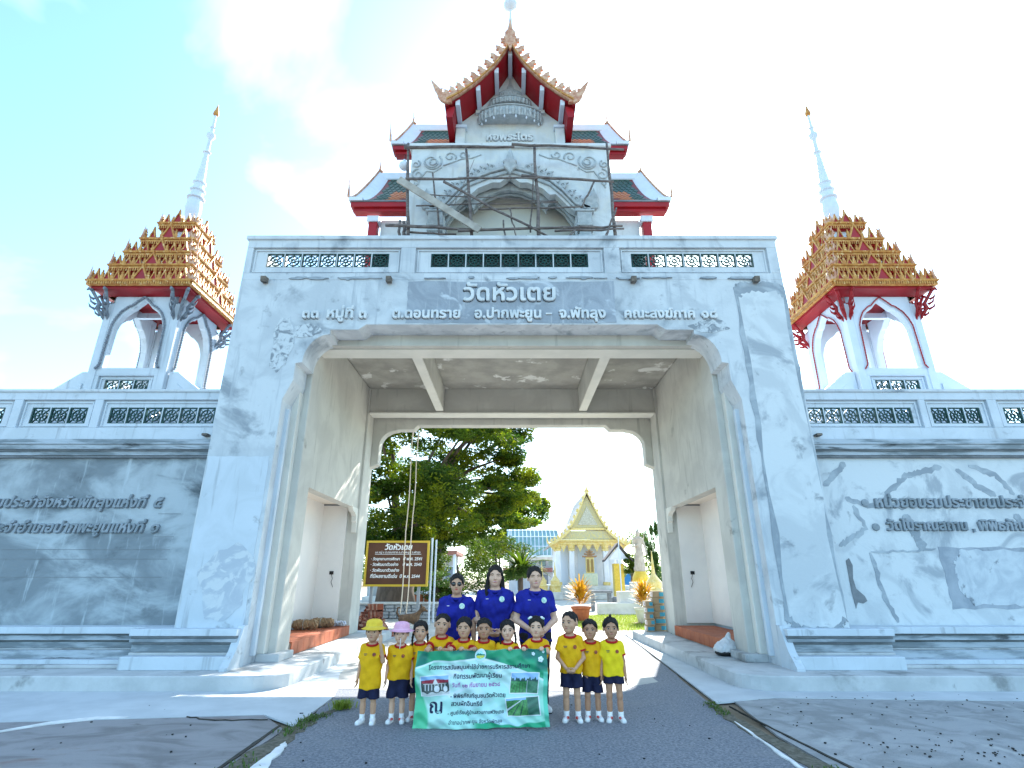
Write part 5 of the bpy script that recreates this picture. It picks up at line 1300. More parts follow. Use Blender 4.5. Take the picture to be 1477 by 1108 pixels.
    if bottom == 'shorts':
        lz = botz if botz is not None else kn+.035*S
        Bp = [U('c', (0, .01*S, zcr+.07*S), (0, .01*S, zcr), .088*S*wide+.004, .094*S*wide, sy=.68, k=.03*S)]
        for sx in (-1, 1): Bp.append(U('c', (sx*hipw, .01*S, zcr+.01*S), (sx*hipw*1.25, .0, lz-.05*S), .055*S*wide, .064*S*wide, k=.012*S))
        c_ = U('p', (0, 0, -1), -lz); c_['op'] = 'i'; Bp.append(c_)
        c_ = U('p', (0, 0, 1), zcr+.09*S); c_['op'] = 'i'; Bp.append(c_)
        sdf_obj('shorts', Bp, .008, NAVY, root, fold=folds)
    elif bottom == 'trousers':
        Bp = [U('c', (0, .01*S, zcr+.08*S), (0, .01*S, zcr), .090*S*wide, .102*S*wide, sy=.7, k=.03*S)]
        for sx in (-1, 1): Bp += [U('c', (sx*hipw, .01*S, zcr+.01*S), (sx*fx, 0, kn), .072*S, .046*S, k=.02*S), U('c', (sx*fx, 0, kn), (sx*fx*1.05, .012*S, .05*S), .046*S, .036*S, k=.02*S)]
        sdf_obj('trousers', Bp, .010, DARKT, root, fold=folds)
    # ---- socks and shoes
    for sx in (-1, 1):
        ax_, ay = sx*fx*1.05, .015*S
        if not adult: MB().tube([(ax_, ay, .03*S), (ax_, ay, .06*S), (ax_*.995, ay*.95, .092*S)], [an*1.2, an*1.12, an*1.22], 12).build('sock', SOCK, root, smooth=True, local=True)
        sh_ = sdf_obj('shoe', [U('c', (ax_, ay+.012*S, .028*S), (sx*fx*1.38, -.078*S, .020*S), .028*S, .027*S, k=.01), U('e', (ax_, ay, .045*S), (.028*S, .034*S, .026*S), k=.015*S),
                             dict(U('p', (0, 0, -1), -.003), op='i')], .006, (SOCK if shoes != 'black' else BLACK), root)
        MB().prism([(sx*p[0]+0, p[1]) for p in [(fx*1.05-.030*S, .05*S), (fx*1.05+.030*S, .05*S), (fx*1.38+.032*S, -.06*S), (fx*1.38+.018*S, -.105*S), (fx*1.38-.018*S, -.105*S), (fx*1.38-.030*S, -.06*S)]], 'z', .0, .009*S).build('sole', STEEL if not adult else BLACK, sh_, local=True, bevel=.003)
        if shoes == 'red':
            MB().box(ax_-.027*S, ax_+.027*S, -.035*S, -.015*S, .030*S, .0505*S, rot=Matrix.Rotation(sx*.08, 3, 'Z')).build('shoe_strap', SHOER, sh_, local=True, bevel=.004)
            MB().box(ax_*1.12-.022*S, ax_*1.12+.022*S, -.062*S, -.050*S, .026*S, .0465*S).build('shoe_strap', SHOER, sh_, local=True, bevel=.004)
    # ---- face
    def he(name, c, r_, m_, k=8, rot=None, par=root):
        v = []; f = []; nn2 = 10
        for i in range(k+1):
            th = math.pi*i/k
            for j in range(nn2):
                ph = 2*math.pi*j/nn2; p = Vector((r_[0]*math.sin(th)*math.cos(ph), r_[1]*math.sin(th)*math.sin(ph), r_[2]*math.cos(th)))
                if rot is not None: p = rot @ p
                v.append(HR @ p+Vector(c))
        for i in range(k):
            for j in range(nn2): f.append((i*nn2+j, (i+1)*nn2+j, (i+1)*nn2+(j+1) % nn2, i*nn2+(j+1) % nn2))
        return mesh_obj(name, v, f, m_, par, smooth=True, local=True)
    for sx in (-1, 1):
        if glasses:
            he('sunglass_lens', hp(sx*.16, -.40, .50), (.125*hh, .02*hh, .10*hh), GLASS)
        else:
            if not smile:
                e = he('eye', hp(sx*.165, -.375, .495), (.062*hh, .03*hh, .022*hh), EYEW); he('iris', hp(sx*.165, -.396, .497), (.040*hh, .016*hh, .030*hh), EYEB, par=e)
            MB().tube([hp(sx*.09, -.40, .512), hp(sx*.16, -.405, .535), hp(sx*.235, -.37, .51)], [.005*hh, .009*hh, .004*hh], 5).build('eyelashes', EYEB, root, local=True)
        MB().tube([hp(sx*.07, -.40, .585), hp(sx*.16, -.40, .615), hp(sx*.26, -.345, .585)], [.012*hh, .018*hh, .008*hh], 5).build('eyebrow', HAIR, root, local=True)
    if smile:
        he('teeth', hp(0, -.375, .235), (.11*hh, .030*hh, .030*hh), TOOTH)
        MB().tube([hp(-.13, -.345, .265), hp(-.07, -.385, .25), hp(0, -.40, .255), hp(.07, -.385, .25), hp(.13, -.345, .265)], [.008*hh, .016*hh, .018*hh, .016*hh, .008*hh], 6).build('lips', LIPR, root, smooth=True, local=True)
        MB().tube([hp(-.13, -.345, .265), hp(-.07, -.38, .212), hp(0, -.39, .20), hp(.07, -.38, .212), hp(.13, -.345, .265)], [.006*hh, .016*hh, .02*hh, .016*hh, .006*hh], 6).build('lips', LIPR, root, smooth=True, local=True)
    else:
        MB().tube([hp(-.11, -.358, .250), hp(-.05, -.388, .240), hp(0, -.395, .236), hp(.05, -.388, .240), hp(.11, -.358, .250)], [.008*hh, .022*hh, .024*hh, .022*hh, .008*hh], 6).build('lips', LIPR if adult else LIPK, root, smooth=True, local=True)
    # ---- hair
    def face_cut(lo_, w_, ztop):
        c_ = U('e', hp(0, -.36, lo_), (w_*hh, .34*hh, ztop*hh), R=HL); c_['op'] = 's'; return c_
    vox = .006
    def hairf(X, Y_, Z): return (.0022*np.sin(X*150+Z*25+pert)+.0018*np.sin(Y_*170-Z*30+pert)+.002*np.sin(X*60+Z*40+Y_*50)).astype(np.float32)
    if hair in ('buzz', 'short'):
        t_ = .014 if hair == 'buzz' else .04
        Hh = [U('e', hp(0, .075, .66), ((wd+t_)*hh, (.44+t_)*hh, (.365+t_)*hh), R=HL, k=.02*hh), face_cut(.42, .36, .40)]
        q = U('p', tuple(HR @ Vector((0, -.5, -.87))), 0); q['d'] = float(Vector(q['n']).dot(hp(0, 0, .50))); q['op'] = 'i'; Hh.append(q)
        sdf_obj('hair', Hh, vox, HAIR, root, fold=hairf)
    else:
        t_ = .045
        Hh = [U('e', hp(0, .09, .65), ((wd+t_)*hh, (.45+t_)*hh, (.39+t_)*hh), R=HL, k=.03*hh), U('c', hp(0, .22, .45), hp(0, .24, .20), .27*hh, .22*hh, k=.08*hh)]
        if hair == 'bob': Hh += [U('c', hp(sx*.34, .02, .55), hp(sx*.36, .02, .22), .11*hh, .10*hh, k=.05*hh) for sx in (-1, 1)]
        if hair == 'long':
            Hh += [U('c', hp(0, .25, .4), hp(0, .30, -.55), .30*hh, .26*hh, k=.08*hh), U('c', hp(-.34, .0, .60), hp(-.40, -.05, -.1), .10*hh, .12*hh, k=.06*hh), U('c', hp(-.40, -.05, -.1), hp(-.36, -.38, -.75), .12*hh, .07*hh, k=.05*hh),
                   U('c', hp(.34, .05, .60), hp(.42, .10, -.1), .10*hh, .13*hh, k=.06*hh), U('c', hp(.42, .10, -.1), hp(.50, .10, -.5), .13*hh, .08*hh, k=.05*hh)]
        cutw = .33 if hair != 'bob' else .31
        Hh.append(face_cut(.34 if hair in ('bob',) else .38, cutw, .36 if hair == 'bob' else .44))
        hb = sdf_obj('hair', Hh, vox, HAIR, root, fold=hairf)
        if hair == 'topknot':
            MB().tube([hp(0, .05, 1.02), hp(0, .04, 1.12), hp(.02, .05, 1.22)], [.07*hh, .085*hh, .03*hh], 8).build('topknot', HAIR, hb, smooth=True, local=True)
        if hair in ('braids', 'pigtails'):
            for sx in (-1, 1):
                n = 9; pts = [hp(sx*(.38+.06*math.sin(k/n*3)), .06-.02*k/n-.15*(k/n), .42-.085*k) for k in range(n)]
                MB().tube(pts, [(.085 if k % 2 else .06)*hh*(1-.03*k) for k in range(n)], 8).build('braid', HAIR, hb, smooth=True, local=True)
                he('hair_tie', pts[0], (.06*hh,)*3, REDT, par=hb)
        if hair == 'clips':
            for sx in (-1, 1):
                he('hair_bow', hp(sx*.30, .0, .98), (.10*hh, .05*hh, .07*hh), SOCK, par=hb); he('hair_bow', hp(sx*.40, .0, .93), (.07*hh, .05*hh, .06*hh), BADGE, par=hb)
        if hair == 'buns': 
            for sx in (-1, 1): he('hair_bun', hp(sx*.30, .12, .95), (.13*hh,)*3, HAIR, par=hb)
    if hat:
        hm = HATY if hat == 'yellow' else HATP
        pr = [(.68, .655), (.73, .635), (.70, .62), (.50, .74), (.46, .75), (.455, .92), (.42, 1.03), (.32, 1.11), (.15, 1.15), (.01, 1.155)]
        v = []; f = []; nn3 = 28
        for r_, z in pr:
            for k in range(nn3):
                a = 2*math.pi*k/nn3; wob = 1+(.03*math.sin(3*a+pert) if r_ > .5 else 0); v.append(hp(r_*wob*math.cos(a), .06+r_*wob*math.sin(a)*1.03, z+(.02*math.sin(2*a+pert) if r_ > .5 else 0)))
        for i in range(len(pr)-1):
            for k in range(nn3): f.append((i*nn3+k, i*nn3+(k+1) % nn3, (i+1)*nn3+(k+1) % nn3, (i+1)*nn3+k))
        f.append(tuple((len(pr)-1)*nn3+k for k in range(nn3)))
        ho = mesh_obj('hat', v, f, hm, root, smooth=True, local=True)
        MB().tube([hp(.455*math.cos(a), .06+.47*math.sin(a), .735) for a in [2*math.pi*k/20 for k in range(21)]], .03*hh, 6).build('hat_band', mat('hat_band_'+hat, (.55, .45, .12) if hat == 'yellow' else (.85, .6, .7), rough=.8), ho, smooth=True, local=True)
        if hat == 'pink': MB().tube([hp(.05, -.46, .30), hp(.06, -.52, .05), hp(.05, -.60, -.25)], .018*hh, 6).build('chin_strap', SOCK, ho, smooth=True, local=True)
    if hair == 'band' or hat == 'band': pass
    return root
def px_x(px, py, Y): return at(px, py, Y).x
KY = 6.95
BT = .765   # banner top
gk = 'children lined up in yellow shirts'
gw2 = 'women in blue polo shirts behind the children'
person(px_x(535, 960, 6.85), 6.85, 1.03, False, 'child in yellow bucket hat with one hand raised to the cheek, at the left end', 1, arms=('down', 'cheek'), hat='yellow', hair='bun', hem=.33*1.03, group=gk, shirt=YEL, wide=1.04, botz=.25)
person(px_x(576, 960, 6.9), 6.9, 1.00, False, 'child in pink bucket hat with white chin strap, standing second from the left', 0, arms=('down', 'down'), hat='pink', hair='bun', group=gk, wide=1.12, shoes='red', botz=.25)
person(px_x(604, 960, 7.0), 7.0, 1.02, False, 'braided child holding the left corner of the green banner', 1, arms=('down', 'hold'), hold=(None, (BT-.01, -.93, 6.66)), hair='braids', group=gk, shoes='red', headturn=.1, wide=.95)
person(px_x(637, 930, 7.05), 7.05, 1.10, False, 'tallest boy with cropped hair leaning both hands on the banner, below the woman in sunglasses', 1, arms=('hold', 'hold'), hold=((BT, -.93, 6.67), (BT, -.80, 6.67)), hair='buzz', group=gk, headtilt=.06)
person(px_x(669, 930, 7.0), 7.0, 1.06, False, 'child with hair combed back looking down behind the banner, right of the tallest boy', 1, arms=('hold', 'hold'), hold=((BT, -.68, 6.67), (BT, -.56, 6.67)), hair='band', group=gk, headturn=-.1, headtilt=-.05)
person(px_x(698, 930, 7.0), 7.0, 1.05, False, 'boy with short black hair behind the round emblem of the banner', 2, arms=('hold', 'down'), hold=((BT, -.42, 6.67), None), hair='short', group=gk)
person(px_x(732, 930, 7.0), 7.0, 1.03, False, 'child with a straight black fringe and two braids behind the right half of the banner', 0, arms=('down', 'hold'), hold=(None, (BT, -.02, 6.67)), hair='pigtails', group=gk, headtilt=-.06)
person(px_x(774, 930, 6.98), 6.98, 1.07, False, 'child with white and green hair bows holding the right corner of the banner', 0, arms=('hold', 'hold'), hold=((BT, .13, 6.67), (BT, .33, 6.67)), hair='clips', group=gk, headturn=-.1)
person(px_x(823, 950, 6.95), 6.95, 1.13, False, 'tall boy with cropped hair and clasped hands, first to the right of the banner', 1, arms=('clasp', 'clasp'), hair='buzz', group=gk, headturn=-.45, shoes='red', botz=.34)
person(px_x(853, 960, 7.0), 7.0, 1.04, False, 'boy with hanging arms standing between the tall boy and the child with a topknot', 2, arms=('down', 'down'), hair='short', group=gk, headturn=-.1, shoes='red', wide=.95)
person(px_x(884, 960, 6.95), 6.95, 1.06, False, 'child with a topknot and the brightest yellow shirt at the right end', 2, arms=('down', 'down'), hair='topknot', group=gk, shirt=YELB, shoes='red', wide=.95, botz=.38)
person(px_x(658, 880, 7.45), 7.45, 1.55, True, 'woman in dark sunglasses and a royal blue polo shirt, hair tied back', 1, arms=('down', 'down'), bottom='trousers', hair='bun', group=gw2, glasses=True, shoes='black', wide=1.08)
person(px_x(714, 880, 7.5), 7.5, 1.655, True, 'smiling woman with long loose black hair over one shoulder, in a blue polo shirt', 0, arms=('clasp', 'clasp'), bottom='trousers', hair='long', group=gw2, smile=True, shoes='black', wide=1.1, headtilt=.05)
person(px_x(772, 880, 7.45), 7.45, 1.64, True, 'smiling woman with hair tied back and hands clasped, rightmost in a blue polo shirt', 0, arms=('clasp', 'clasp'), bottom='trousers', hair='bun', group=gw2, smile=True, shoes='white', wide=1.1, headtilt=-.04)

# ================================================================ banner
Bn = empty('banner', (-.33, 6.62, 0), 'green and white printed cloth banner held up by the children', 'banner')
TL, TR, BL, BR = Vector((-1.045, 6.665, .745)), Vector((.375, 6.665, .775)), Vector((-1.06, 6.60, .005)), Vector((.40, 6.58, .028))
def Bpos(u, v, off=0.):   # v 0 bottom .. 1 top
    p = (BL.lerp(BR, u)).lerp(TL.lerp(TR, u), v)
    y = .016*math.sin(u*19+v*6)*(.35+v*.5)+.012*math.sin(u*31-v*14+1)*(1-v*.3)+.018*math.sin(u*7+v*13+2)*(1-v*.6)+.010*math.sin(v*22+u*13)+.006*math.sin(u*55+v*30+math.sin(v*9)*2)+.006*abs(math.sin(u*12-v*17))
    z = -.010*abs(math.sin(u*math.pi*6))*v**4
    x = .010*math.sin(v*6+u*3)
    if u < .12: x += -.0*(1-v); y += (.12-u)*.5*(1-v)*math.sin(v*6)
    return Vector((p.x+x-(.03*math.sin((1-v)*3.0) if u < .02 else 0)*0, p.y+y-off, p.z+z))
TEAL = mat('banner_green', (.03, .28, .14), (.02, .36, .20), 4, .5); TEAL2 = mat('banner_deep_green', (.015, .16, .10), (.02, .24, .15), 5, .5)
MINT = mat('banner_mint', (.38, .74, .60), (.30, .66, .50), 3, .5); PALE = mat('banner_white', (.72, .82, .84), (.62, .78, .78), 3, .5); AQUA = mat('banner_aqua', (.35, .75, .76), (.45, .8, .8), 3, .5)
def printed(name):
    if name in bpy.data.materials: return bpy.data.materials[name]
    m = bpy.data.materials.new(name); m.use_nodes = True; t = m.node_tree; b = t.nodes['Principled BSDF']; b.inputs['Roughness'].default_value = .42; b.inputs['Specular IOR Level'].default_value = .45
    a = t.nodes.new('ShaderNodeAttribute'); a.attribute_name = 'print'; t.links.new(a.outputs['Color'], b.inputs['Base Color']); return m
VINYL = printed('printed_vinyl')
def set_print(o, cols):
    a = o.data.color_attributes.new('print', 'FLOAT_COLOR', 'POINT'); c = np.ones((len(cols), 4)); c[:, :3] = cols; a.data.foreach_set('color', c.ravel().astype(np.float32))
def mixv(a, b, t): t = np.clip(t, 0, 1)[..., None]; return np.array(a)*(1-t)+np.array(b)*t
def sst(x, a, b): t = np.clip((x-a)/(b-a), 0, 1); return t*t*(3-2*t)
nu, nv = 300, 160
v_ = [Bpos(i/nu, j/nv) for j in range(nv+1) for i in range(nu+1)]
f_ = [(j*(nu+1)+i, j*(nu+1)+i+1, (j+1)*(nu+1)+i+1, (j+1)*(nu+1)+i) for j in range(nv) for i in range(nu)]
cl = mesh_obj('cloth', v_, f_, VINYL, Bn, smooth=True)
Ug, Vg = np.meshgrid(np.arange(nu+1)/nu, np.arange(nv+1)/nv); Ug = Ug.ravel(); Vg = Vg.ravel()
c_ = mixv((.30, .66, .52), (.70, .80, .84), sst(np.sin(Ug*3.1+.1)*.8+.35*np.sin(Vg*3.4+.3), .35, .95))
c_ = mixv(c_, np.broadcast_to((.42, .74, .78), c_.shape), .8*sst(.55-Vg, 0, .5)*sst(np.sin(Ug*3.14), .2, .9))
for (a_, b_, w_, q_) in ((3.1, 1.2, .05, .5), (-2.2, 1.9, .08, .45), (1.4, -1.1, .06, .35)):   # pale folded facets of the print
    c_ = mixv(c_, np.broadcast_to((.36, .72, .60), c_.shape), q_*sst(np.sin(Ug*a_*4+Vg*b_*6+a_), .3, .34+w_))
hS = np.where(Ug < .45, .105+.035*np.sin(Ug*6+.3)+.10*np.clip((.13-Ug)/.13, 0, 1), .10+.33*np.clip((Ug-.45)/.55, 0, 1)**1.4)
c_ = mixv(c_, np.broadcast_to((.66, .80, .78), c_.shape), sst(Vg, 1-hS-.03, 1-hS-.022))
gr = mixv((.03, .34, .17), (.01, .17, .12), sst(np.sin(Ug*13+Vg*9)+.5*np.sin(Ug*31-Vg*20), -.4, .6))
top_ = sst(Vg, 1-hS-.004, 1-hS+.004); c_ = c_*(1-top_[:, None])+gr*top_[:, None]
lf = sst(.05+.05*np.sin(Vg*5+1)+.05*np.clip(.3-Vg, 0, 1)-Ug, -.012, .012); c_ = c_*(1-lf[:, None])+mixv((.10, .55, .30), (.03, .34, .16), Vg)*lf[:, None]
bt = sst(.045+.022*np.sin(Ug*15)+.01*np.sin(Ug*47)-Vg, -.008, .008)*sst(Ug, .40, .48); c_ = c_*(1-bt[:, None])+np.array((.02, .36, .18))*bt[:, None]
rt = sst(Ug, .965, .972)*sst(.7-Vg, 0, .02); c_ = c_*(1-rt[:, None])+np.array((.12, .55, .38))*rt[:, None]
set_print(cl, c_)
bk = [p+Vector((0, .004, 0)) for p in v_]
mesh_obj('cloth_back', bk, [tuple(reversed(q)) for q in f_], PALE, Bn, smooth=True)
def on_banner(name, polys, m_, off=.003, par=None, fmats=None):
    """polys: (verts uv, faces)"""
    V, Fc = polys
    return mesh_obj(name, [Bpos(a, b, off) for a, b in V], Fc, m_, par or Bn, fmats=fmats, smooth=fmats is not None)
W_, H_ = 1.44, .75
def btext(s_, u, v, width, m_, bold=.014, tilt=0, size=None, wt=None):
    L = text_line(s_, width, size, bold=bold, res=.035)
    vs = []; fs = []
    for V, Fc in L:
        n = len(vs); vs += [(u+(p[0])/W_, v+p[1]/H_+tilt*p[0]) for p in V]; fs += [[i+n for i in q] for q in Fc]
    tag(on_banner('lettering', (vs, fs), m_), kind='stuff')
NAVYI = mat('print_navy', (.015, .02, .06), rough=.6); PURP = mat('print_purple', (.35, .12, .38), rough=.6)
btext('โครงการสนับสนุนค่าใช้จ่ายการบริหารสถานศึกษา', .10, .745, 1.10, NAVYI, .022)
btext('กิจกรรมพัฒนาผู้เรียน', .295, .625, .52, NAVYI, .022)
btext('วันที่ ๑๒ กันยายน ๒๕๖๘', .285, .515, .52, PURP, .018)
btext('- พิพิธภัณฑ์ชุมชนวัดหัวเตย', .27, .375, .60, NAVYI, .022, tilt=.012)
btext('สวนผักอินทรีย์', .275, .275, .34, NAVYI, .022)
btext('ณ', .115, .20, .13, NAVYI, .028)
btext('- ศูนย์เรียนรู้บ้านสวนกาแฟวังเตย', .25, .165, .60, NAVYI, .018, tilt=.02)
btext('อำเภอปากพะยูน จังหวัดพัทลุง', .26, .055, .56, NAVYI, .006, tilt=.01)
def disc(u, v, r_, m_, off, name, n=28, par=None):
    return on_banner(name, ([(u, v)]+[(u+r_/W_*math.cos(2*math.pi*k/n), v+r_/H_*math.sin(2*math.pi*k/n)) for k in range(n)], [(0, k+1, (k+1) % n+1) for k in range(n)]), m_, off, par)
e_ = disc(.485, .93, .062, PALE, .004, 'round_emblem'); disc(.485, .93, .052, AQUA, .006, 'emblem_disc', par=e_)
on_banner('emblem_hills', ([(.45, .925), (.465, .955), (.475, .94), (.488, .965), (.50, .945), (.51, .955), (.52, .925)], [(0, 1, 2), (0, 2, 3), (0, 3, 4), (0, 4, 6), (4, 5, 6)]), TEAL2, .008, e_)
on_banner('emblem_field', ([(.452, .922), (.518, .922), (.512, .895), (.485, .878), (.458, .895)], [(0, 4, 3, 2, 1)]), mat('field_yellow', (.6, .6, .08)), .008, e_)
def photo(u0, v0, u1, v1, rot, kind):
    n, m = 90, 60; rg = np.random.RandomState(kind+3)
    S_, T_ = np.meshgrid(np.arange(n+1)/n, np.arange(m+1)/m); V = [(u0+(u1-u0)*s-rot*((v1-v0)*t)*.5, v0+(v1-v0)*t+rot*(u1-u0)*s) for s, t in zip(S_.ravel(), T_.ravel())]
    F_ = [(j*(n+1)+i, j*(n+1)+i+1, (j+1)*(n+1)+i+1, (j+1)*(n+1)+i) for j in range(m) for i in range(n)]
    s, t = S_.ravel(), T_.ravel(); nz = rg.rand(len(s)); bl = np.sin(s*37+t*11)*np.sin(t*29-s*13)*.5+.5
    sky_ = mixv((.55, .72, .85), (.25, .45, .75), t)
    if kind == 0:
        g = mixv((.03, .05, .05), (.12, .14, .12), nz*bl); c = g
        roof = (t > .60+.05*np.abs(s-.5)) & (t < .80-.10*np.abs(s-.5)) & (s > .06) & (s < .96); sky_m = t >= .80-.10*np.abs(s-.5)
        c = np.where(sky_m[:, None], sky_, c); c = np.where(roof[:, None], mixv((.28, .02, .04), (.42, .05, .08), bl), c)
        c = np.where(((t > .56) & (t < .60) & (s > .1) & (s < .9))[:, None], (.55, .50, .48), c)
        gable = (np.abs(s-.52) < .10*(1-(t-.55)/.3)) & (t > .55) & (t < .85); c = np.where(gable[:, None], (.70, .66, .62), c)
        colm = (np.abs(((s*9) % 1)-.5) < .13) & (t > .28) & (t < .56) & (s > .12) & (s < .88); c = np.where(colm[:, None], (.5, .52, .52), c)
        stat = (((s-.56)/.09)**2+((t-.33)/.16)**2 < 1) | (((s-.84)/.07)**2+((t-.30)/.14)**2 < 1); c = np.where(stat[:, None], (.74, .76, .78), c)
        c = np.where((t < .17+.04*np.sin(s*20))[:, None], mixv((.45, .46, .46), (.62, .62, .60), nz), c)
    elif kind == 1:
        c = mixv((.02, .16, .05), (.10, .36, .12), nz*.6+bl*.5); tl = .70+.05*np.sin(s*31)+.04*np.sin(s*67)
        c = np.where((t > .58)[:, None], mixv((.01, .06, .05), (.05, .14, .10), nz), c); c = np.where((t > tl)[:, None], sky_, c)
        rows = (np.abs(np.sin((s-.35)*26/(1.15-t))) < .25) & (t < .5) & (s < .58); c = np.where(rows[:, None], (.05, .10, .05), c)
        c = np.where(((s > .60) & (t < .62))[:, None], c*.45+np.array((.02, .06, .06)), c); c = np.where((np.abs(s-.6) < .012)[:, None] & (t < .62)[:, None], (.3, .4, .4), c)
    else:
        c = mixv((.02, .13, .06), (.12, .38, .10), nz*.7+bl*.4); p = (s-.02)/(t+.35)
        c = np.where((np.abs(np.sin((s-.62)*16/(1.2-t))) < .3)[:, None] & (s < .62)[:, None], (.03, .09, .06), c)
        road = (np.abs(t-.30-s*1.15) < .07*(1.1-t)) & (s < .6); c = np.where(road[:, None], (.62, .66, .70), c); c = np.where(((t > .86) & (s < .62))[:, None], sky_, c)
        c = np.where((s > .64)[:, None], mixv((.02, .09, .06), (.08, .22, .15), nz*.4+.5*(np.sin(t*18-s*14)*.5+.5)), c)
    e = (s < .028) | (s > .972) | (t < .04) | (t > .96); c = np.where(e[:, None], (.76, .80, .82), c)
    o = on_banner('printed_photo', (V, F_), VINYL, .005); set_print(o, c)
photo(.045, .40, .27, .67, .06, 0); photo(.715, .42, .93, .70, -.08, 1); photo(.69, .13, .945, .37, .06, 2)
for (u, v, r_) in ((.95, .86, .035), (.895, .935, .022), (.975, .955, .018)):
    vs = []; fs = []
    for k in range(5):
        a = 2*math.pi*k/5; c0 = (u+r_*.5/W_*math.cos(a), v+r_*.5/H_*math.sin(a)); n = len(vs); vs += [c0]+[(c0[0]+r_*.42/W_*math.cos(2*math.pi*j/8), c0[1]+r_*.42/H_*math.sin(2*math.pi*j/8)) for j in range(8)]; fs += [(n, n+j+1, n+(j+1) % 8+1) for j in range(8)]
    on_banner('printed_flower', (vs, fs), PALE, .005)
# ================================================================ trees and plants
LEAFD = mat('leaf_dark', (.024, .065, .006), (.07, .13, .006), .5, .6, lo=.4, hi=.6, c3=(.22, .26, .008), s3=1.1, lo3=.47, hi3=.62, transl=.55)
LEAFL = mat('leaf_light', (.07, .12, .006), (.03, .07, .005), .8, .6, lo=.4, hi=.6, c3=(.16, .18, .008), s3=1.2, lo3=.5, hi3=.7, transl=.45)
LEAFC = mat('leaf_column', (.03, .09, .012), (.10, .17, .03), 2, .6, transl=.35)
LEAFO = mat('croton_gold', (.62, .36, .02), (.45, .20, .015), 6, .5, c3=(.5, .5, .05), s3=5, transl=.3)
LEAFG = mat('croton_green', (.06, .11, .02), (.12, .08, .02), 6, .5, transl=.2)
BARK = mat('bark', (.13, .10, .08), (.07, .055, .045), 5, .95, .8, 12, stretch=(1, 1, .25))
def leaves(clumps, per, size, seed, name, m_, par, flat=.6, kind='stuff'):
    """leaf-sized kinked quads scattered in ellipsoidal clumps, mostly near their surface"""
    rg = np.random.RandomState(seed); Vs = []; n_all = 0
    for (c, r_, dens) in clumps:
        n = int(per*dens)
        d = rg.normal(size=(n, 3)); d /= np.linalg.norm(d, axis=1)[:, None]
        rad = rg.uniform(.25, 1, n)**.5
        p = np.array(c)+d*rad[:, None]*np.array(r_)
        a = rg.normal(size=(n, 3)); a[:, 2] *= flat; a /= np.linalg.norm(a, axis=1)[:, None]
        b = np.cross(a, rg.normal(size=(n, 3))); b /= np.linalg.norm(b, axis=1)[:, None]
        L = size*rg.uniform(.6, 1.25, n)[:, None]; w_ = L*.42
        Vs.append(np.stack([p-a*L*.5, p+b*w_*.5, p+a*L*.5, p-b*w_*.5], 1).reshape(-1, 3)); n_all += n
    V = np.concatenate(Vs)-np.array(root_loc(par)); me = bpy.data.meshes.new(name)
    me.vertices.add(len(V)); me.vertices.foreach_set('co', V.ravel()); me.loops.add(len(V)); me.loops.foreach_set('vertex_index', np.arange(len(V)))
    me.polygons.add(n_all); me.polygons.foreach_set('loop_start', np.arange(0, len(V), 4)); me.polygons.foreach_set('loop_total', np.full(n_all, 4))
    me.update(calc_edges=True); me.materials.append(m_)
    o = bpy.data.objects.new(name, me); col.objects.link(o); o.parent = par
    return tag(o, kind=kind)
def tree(loc, label, trunk, clumps, per, size, seed, m_, cat='tree', name='tree', limbs=()):
    T = empty(name, loc, label, cat, 'trees in the temple yard' if cat == 'tree' else None)
    if trunk: MB().tube(trunk[0], trunk[1], 12).build('trunk', BARK, T, smooth=True)
    for pts, rs in limbs: MB().tube(pts, rs, 8).build('limb', BARK, T, smooth=True)
    leaves(clumps, per, size, seed, 'crown', m_, T); return T
# the big tree left of the road
rr = random.Random(11)
tx, ty_ = at(572, 850, 27).x, 27.0
clumps = []; limbs = []
for i in range(15):
    px, py = rr.uniform(520, 735), rr.uniform(560, 770); Y = rr.uniform(22, 31); c = at(px, py, Y)
    if c.x > .2: c.x -= .6
    pts = [Vector((tx, ty_, 2.6+rr.uniform(0, 1))), Vector((tx+(c.x-tx)*.4, ty_+(Y-ty_)*.4, 2.8+(c.z-2.8)*.55)), c]
    limbs.append((pts, [.20, .10, .03]))
    for k in range(7):
        q = c+Vector((rr.gauss(0, 1.0), rr.gauss(0, 1.0), rr.gauss(0, .55))); s_ = rr.uniform(.5, 1.05)
        clumps.append((tuple(q), (s_*1.25, s_*1.25, s_*.5), s_*s_))
for (px, py) in ((752, 622), (742, 655), (760, 690), (735, 705), (750, 715), (715, 735), (700, 755), (722, 640), (690, 620), (712, 600), (640, 770), (610, 775), (560, 790), (545, 780), (665, 762), (735, 590), (700, 690), (720, 720), (545, 640), (545, 700), (600, 600), (650, 600)):
    Y = rr.uniform(23.5, 28); c = at(px, py, Y)
    for k in range(4):
        q = c+Vector((rr.gauss(0, .35), rr.gauss(0, .6), rr.gauss(0, .22))); clumps.append((tuple(q), (.75, .8, .3), .6))
    if px > 690: limbs.append(([Vector((tx+1.5, ty_-.5, 5.2)), Vector(((tx+c.x)/2+.6, (ty_+c.y)/2, c.z*.55+2.6)), c], [.13, .08, .02]))
tree((tx, ty_, 0), 'huge spreading dark green tree with a broad trunk behind the brown notice board', ([(tx, ty_, -.1), (tx-.05, ty_, 1.0), (tx+.1, ty_, 2.4), (tx+.2, ty_, 3.6), (tx+.5, ty_, 5.2)], [1.05, .86, .80, .62, .30]), clumps, 1150, .175, 3, LEAFD, limbs=limbs)
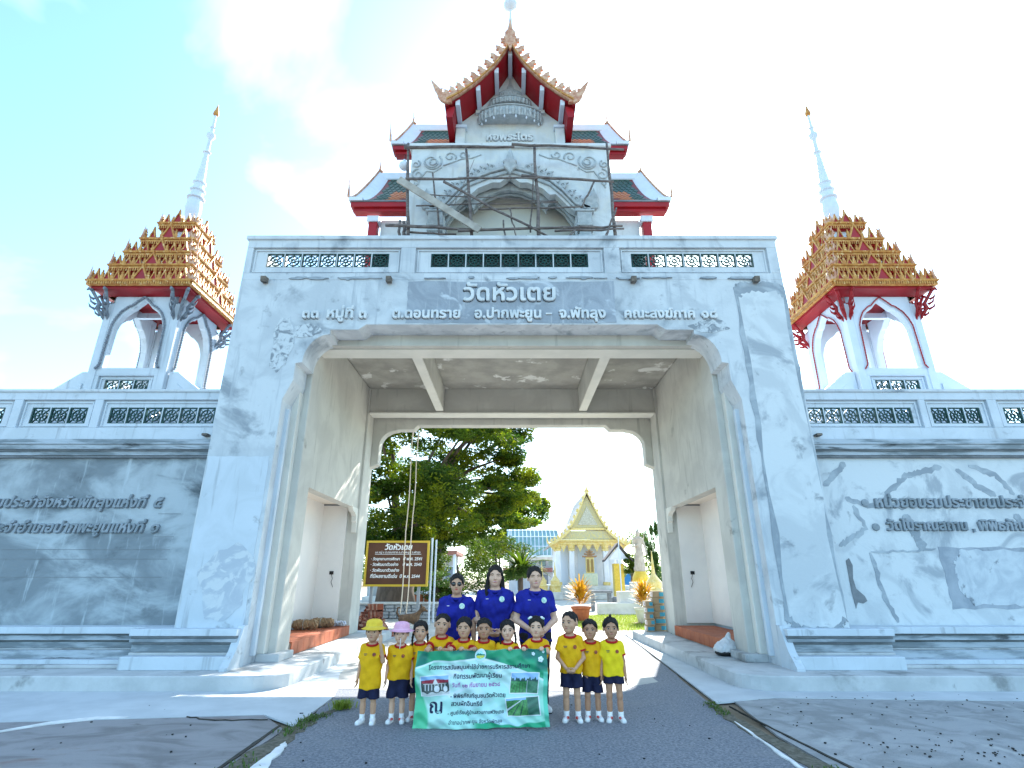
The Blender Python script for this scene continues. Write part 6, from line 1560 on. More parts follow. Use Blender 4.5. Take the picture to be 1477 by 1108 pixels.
def small_tree(px, py, Y, w_, h_, label, m_, seed, per=500, size=.16, trunkz=None, name='tree', n=10):
    c = at(px, py, Y); r2 = random.Random(seed); cl_ = []
    for k in range(n):
        cl_.append(((c.x+r2.uniform(-.5, .5)*w_, Y+r2.uniform(-.4, .4)*w_, c.z+r2.uniform(-.5, .5)*h_), (w_*r2.uniform(.18, .32),)*2+(h_*r2.uniform(.12, .25),), 1))
    return tree((c.x, Y, 0), label, ([(c.x, Y, -.1), (c.x+.1, Y, c.z*.5), (c.x, Y, c.z)], [.16, .12, .05]), cl_, per, size, seed, m_, name=name)
small_tree(660, 815, 32, 4.2, 2.6, 'yellow-green shrubby tree behind the notice board post', LEAFL, 21, per=800)
small_tree(715, 800, 36, 3.2, 2.4, 'bright lime green tree left of the glass-roofed building', LEAFL, 22, per=700)
small_tree(752, 752, 75, 7, 6, 'tall hazy tree rising behind the glass-roofed building', LEAFD, 23, size=.5, per=900)
small_tree(720, 770, 70, 8, 5, 'dark tree standing between the big tree and the glass-roofed building', LEAFD, 24, size=.5, per=1100)
small_tree(808, 822, 50, 1.0, 1.6, 'small round clipped tree left of the golden temple', LEAFC, 25, size=.12)
small_tree(908, 800, 56, 3.0, 3.2, 'dark green tree between the golden temple and the statue', LEAFD, 26, size=.2)
small_tree(940, 795, 38, .7, 3.0, 'narrow upright green tree behind the statue', LEAFC, 27, size=.12, n=14)
small_tree(912, 812, 40, 1.2, 1.2, 'pale green bush at the foot of the statue', LEAFL, 28, size=.12)
small_tree(635, 790, 34, 3.4, 2.6, 'olive green tree filling the gap under the big crown beside the notice board', LEAFL, 29, per=900)
for i, (px, py, w_) in enumerate(((630, 838, 2.2), (645, 850, 1.6), (748, 820, 1.6))):
    small_tree(px, py, 30, w_, .9, ('low leafy bush between the notice board post and the woman in sunglasses', 'dark little bush below the yellow-green tree', 'dense bush left of the small golden stupa')[i], LEAFC, 40+i, per=350, name='bush', size=.13)
# cycad / palm with arching fronds
def fronds(name, c, n, L, seed, m_, label, cat, tr=None, group=None, w_=.10, up=.9):
    T = empty(name, c, label, cat, group); r2 = random.Random(seed)
    if tr: MB().tube([Vector(c), Vector(c)+Vector((0, 0, tr))], [.10, .08], 8).build('trunk', BARK, T)
    b = Vector(c)+Vector((0, 0, tr or 0)); mb = MB()
    for i in range(n):
        a = r2.uniform(0, 6.28); e = r2.uniform(.2, 1.3)*up; d = Vector((math.cos(a)*math.cos(e), math.sin(a)*math.cos(e), math.sin(e))); s_ = Vector((-math.sin(a), math.cos(a), 0)); l = L*r2.uniform(.7, 1.1); pr = b.copy(); dd = d.copy(); rows = []
        for k in range(5):
            ww = w_*(.4, 1, .9, .6, .05)[k]; rows.append((pr-s_*ww, pr+Vector((0, 0, -.02)), pr+s_*ww)); pr = pr+dd*l/4; dd = (dd+Vector((0, 0, -.28))).normalized()
        vs = [p for r_ in rows for p in r_]; fs = []
        for k in range(4): fs += [(k*3, k*3+1, k*3+4, k*3+3), (k*3+1, k*3+2, k*3+5, k*3+4)]
        mb.add(vs, fs)
    tag(mb.build('fronds', m_, T), kind='stuff'); return T
fronds('palm', at(752, 850, 30)*1.0, 60, 1.7, 3, LEAFL, 'low arching palm with yellow-green fronds left of the rightmost woman', 'palm', .9)
# ================================================================ potted crotons
TPOT = mat('terracotta_pot', (.42, .13, .06), (.34, .10, .05), 8, .8, .2)
for i, (px, Y, s_, lab) in enumerate(((838, 22, 1.0, 'golden croton in a terracotta pot on the grass edge, beyond the tall boy'), (930, 21, .9, 'golden croton in a pale pot half hidden by the stacked boxes'))):
    x = at(px, 880, Y).x
    T = empty('potted_croton', (x, Y, 0), lab, 'potted plant', 'potted crotons')
    MB().lathe([(.20, 0), (.26, .05), (.34, .42), (.38, .44), (.38, .52), (.34, .52), (.33, .46), (.01, .46)], (x, Y, 0), 20).build('pot', TPOT if i == 0 else CREAM, T, auto=True)
    r2 = random.Random(i); mb = MB(); mg = MB()
    for k in range(230):
        a = r2.uniform(0, 6.28); e = r2.uniform(.15, 1.45); d = Vector((math.cos(a)*math.cos(e), math.sin(a)*math.cos(e), math.sin(e))); sdv = Vector((-math.sin(a), math.cos(a), 0)); b = Vector((x, Y, .5+r2.uniform(0, .45)))+d*r2.uniform(.05, .25); l = r2.uniform(.35, .72)*s_; ww = .028
        m1 = b+d*l*.5; m2 = b+d*l*.85+Vector((0, 0, -.07*l)); tip = b+d*l+Vector((0, 0, -.16*l))
        (mb if e > .45 or r2.random() < .55 else mg).add([b-sdv*ww*.4, b+sdv*ww*.4, m1+sdv*ww, m1-sdv*ww, m2+sdv*ww*.8, m2-sdv*ww*.8, tip], [(0, 1, 2, 3), (3, 2, 4, 5), (5, 4, 6)])
    tag(mb.build('gold_leaves', LEAFO, T), kind='stuff'); tag(mg.build('green_leaves', LEAFG, T), kind='stuff')
    MB().lathe([(.45, 0), (.5, .02), (.02, .03)], (x, Y, 0), 16).build('leaf_litter', SOIL, T)
# ================================================================ yard: lawn, low walls, terrace
LAWN = mat('lawn', (.16, .19, .03), (.26, .26, .05), 2.5, .9, .5, 60)
sheet('lawn', [(2.4, 18.3), (9, 18.3), (9, 25.5), (2.4, 25.5), (1.9, 22)], .0, LAWN)
r2 = random.Random(8); mb = MB()
for i in range(9000):
    x, y = r2.uniform(2.2, 8), r2.uniform(18.3, 25.4); h_ = r2.uniform(.04, .11); a = r2.uniform(0, 6.28); dx, dy = .012*math.cos(a), .012*math.sin(a)
    mb.add([(x-dx, y-dy, 0), (x+dx, y+dy, 0), (x+r2.uniform(-.03, .03), y+r2.uniform(-.03, .03), h_)], [(0, 1, 2)])
tag(mb.build('grass', GRASSY), kind='stuff')
LW = mat('white_low_wall', (.66, .65, .62), (.52, .51, .48), 1.5, .85, .15)
def wallthing(name, label, boxes, m_, cat='wall', bevel=.02):
    b0 = boxes[0]; T = empty(name, ((b0[0]+b0[1])/2, b0[2], 0), label, cat)
    for b in boxes: MB().box(*b[:6]).build(b[6] if len(b) > 6 else 'wall_block', b[7] if len(b) > 7 else m_, T, bevel=bevel)
    return T
xa, xb = at(862, 870, 26).x, at(938, 870, 26).x
wallthing('low_wall', 'low white stepped wall behind the lawn, right of the golden croton', [(xa, xb+2, 26, 26.4, 0, .48), (at(893, 860, 26.5).x, xb+2, 26.45, 27.2, 0, .95), (at(908, 850, 29).x, xb+2, 28, 29, 0, 1.35)], LW)
xa, xb = at(552, 880, 23.5).x, at(645, 880, 23.5).x
T = empty('stone_kerb_wall', ((xa+xb)/2, 23.5, 0), 'low round wall of grey stones around the big tree', 'wall')
MB().box(xa-4, xb+.6, 23.55, 24.1, 0, .52).build('mortar_core', GREYC, T)
r2 = random.Random(4); sm = mat('wall_stone', (.40, .41, .42), (.30, .31, .32), 2, .9, .4, 20)
x = xa-.6; me_s = []
for row in range(4):
    x = xa-.3-(row % 2)*.2
    while x < xb+.55:
        w_ = r2.uniform(.26, .42)
        if len(me_s) < 6:
            o = MB().box(-.5, .5, -.06, .06, -.5, .5).build('stone', sm, None, local=True, bevel=.09); me_s.append(o.data)
        else: o = bpy.data.objects.new('stone', r2.choice(me_s)); col.objects.link(o)
        o.parent = T; o.location = Vector((x+w_/2, 23.52, .07+row*.125))-root_loc(T); o.scale = (w_-.03, 1, .11); x += w_
MB().box(xa-4, xb+.7, 23.42, 24.15, .52, .60).build('wall_cap', LW, T, bevel=.02)
xo = at(610, 865, 31).x
wallthing('planter_wall', 'low brick-red planter edge in front of the far houses', [(xo-1.6, xo+.6, 31, 31.3, 0, .75)]+[(xo-1.6+.28*k, xo-1.4+.28*k, 30.95, 31.0, .1, .7, 'brick_pier', TERRA) for k in range(8)], LW)
# ================================================================ temple hall with golden gable
Tx = at(850, 850, 46).x
TH = empty('temple_hall', (Tx, 48, 0), 'white temple hall with steep golden gable and tall white columns', 'temple')
def tb(x0, x1, y0, y1, z0, z1): return MB().box(Tx+x0, Tx+x1, y0, y1, z0, z1)
WT = mat('temple_white', (.74, .75, .78), (.66, .68, .72), 2, .6, .05); GT = mat('temple_gold', (.66, .48, .14), (.74, .60, .28), 6, .45, .2, 30)
GLM = mat('gable_mosaic', (.45, .42, .30), (.62, .52, .20), 14, .4, .4, 60)
fx_ = 45.2
for z0, z1, e in ((0, .35, 1.2), (.35, .7, .8), (.7, 1.0, .4)): tb(-2.9-e, 2.9+e, fx_-e, 55, z0, z1).build('terrace_step', LW, TH, bevel=.03)
tb(-2.3, 2.3, 46.6, 54, 1.0, 4.15).build('hall_wall', WT, TH)
# columns
for x in (-2.45, -1.35, -.0, 1.35, 2.45):
    if x == 0: continue
    tb(x-.20, x+.20, 45.4, 45.8, 1.0, 3.75).build('column', WT, TH, bevel=.04)
    for w_, z0, z1 in ((.26, 1.0, 1.25), (.24, 3.6, 3.75)): tb(x-w_, x+w_, 45.34, 45.86, z0, z1).build('column_ring', GT, TH, bevel=.02)
    MB().lathe([(.20, 0), (.30, .12), (.26, .2), (.36, .42), (.30, .45)], (Tx+x, 45.6, 3.68), 10).build('lotus_capital', GT, TH)
for y in (47.5, 50, 52.5):
    tb(2.45-.2, 2.45+.2, y, y+.4, 1.0, 3.9).build('column', WT, TH, bevel=.04)
# window panels between the columns
tb(-.75, .75, 46.54, 46.6, 1.0, 3.9).build('wall_panel', mat('pale_blue_white', (.62, .68, .76), rough=.6), TH)
for x in (-1.9, 1.9): tb(x-.32, x+.32, 46.54, 46.6, 1.0, 3.85).build('wall_panel', bpy.data.materials['pale_blue_white'], TH)
for k in range(7):
    x = -2.0+k*.67; MB().prism([(Tx+x-.30, 4.15), (Tx+x+.30, 4.15), (Tx+x, 3.5)], 'y', 45.4, 45.46).build('pendant_valance', GT, TH)
tb(-2.75, 2.75, 45.3, 46.7, 4.08, 4.3).build('entablature', GT, TH, bevel=.03)
def roofp(s, pts, y0, y1, th, m_, name):
    up = [(Tx+s*x, z) for x, z in pts]; dn = [(Tx+s*x, z-th) for x, z in reversed(pts)]
    return MB().prism(up+dn, 'y', y0, y1).build(name, m_, TH)
main = [(0, 8.35), (.42, 7.35), (.95, 6.25), (1.5, 5.35)]; low = [(1.4, 5.32), (2.0, 4.78), (2.6, 4.38), (3.1, 4.12)]
RT = mat('temple_roof_tile', (.42, .36, .30), (.30, .26, .24), 6, .6)
for s in (-1, 1):
    roofp(s, main, 45.1, 55, .12, RT, 'roof'); roofp(s, low, 45.1, 55, .12, RT, 'roof')
    roofp(s, [(x, z+.12) for x, z in main], 44.92, 45.1, .30, GT, 'bargeboard'); roofp(s, [(x, z+.10) for x, z in low], 44.92, 45.1, .28, GT, 'bargeboard')
    for pts in (main, low):
        fm_ = None
        for k in range(6):
            t = (k+.5)/6*(len(pts)-1); i = int(t); u = t-i; x = pts[i][0]+(pts[i+1][0]-pts[i][0])*u; z = pts[i][1]+(pts[i+1][1]-pts[i][1])*u
            if fm_ is None: o = MB().prism([(-.08, 0), (.10, 0), (.12, .14), (-.02, .30), (-.10, .14)], 'y', -.04, .04).build('flame_leaf', GT, None, local=True); fm_ = o.data
            else: o = bpy.data.objects.new('flame_leaf', fm_); col.objects.link(o)
            o.parent = TH; o.location = Vector((Tx+s*x, 45.0, z+.10))-root_loc(TH); o.scale = (s, 1, 1)
    x, z = low[-1]; MB().tube([(Tx+s*(x-.1), 45, z), (Tx+s*(x+.15), 45, z+.05), (Tx+s*(x+.25), 45, z+.3), (Tx+s*(x+.22), 45, z+.6)], [.10, .09, .06, .01], 6).build('end_finial', GT, TH, smooth=True)
    x, z = main[-1]; MB().tube([(Tx+s*(x-.1), 45, z), (Tx+s*(x+.12), 45, z+.05), (Tx+s*(x+.2), 45, z+.35)], [.08, .07, .01], 6).build('end_finial', GT, TH, smooth=True)
    # fretted side brackets
    MB().prism([(Tx+s*2.65, 3.5), (Tx+s*3.2, 4.08), (Tx+s*2.65, 4.08)], 'y', 45.5, 45.6).build('eave_bracket', GT, TH)
MB().prism([(Tx-1.35, 5.42), (Tx+1.35, 5.42), (Tx, 7.95)], 'y', 45.22, 45.4).build('pediment_panel', GLM, TH)
MB().prism([(Tx-.8, 5.6), (Tx+.8, 5.6), (Tx, 7.1)], 'y', 45.16, 45.22).build('pediment_relief', mat('relief_pale', (.62, .60, .5), (.35, .32, .22), 20, .6, .8, 40), TH)
tb(-1.55, 1.55, 45.15, 45.35, 5.2, 5.40).build('pediment_beam', GT, TH, bevel=.02)
MB().prism([(Tx-2.3, 4.5), (Tx+2.3, 4.5), (Tx+1.5, 5.15), (Tx-1.5, 5.15)], 'y', 45.25, 45.4).build('frieze_panel', GLM, TH)
tb(-2.7, 2.7, 45.15, 45.35, 4.3, 4.48).build('pediment_beam', GT, TH, bevel=.02)
MB().tube([(Tx, 45, 8.3), (Tx, 44.95, 8.5), (Tx-.03, 44.95, 8.7), (Tx, 45, 9.0)], [.12, .09, .05, .01], 6).build('apex_finial', GT, TH, smooth=True)
# small gilded door shrine on the front wall
SH = empty('shrine', (Tx, 45.0, 1.0), 'small gilded shrine with a peaked roof in front of the temple wall', 'shrine')
MB().box(Tx-.55, Tx+.55, 44.75, 45.3, 1.0, 1.9).build('shrine_base', mat('shrine_base', (.62, .62, .45), (.5, .55, .4), 8), SH, bevel=.05)
MB().box(Tx-.32, Tx+.32, 44.85, 45.2, 1.9, 3.1).build('shrine_body', GT, SH, bevel=.03)
for x in (-.16, .16): MB().box(Tx+x-.10, Tx+x+.10, 44.82, 44.86, 2.0, 2.95).build('shrine_door', mat('dark_gold', (.28, .18, .06), rough=.5), SH)
for w_, z in ((.52, 3.1), (.38, 3.28), (.24, 3.45)): MB().prism([(Tx-w_, z), (Tx+w_, z), (Tx+w_*1.1, z+.12), (Tx+w_*.5, z+.10), (Tx, z+.26), (Tx-w_*.5, z+.10), (Tx-w_*1.1, z+.12)], 'y', 44.8, 45.25).build('shrine_roof', mat('shrine_roof', (.35, .20, .10)) if w_ > .5 else bpy.data.materials['shrine_roof'], SH)
# little kiosk with a dark gabled roof, right of the hall
kx = at(894, 840, 40).x
K = empty('kiosk', (kx, 40, 0), 'small yellow kiosk with a dark gabled roof beside the temple', 'kiosk')
MB().box(kx-.35, kx+.35, 40, 40.7, .0, 2.5).build('kiosk_body', GOLDY, K, bevel=.02)
for s in (-1, 1): MB().prism([(kx, 3.9), (kx+s*1.0, 2.75), (kx+s*1.0, 2.62), (kx, 3.72)], 'y', 39.8, 40.9).build('kiosk_roof', mat('dark_roof', (.08, .07, .07)) if s < 0 else bpy.data.materials['dark_roof'], K)
MB().prism([(kx-.7, 2.75), (kx+.7, 2.75), (kx, 3.65)], 'y', 39.9, 39.98).build('kiosk_gable', WT, K)
# flagpole, white posts
for i, (px, Y, h_, lab) in enumerate(((897, 38, 4.2, 'thin white pole standing right of the small kiosk'), (620, 20.5, 2.9, 'left one of two thin white posts beside the brown notice board'), (626, 21.5, 2.9, 'right one of two thin white posts beside the brown notice board'))):
    p = at(px, 860, Y); o = MB().tube([(p.x, Y, 0), (p.x, Y, h_)], .035, 8).build('pole', WHITEP); tag(o, lab, 'pole')
# statue on plinth
sx_ = at(924, 830, 33).x; zb = 1.9
ST = empty('statue', (sx_, 33, 0), 'pale standing stone statue on a plinth wrapped in yellow cloth', 'statue')
STN = mat('statue_stone', (.50, .44, .36), (.40, .34, .28), 4, .8, .3)
pb = [U('c', (0, 0, 0), (0, 0, 1.1), .26, .20, k=.05), U('c', (0, 0, 1.1), (0, 0, 1.75), .20, .22, sy=.7, k=.08), U('c', (-.22, 0, 1.78), (.22, 0, 1.78), .08, .08, k=.08), U('c', (0, 0, 1.8), (0, 0, 2.0), .07, .07, k=.04), U('e', (0, -.02, 2.12), (.13, .15, .18), k=.04), U('e', (0, 0, 2.32), (.06, .06, .09), k=.04),
      U('c', (-.26, 0, 1.75), (-.33, -.03, 1.35), .07, .06, k=.04), U('c', (-.33, -.03, 1.35), (-.08, -.25, 1.45), .055, .05, k=.03), U('c', (.26, 0, 1.75), (.36, -.03, 1.35), .07, .06, k=.04), U('c', (.36, -.03, 1.35), (.40, -.12, .95), .055, .05, k=.03), U('c', (.30, .1, 1.6), (.42, .05, 2.2), .03, .02, k=.02), U('c', (0, .02, .15), (0, .02, .9), .34, .22, sy=.6, k=.08)]
for p in pb: pass
F_, lo = sdf_field(pb, .022, fold=lambda X, Y, Z: (.012*np.sin(X*60+Z*3)*(Z < 1.5)).astype(np.float32)); V, Q = surf_nets(F_, lo, .022)
mesh_obj('figure', V*np.array([1, 1, 1.0])+np.array([sx_, 33, zb]), Q, STN, ST, smooth=True)
MB().lathe([(.55, 0), (.55, .9), (.45, 1.0), (.42, 1.25)], (sx_, 33, 0), 8).build('plinth', STN, ST); MB().lathe([(.46, 1.25), (.50, 1.3), (.46, 1.6), (.34, 1.86), (.32, 1.9)], (sx_, 33, 0), 14).build('yellow_cloth', GOLDY, ST, smooth=True)
# small golden stupas
for px, Y, lab, hz in ((782, 44, 'small golden stupa beside the head of the rightmost woman', 1.9), (801, 44, 'small golden stupa left of the temple terrace', 1.9), (944, 27, 'small golden stupa finial above the stacked boxes', 2.3)):
    p = at(px, 850, Y); o = empty('stupa', (p.x, Y, 0), lab, 'stupa', 'small golden stupas')
    MB().lathe([(.42, .0), (.42, .9), (.5, .95), (.34, 1.1), (.36, 1.35), (.20, 1.55), (.10, 1.7), (.08, 1.85), (.05, 2.3), (.015, 2.75)], (p.x, Y, 0 if hz < 2 else .0), 14).build('stupa_body', GT, o, auto=True)
    MB().box(p.x-.5, p.x+.5, Y-.5, Y+.5, 0, .55).build('stupa_base', LW, o, bevel=.03)
# bench-like dark table
bxx = at(868, 858, 29).x
Bc = empty('stone_bench', (bxx, 29, 0), 'dark stone garden table and seat left of the low white wall', 'bench')
MB().box(bxx-.55, bxx+.55, 29, 29.6, .82, .95).build('bench_top', GREYD, Bc, bevel=.02)
for s in (-1, 1): MB().box(bxx+s*.42-.07, bxx+s*.42+.07, 29.05, 29.55, .0, .82).build('leg', GREYD, Bc)
b2 = at(890, 852, 30); o = MB().lathe([(.22, 0), (.34, .2), (.34, .5), (.25, .62)], (b2.x, 30, .0), 12).build('stone_urn', GREYD, auto=True); tag(o, 'dark round stone urn right of the garden table', 'urn')
# ================================================================ far buildings
gx0, gx1 = at(734, 800, 60).x, at(800, 800, 60).x
BD = empty('glass_roofed_building', (gx0+2, 60, 0), 'white two-storey building under a curved greenhouse-like glass roof', 'building')
BW = mat('far_white', (.62, .66, .72), (.54, .58, .64), 1, .7); BGL = mat('far_glass', (.16, .30, .30), (.22, .36, .36), 2, .15, spec=.6); BGD = mat('far_dark_glass', (.16, .20, .26), rough=.2)
MB().box(gx0, gx1+4, 60, 68, 0, 3.6).build('wall', BW, BD); MB().box(gx0-.5, gx1+4, 58.8, 60, 3.3, 3.6).build('terrace_slab', LW, BD)
MB().box(gx0-.6, gx1+3, 58.6, 60.2, 2.15, 2.55).build('awning', mat('red_brown_roof', (.20, .08, .07), (.3, .15, .13), 6), BD)
for k in range(7):
    x = gx0+.3+k*.95; f = MB().box(x, x+.75, 59.93, 60.0, 2.75, 3.28).build('window', BGD if k % 2 else WHITEP, BD); MB().box(x+.06, x+.69, 59.90, 59.925, 2.8, 3.22).build('pane', BGL, f)
for k in range(4):
    x = gx0+.8+k*1.3; f = MB().box(x, x+.8, 59.93, 60.0, .2, 2.0).build('door', WHITEP, BD); MB().box(x+.1, x+.7, 59.90, 59.925, .4, 1.9).build('pane', BGD, f)
# curved glass roof of thin frames
roofpts = [(58.8, 3.7), (59.0, 4.7), (59.6, 5.7), (60.6, 6.4), (62, 6.6)]
for k in range(14):
    x = gx0-.2+k*.42; MB().tube([(x+.35*(1-(y-58.8)/3.2)*0+(.25 if k == 0 else 0)*(z-3.7)/3, y, z) for y, z in roofpts], .045, 6).build('glazing_bar', WHITEP, BD)
for j, (y, z) in enumerate(roofpts): MB().tube([(gx0-.25+(.0), y, z), (gx0+5.35, y, z)], .04, 6).build('glazing_rail', WHITEP, BD)
v = [(x, y+.03, z-.02) for x in (gx0-.2, gx0+5.3) for y, z in roofpts]; n = len(roofpts)
mesh_obj('glass_roof', v, [(i, i+1, i+1+n, i+n) for i in range(n-1)], BGL, BD)
MB().box(gx0-.5, gx1+3.8, 58.4, 59, 3.6, 3.78).build('balcony_edge', WHITEP, BD)
for i, (px, Y) in enumerate(((739, 58), (748, 58), (757, 57.5))):
    p = at(px, 815, Y); q = [U('c', (0, 0, 0), (0, 0, .75), .12, .15, k=.05), U('c', (0, 0, .75), (0, 0, 1.3), .17, .19, sy=.6, k=.05), U('e', (0, 0, 1.58), (.10, .12, .14), k=.04), U('c', (-.2, 0, 1.3), (-.25, -.05, .85), .06, .05, k=.03), U('c', (.2, 0, 1.3), (.25, -.05, .85), .06, .05, k=.03), U('c', (-.08, 0, 0), (-.1, 0, .7), .07, .09, k=.03), U('c', (.08, 0, 0), (.1, 0, .7), .07, .09, k=.03)]
    Rt = empty('person', (p.x, 58.9, 3.78), ('distant dark figure at the left of the far building balcony', 'distant dark figure, middle one on the far building balcony', 'distant dark figure nearest the temple on the far building balcony')[i], 'person', 'figures on the far balcony')
    sdf_obj('body', q, .03, DARKT, Rt); Rt.scale = (.62, .62, .62)
# small low house behind the tree, white pillars
hx0, hx1 = at(585, 850, 42).x, at(650, 850, 42).x
HB = empty('low_house', (hx0, 42, 0), 'low pale house with slim white columns behind the tree and bushes', 'house')
MB().box(hx0-3, hx1, 42.8, 47, 0, 3.2).build('wall', mat('house_wall', (.42, .44, .44), (.34, .35, .35), 1), HB); MB().box(hx0-3.4, hx1+.4, 41.6, 47.4, 3.2, 3.45).build('roof', mat('house_roof', (.30, .13, .10), (.22, .10, .08), 3), HB)
for k in range(7): x = hx0-2.5+k*1.0; MB().box(x-.09, x+.09, 41.8, 41.98, .3, 3.2).build('column', WHITEP, HB)
for k in range(4): x = hx0-1.8+k*1.5; f = MB().box(x, x+.8, 42.74, 42.8, .9, 2.4).build('window', WHITEP, HB); MB().box(x+.07, x+.73, 42.71, 42.738, .97, 2.33).build('pane', BGD, f)
MB().box(hx0-3, hx1+.2, 41.5, 42.8, 0, .3).build('porch', LW, HB)
bx_ = at(897, 835, 60); o = MB().box(bx_.x-.1, bx_.x+1.0, 60, 61, 0, 2.2).build('blue_tank', mat('blue_tank', (.02, .16, .40), rough=.5), bevel=.1); tag(o, 'bright blue water tank behind the little kiosk', 'tank')
# far tree line, a mass beyond the yard
rg = random.Random(2); cl_ = []
for i in range(150):
    x = rg.uniform(-110, 140); y = rg.uniform(120, 150); cl_.append(((x, y, rg.uniform(1, 4.5)), (rg.uniform(4, 8), 5, rg.uniform(1.5, 3.2)), 1))
FT = empty('tree_line', (0, 130, 0), 'low distant line of green trees beyond the temple yard', 'trees')
leaves(cl_, 170, .9, 9, 'tree_line_foliage', LEAFC, FT)
# ================================================================ notice board
nb0, nb1 = at(527, 843, 20), at(617, 783, 20)
NB = empty('notice_board', ((nb0.x+nb1.x)/2, 20, 0), 'brown notice board with a yellow frame and white Thai lettering', 'sign')
MB().box(nb0.x, nb1.x, 20, 20.06, nb0.z, nb1.z).build('board', mat('brown_board', (.12, .05, .025), (.10, .04, .02), 3, .5), NB)
fw = .07; YF = mat('yellow_frame', (.60, .40, .04), rough=.5)
MB().box(nb0.x-fw, nb1.x+fw, 19.96, 20.08, nb1.z, nb1.z+fw).build('frame_rail', YF, NB); MB().box(nb0.x-fw, nb1.x+fw, 19.96, 20.08, nb0.z-fw, nb0.z).build('frame_rail', YF, NB)
MB().box(nb0.x-fw, nb0.x, 19.96, 20.08, nb0.z, nb1.z).build('frame_stile', YF, NB); MB().box(nb1.x, nb1.x+fw, 19.96, 20.08, nb0.z, nb1.z).build('frame_stile', YF, NB)
for x in (nb0.x+.2, nb1.x-.25): MB().box(x-.05, x+.05, 20.06, 20.15, 0, nb1.z).build('post', STEEL, NB)
WI = mat('white_lettering', (.8, .8, .78)); bw_ = nb1.x-nb0.x; bh_ = nb1.z-nb0.z
def nt_(s_, u, v, wd, bold=.02):
    L = text_line(s_, wd*bw_, bold=bold, shear=.15, res=.035); vs = []; fs = []
    for V, Fc in L: n = len(vs); vs += [(nb0.x+u*bw_+p[0], 19.994, nb0.z+v*bh_+p[1]) for p in V]; fs += [[i+n for i in q] for q in Fc]
    tag(mesh_obj('lettering', vs, fs, WI, NB), kind='stuff')
nt_('วัดหัวเตย', .28, .83, .45, .035); nt_('๓๓ หมู่ ๓ ต.ดอนทราย อ.ปากพะยูน จ.พัทลุง', .12, .745, .76, .01)
MB().box(nb0.x+.12*bw_, nb0.x+.90*bw_, 19.99, 20, nb0.z+.715*bh_, nb0.z+.725*bh_).build('underline', WI, NB)
for s_, u, v, wd in (('· วัดอุทยานการศึกษา', .06, .575, .48), ('ปี พ.ศ. 2541', .60, .575, .31), ('· วัดพัฒนาตัวอย่าง', .06, .44, .46), ('ปี พ.ศ. 2543', .60, .44, .31), ('· วัดพัฒนาตัวอย่าง', .06, .30, .48), ('ที่มีผลงานดีเด่น', .07, .155, .44), ('ปี พ.ศ. 2544', .56, .155, .33)): nt_(s_, u, v, wd, .03)
# ropes hanging in the rear arch
for x, lab in ((-2.93, 'left one of two pale ropes hanging from the rear arch'), (-2.77, 'right one of two pale ropes hanging from the rear arch')):
    r2 = random.Random(int(-x*100)); pts = [(x+.012*math.sin(k*.9+x)+r2.uniform(-.006, .006)-(.04*(k/14)), 15.6, 5.6-k*.355) for k in range(15)]
    tag(MB().tube(pts, .014, 6).build('rope', mat('rope', (.72, .62, .50), rough=.9), smooth=True), lab, 'rope', 'ropes in the rear arch')
# ================================================================ heap of bricks, parcels, boxes, bag, dog
BRK = [mat('brick_red', (.36, .10, .055), (.28, .08, .045), 9, .9, .3), mat('brick_dark', (.20, .06, .04), (.3, .12, .08), 9, .9, .3), mat('brick_pale', (.45, .20, .13), (.5, .3, .22), 9, .9, .3)]
hx = at(536, 900, 16.6).x
HP = empty('brick_heap', (hx, 16.6, 0), 'heap of broken red bricks and roof tiles behind the rear left pier', 'brick heap')
bms = []
for m_ in BRK:
    for dim in ((.22, .10, .055), (.20, .17, .018), (.12, .10, .05)):
        o = MB().box(-dim[0]/2, dim[0]/2, -dim[1]/2, dim[1]/2, -dim[2]/2, dim[2]/2).build('brick', m_, None, local=True, bevel=.004); bms.append(o.data); bpy.data.objects.remove(o)
r2 = random.Random(12)
MB().lathe([(.62, 0), (.5, .25), (.28, .48), (.05, .62)], (hx-.1, 16.75, 0), 9).build('rubble_core', BRK[1], HP)
for i in range(190):
    u = r2.random(); x = hx-.55+1.15*u+r2.uniform(-.1, .1); hgt = .75*math.exp(-((x-hx+.05)/.42)**2); yy = 16.6+r2.uniform(-.45, .25); z = max(.03, min(hgt, r2.random()**.6*hgt))
    o = bpy.data.objects.new('brick', r2.choice(bms)); col.objects.link(o); o.parent = HP; o.location = Vector((x, 16.75-(.65-z*.75)*r2.uniform(.5, 1), z))-root_loc(HP)
    o.rotation_euler = (r2.gauss(0, .6), r2.gauss(0, .6), r2.uniform(0, 3))
for i in range(16):
    o = bpy.data.objects.new('brick', bms[1+3*(i % 3)]); col.objects.link(o); o.parent = HP; o.location = Vector((hx+.0+(i % 8)*.035, 16.45, .58+(i//8)*.15))-root_loc(HP); o.rotation_euler = (R(90), R(85), .1)
PAP = mat('brown_paper', (.34, .22, .12), (.22, .14, .08), 9, .85, .8, 14, c3=(.05, .22, .28), s3=2.2, lo3=.62, hi3=.66); 
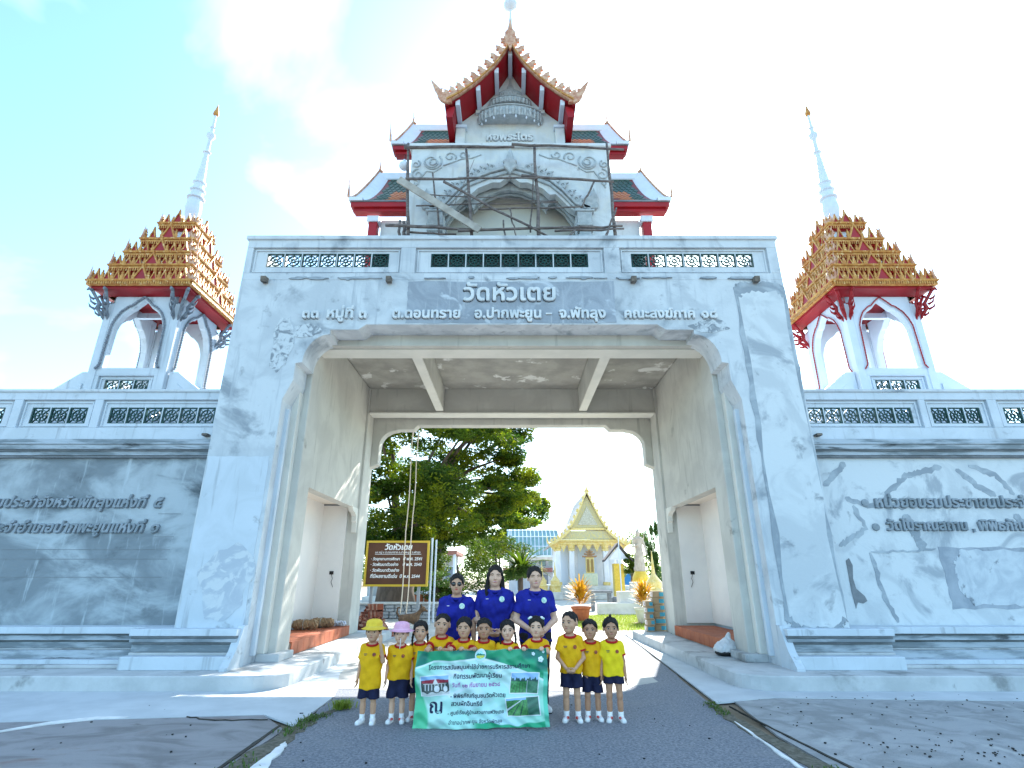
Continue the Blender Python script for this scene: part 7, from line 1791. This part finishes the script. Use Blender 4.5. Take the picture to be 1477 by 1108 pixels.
for i, (x, y, L_, lab, m_) in enumerate(((-4.62, 13.2, .52, 'crumpled brown paper bundle, left one on the tiled step in the left side room', PAP), (-4.42, 13.75, .50, 'crumpled brown paper bundle next to the white sack on the left tiled step', PAP), (-4.2, 14.2, .42, 'white printed sack lying at the end of the left tiled step', mat('white_sack', (.72, .73, .76), (.45, .50, .62), 7, .8, .6, 12)))):
    Rt = empty('paper_bundle' if i < 2 else 'sack', (x, y, .425), lab, 'bundle' if i < 2 else 'sack', 'bundles on the left tiled step')
    pr = [U('c', (-L_*.36, 0, .11 if i < 2 else .06), (L_*.36, 0, .11 if i < 2 else .06), .105 if i < 2 else .06, .10 if i < 2 else .06, sy=1.5 if i == 2 else 1.1, k=.02)]
    o = sdf_obj('wrapping', pr, .012, m_, Rt, fold=lambda X, Y, Z: (.012*np.sin(X*60+Y*35)*np.sin(Z*50+X*20)+.006*np.sin(X*130+Z*70)).astype(np.float32))
    if i < 2: MB().tube([(-.02+.11*0, .125*math.cos(a), .11+.115*math.sin(a)) for a in [2*math.pi*k/16 for k in range(17)]], .008, 5).build('string', WOODL, Rt, local=True)
CARD = mat('cardboard', (.42, .30, .18), (.36, .25, .15), 5, .85, .2); CBL = mat('box_blue_print', (.05, .26, .38), (.07, .32, .42), 5, .7); CWH = mat('box_white_side', (.70, .68, .66), (.6, .56, .55), 12, .8); CTX = mat('box_print', (.25, .08, .10))
r2 = random.Random(6)
bxs = []
def carton(x, y, z, w_, d_, h_, rz, lab):
    Rt = empty('carton', (x, y, z), lab, 'box', 'cartons stacked at the rear right pier', rz)
    MB().box(-w_/2, w_/2, -d_/2, d_/2, 0, h_).build('box_body', CARD, Rt, local=True, bevel=.006)
    MB().box(-w_/2+.02 if r2.random() < .5 else 0, w_/2-.01, -d_/2-.004, -d_/2-.001, .03, h_-.03).build('blue_label', CBL, Rt, local=True)
    MB().box(-w_/2-.004, -w_/2-.001, -d_/2+.02, d_/2-.02, .02, h_-.02).build('side_label', CWH, Rt, local=True)
    MB().box(-w_/2-.007, -w_/2-.0045, -d_/2+.06, -d_/2+.10, .04, h_-.04).build('side_print', CTX, Rt, local=True)
    MB().box(-w_/2+.01, w_/2-.01, -.02, .02, h_+.001, h_+.003).build('packing_tape', CREAM, Rt, local=True)
levels = ['bottom', 'second', 'third', 'fourth', 'fifth', 'sixth']
for k in range(6): carton(3.93+.02*(k % 2), 15.72, .2+k*.165, .34, .30, .16, r2.uniform(-.05, .05), 'blue-printed carton, %s from the ground in the stack touching the pier' % levels[k])
for k in range(5): carton(3.62+.02*(k % 2), 15.55, .2+k*.15, .20, .28, .145, r2.uniform(-.06, .06), 'carton with white printed side, %s from the ground in the shorter left stack' % levels[k])
# plastic bag
bp_ = at(1040, 938, 10.9); bp_ = Vector((3.55, 10.9, .2)); q0 = at(1041, 930, 10.9)
PB = empty('plastic_bag', (q0.x, 10.75, .2), 'white plastic bag with a dark bottom on the right kerb platform', 'bag')
BAGM = mat('bag_plastic', (.75, .76, .78), (.66, .68, .70), 8, .45, .3, 20, transl=.2)
sdf_obj('bag_body', [U('e', (0, 0, .12), (.20, .15, .12), k=.05), U('c', (.02, 0, .15), (.10, .02, .36), .12, .025, k=.06), U('c', (.05, 0, .2), (.15, 0, .22), .06, .03, k=.05), dict(U('p', (0, 0, -1), -.04), op='i')], .009, BAGM, PB, fold=lambda X, Y, Z: (.007*np.sin(X*43+Z*19+np.sin(Y*31+X*22)*2)+.005*np.sin(Y*57+Z*33+np.sin(X*37)*1.5)+.003*np.sin(X*110-Z*70+Y*90)).astype(np.float32))
sdf_obj('dark_contents', [U('e', (0, 0, .055), (.19, .14, .06), k=.05), dict(U('p', (0, 0, -1), -.001), op='i')], .009, BLACK, PB)
# brown dog
dx_ = at(590, 893, 17.2)
DG = empty('dog', (dx_.x, 17.2, 0), 'brown dog seen from behind with a curled tail, behind the child in the pink hat', 'dog')
FUR = mat('dog_fur', (.20, .12, .07), (.13, .08, .05), 12, .9, .5, 60)
dp = [U('c', (-.20, .0, .40), (.18, .05, .42), .115, .125, k=.04), U('e', (.16, .04, .38), (.13, .12, .15), k=.05), U('c', (.22, .05, .48), (.34, .0, .62), .075, .06, k=.04), U('e', (.38, -.03, .66), (.085, .075, .075), k=.03), U('c', (.42, -.05, .64), (.50, -.09, .61), .04, .028, k=.02)]
for yy in (-.07, .09):
    dp += [U('c', (-.22, yy, .38), (-.18, yy, .26), .085, .045, k=.03), U('c', (-.18, yy, .26), (-.26, yy, .14), .038, .025, k=.015), U('c', (-.26, yy, .14), (-.24, yy, .02), .022, .022, k=.01), U('c', (-.24, yy, .02), (-.19, yy, .015), .022, .018, k=.01),
           U('c', (.20, yy, .34), (.20, yy, .18), .05, .03, k=.03), U('c', (.20, yy, .18), (.20, yy, .03), .026, .022, k=.01), U('c', (.20, yy, .02), (.25, yy, .015), .022, .018, k=.01)]
    dp.append(U('c', (.35, -.03+yy*.6, .72), (.33, -.03+yy*.8, .80), .028, .008, k=.01))
dp += [U('c', (-.29, 0, .46), (-.36, 0, .58), .03, .026, k=.02), U('c', (-.36, 0, .58), (-.34, 0, .70), .026, .022, k=.01), U('c', (-.34, 0, .70), (-.26, 0, .72), .022, .012, k=.01)]
o = sdf_obj('body', dp, .011, FUR, DG)
DG.rotation_euler = (0, 0, R(15))
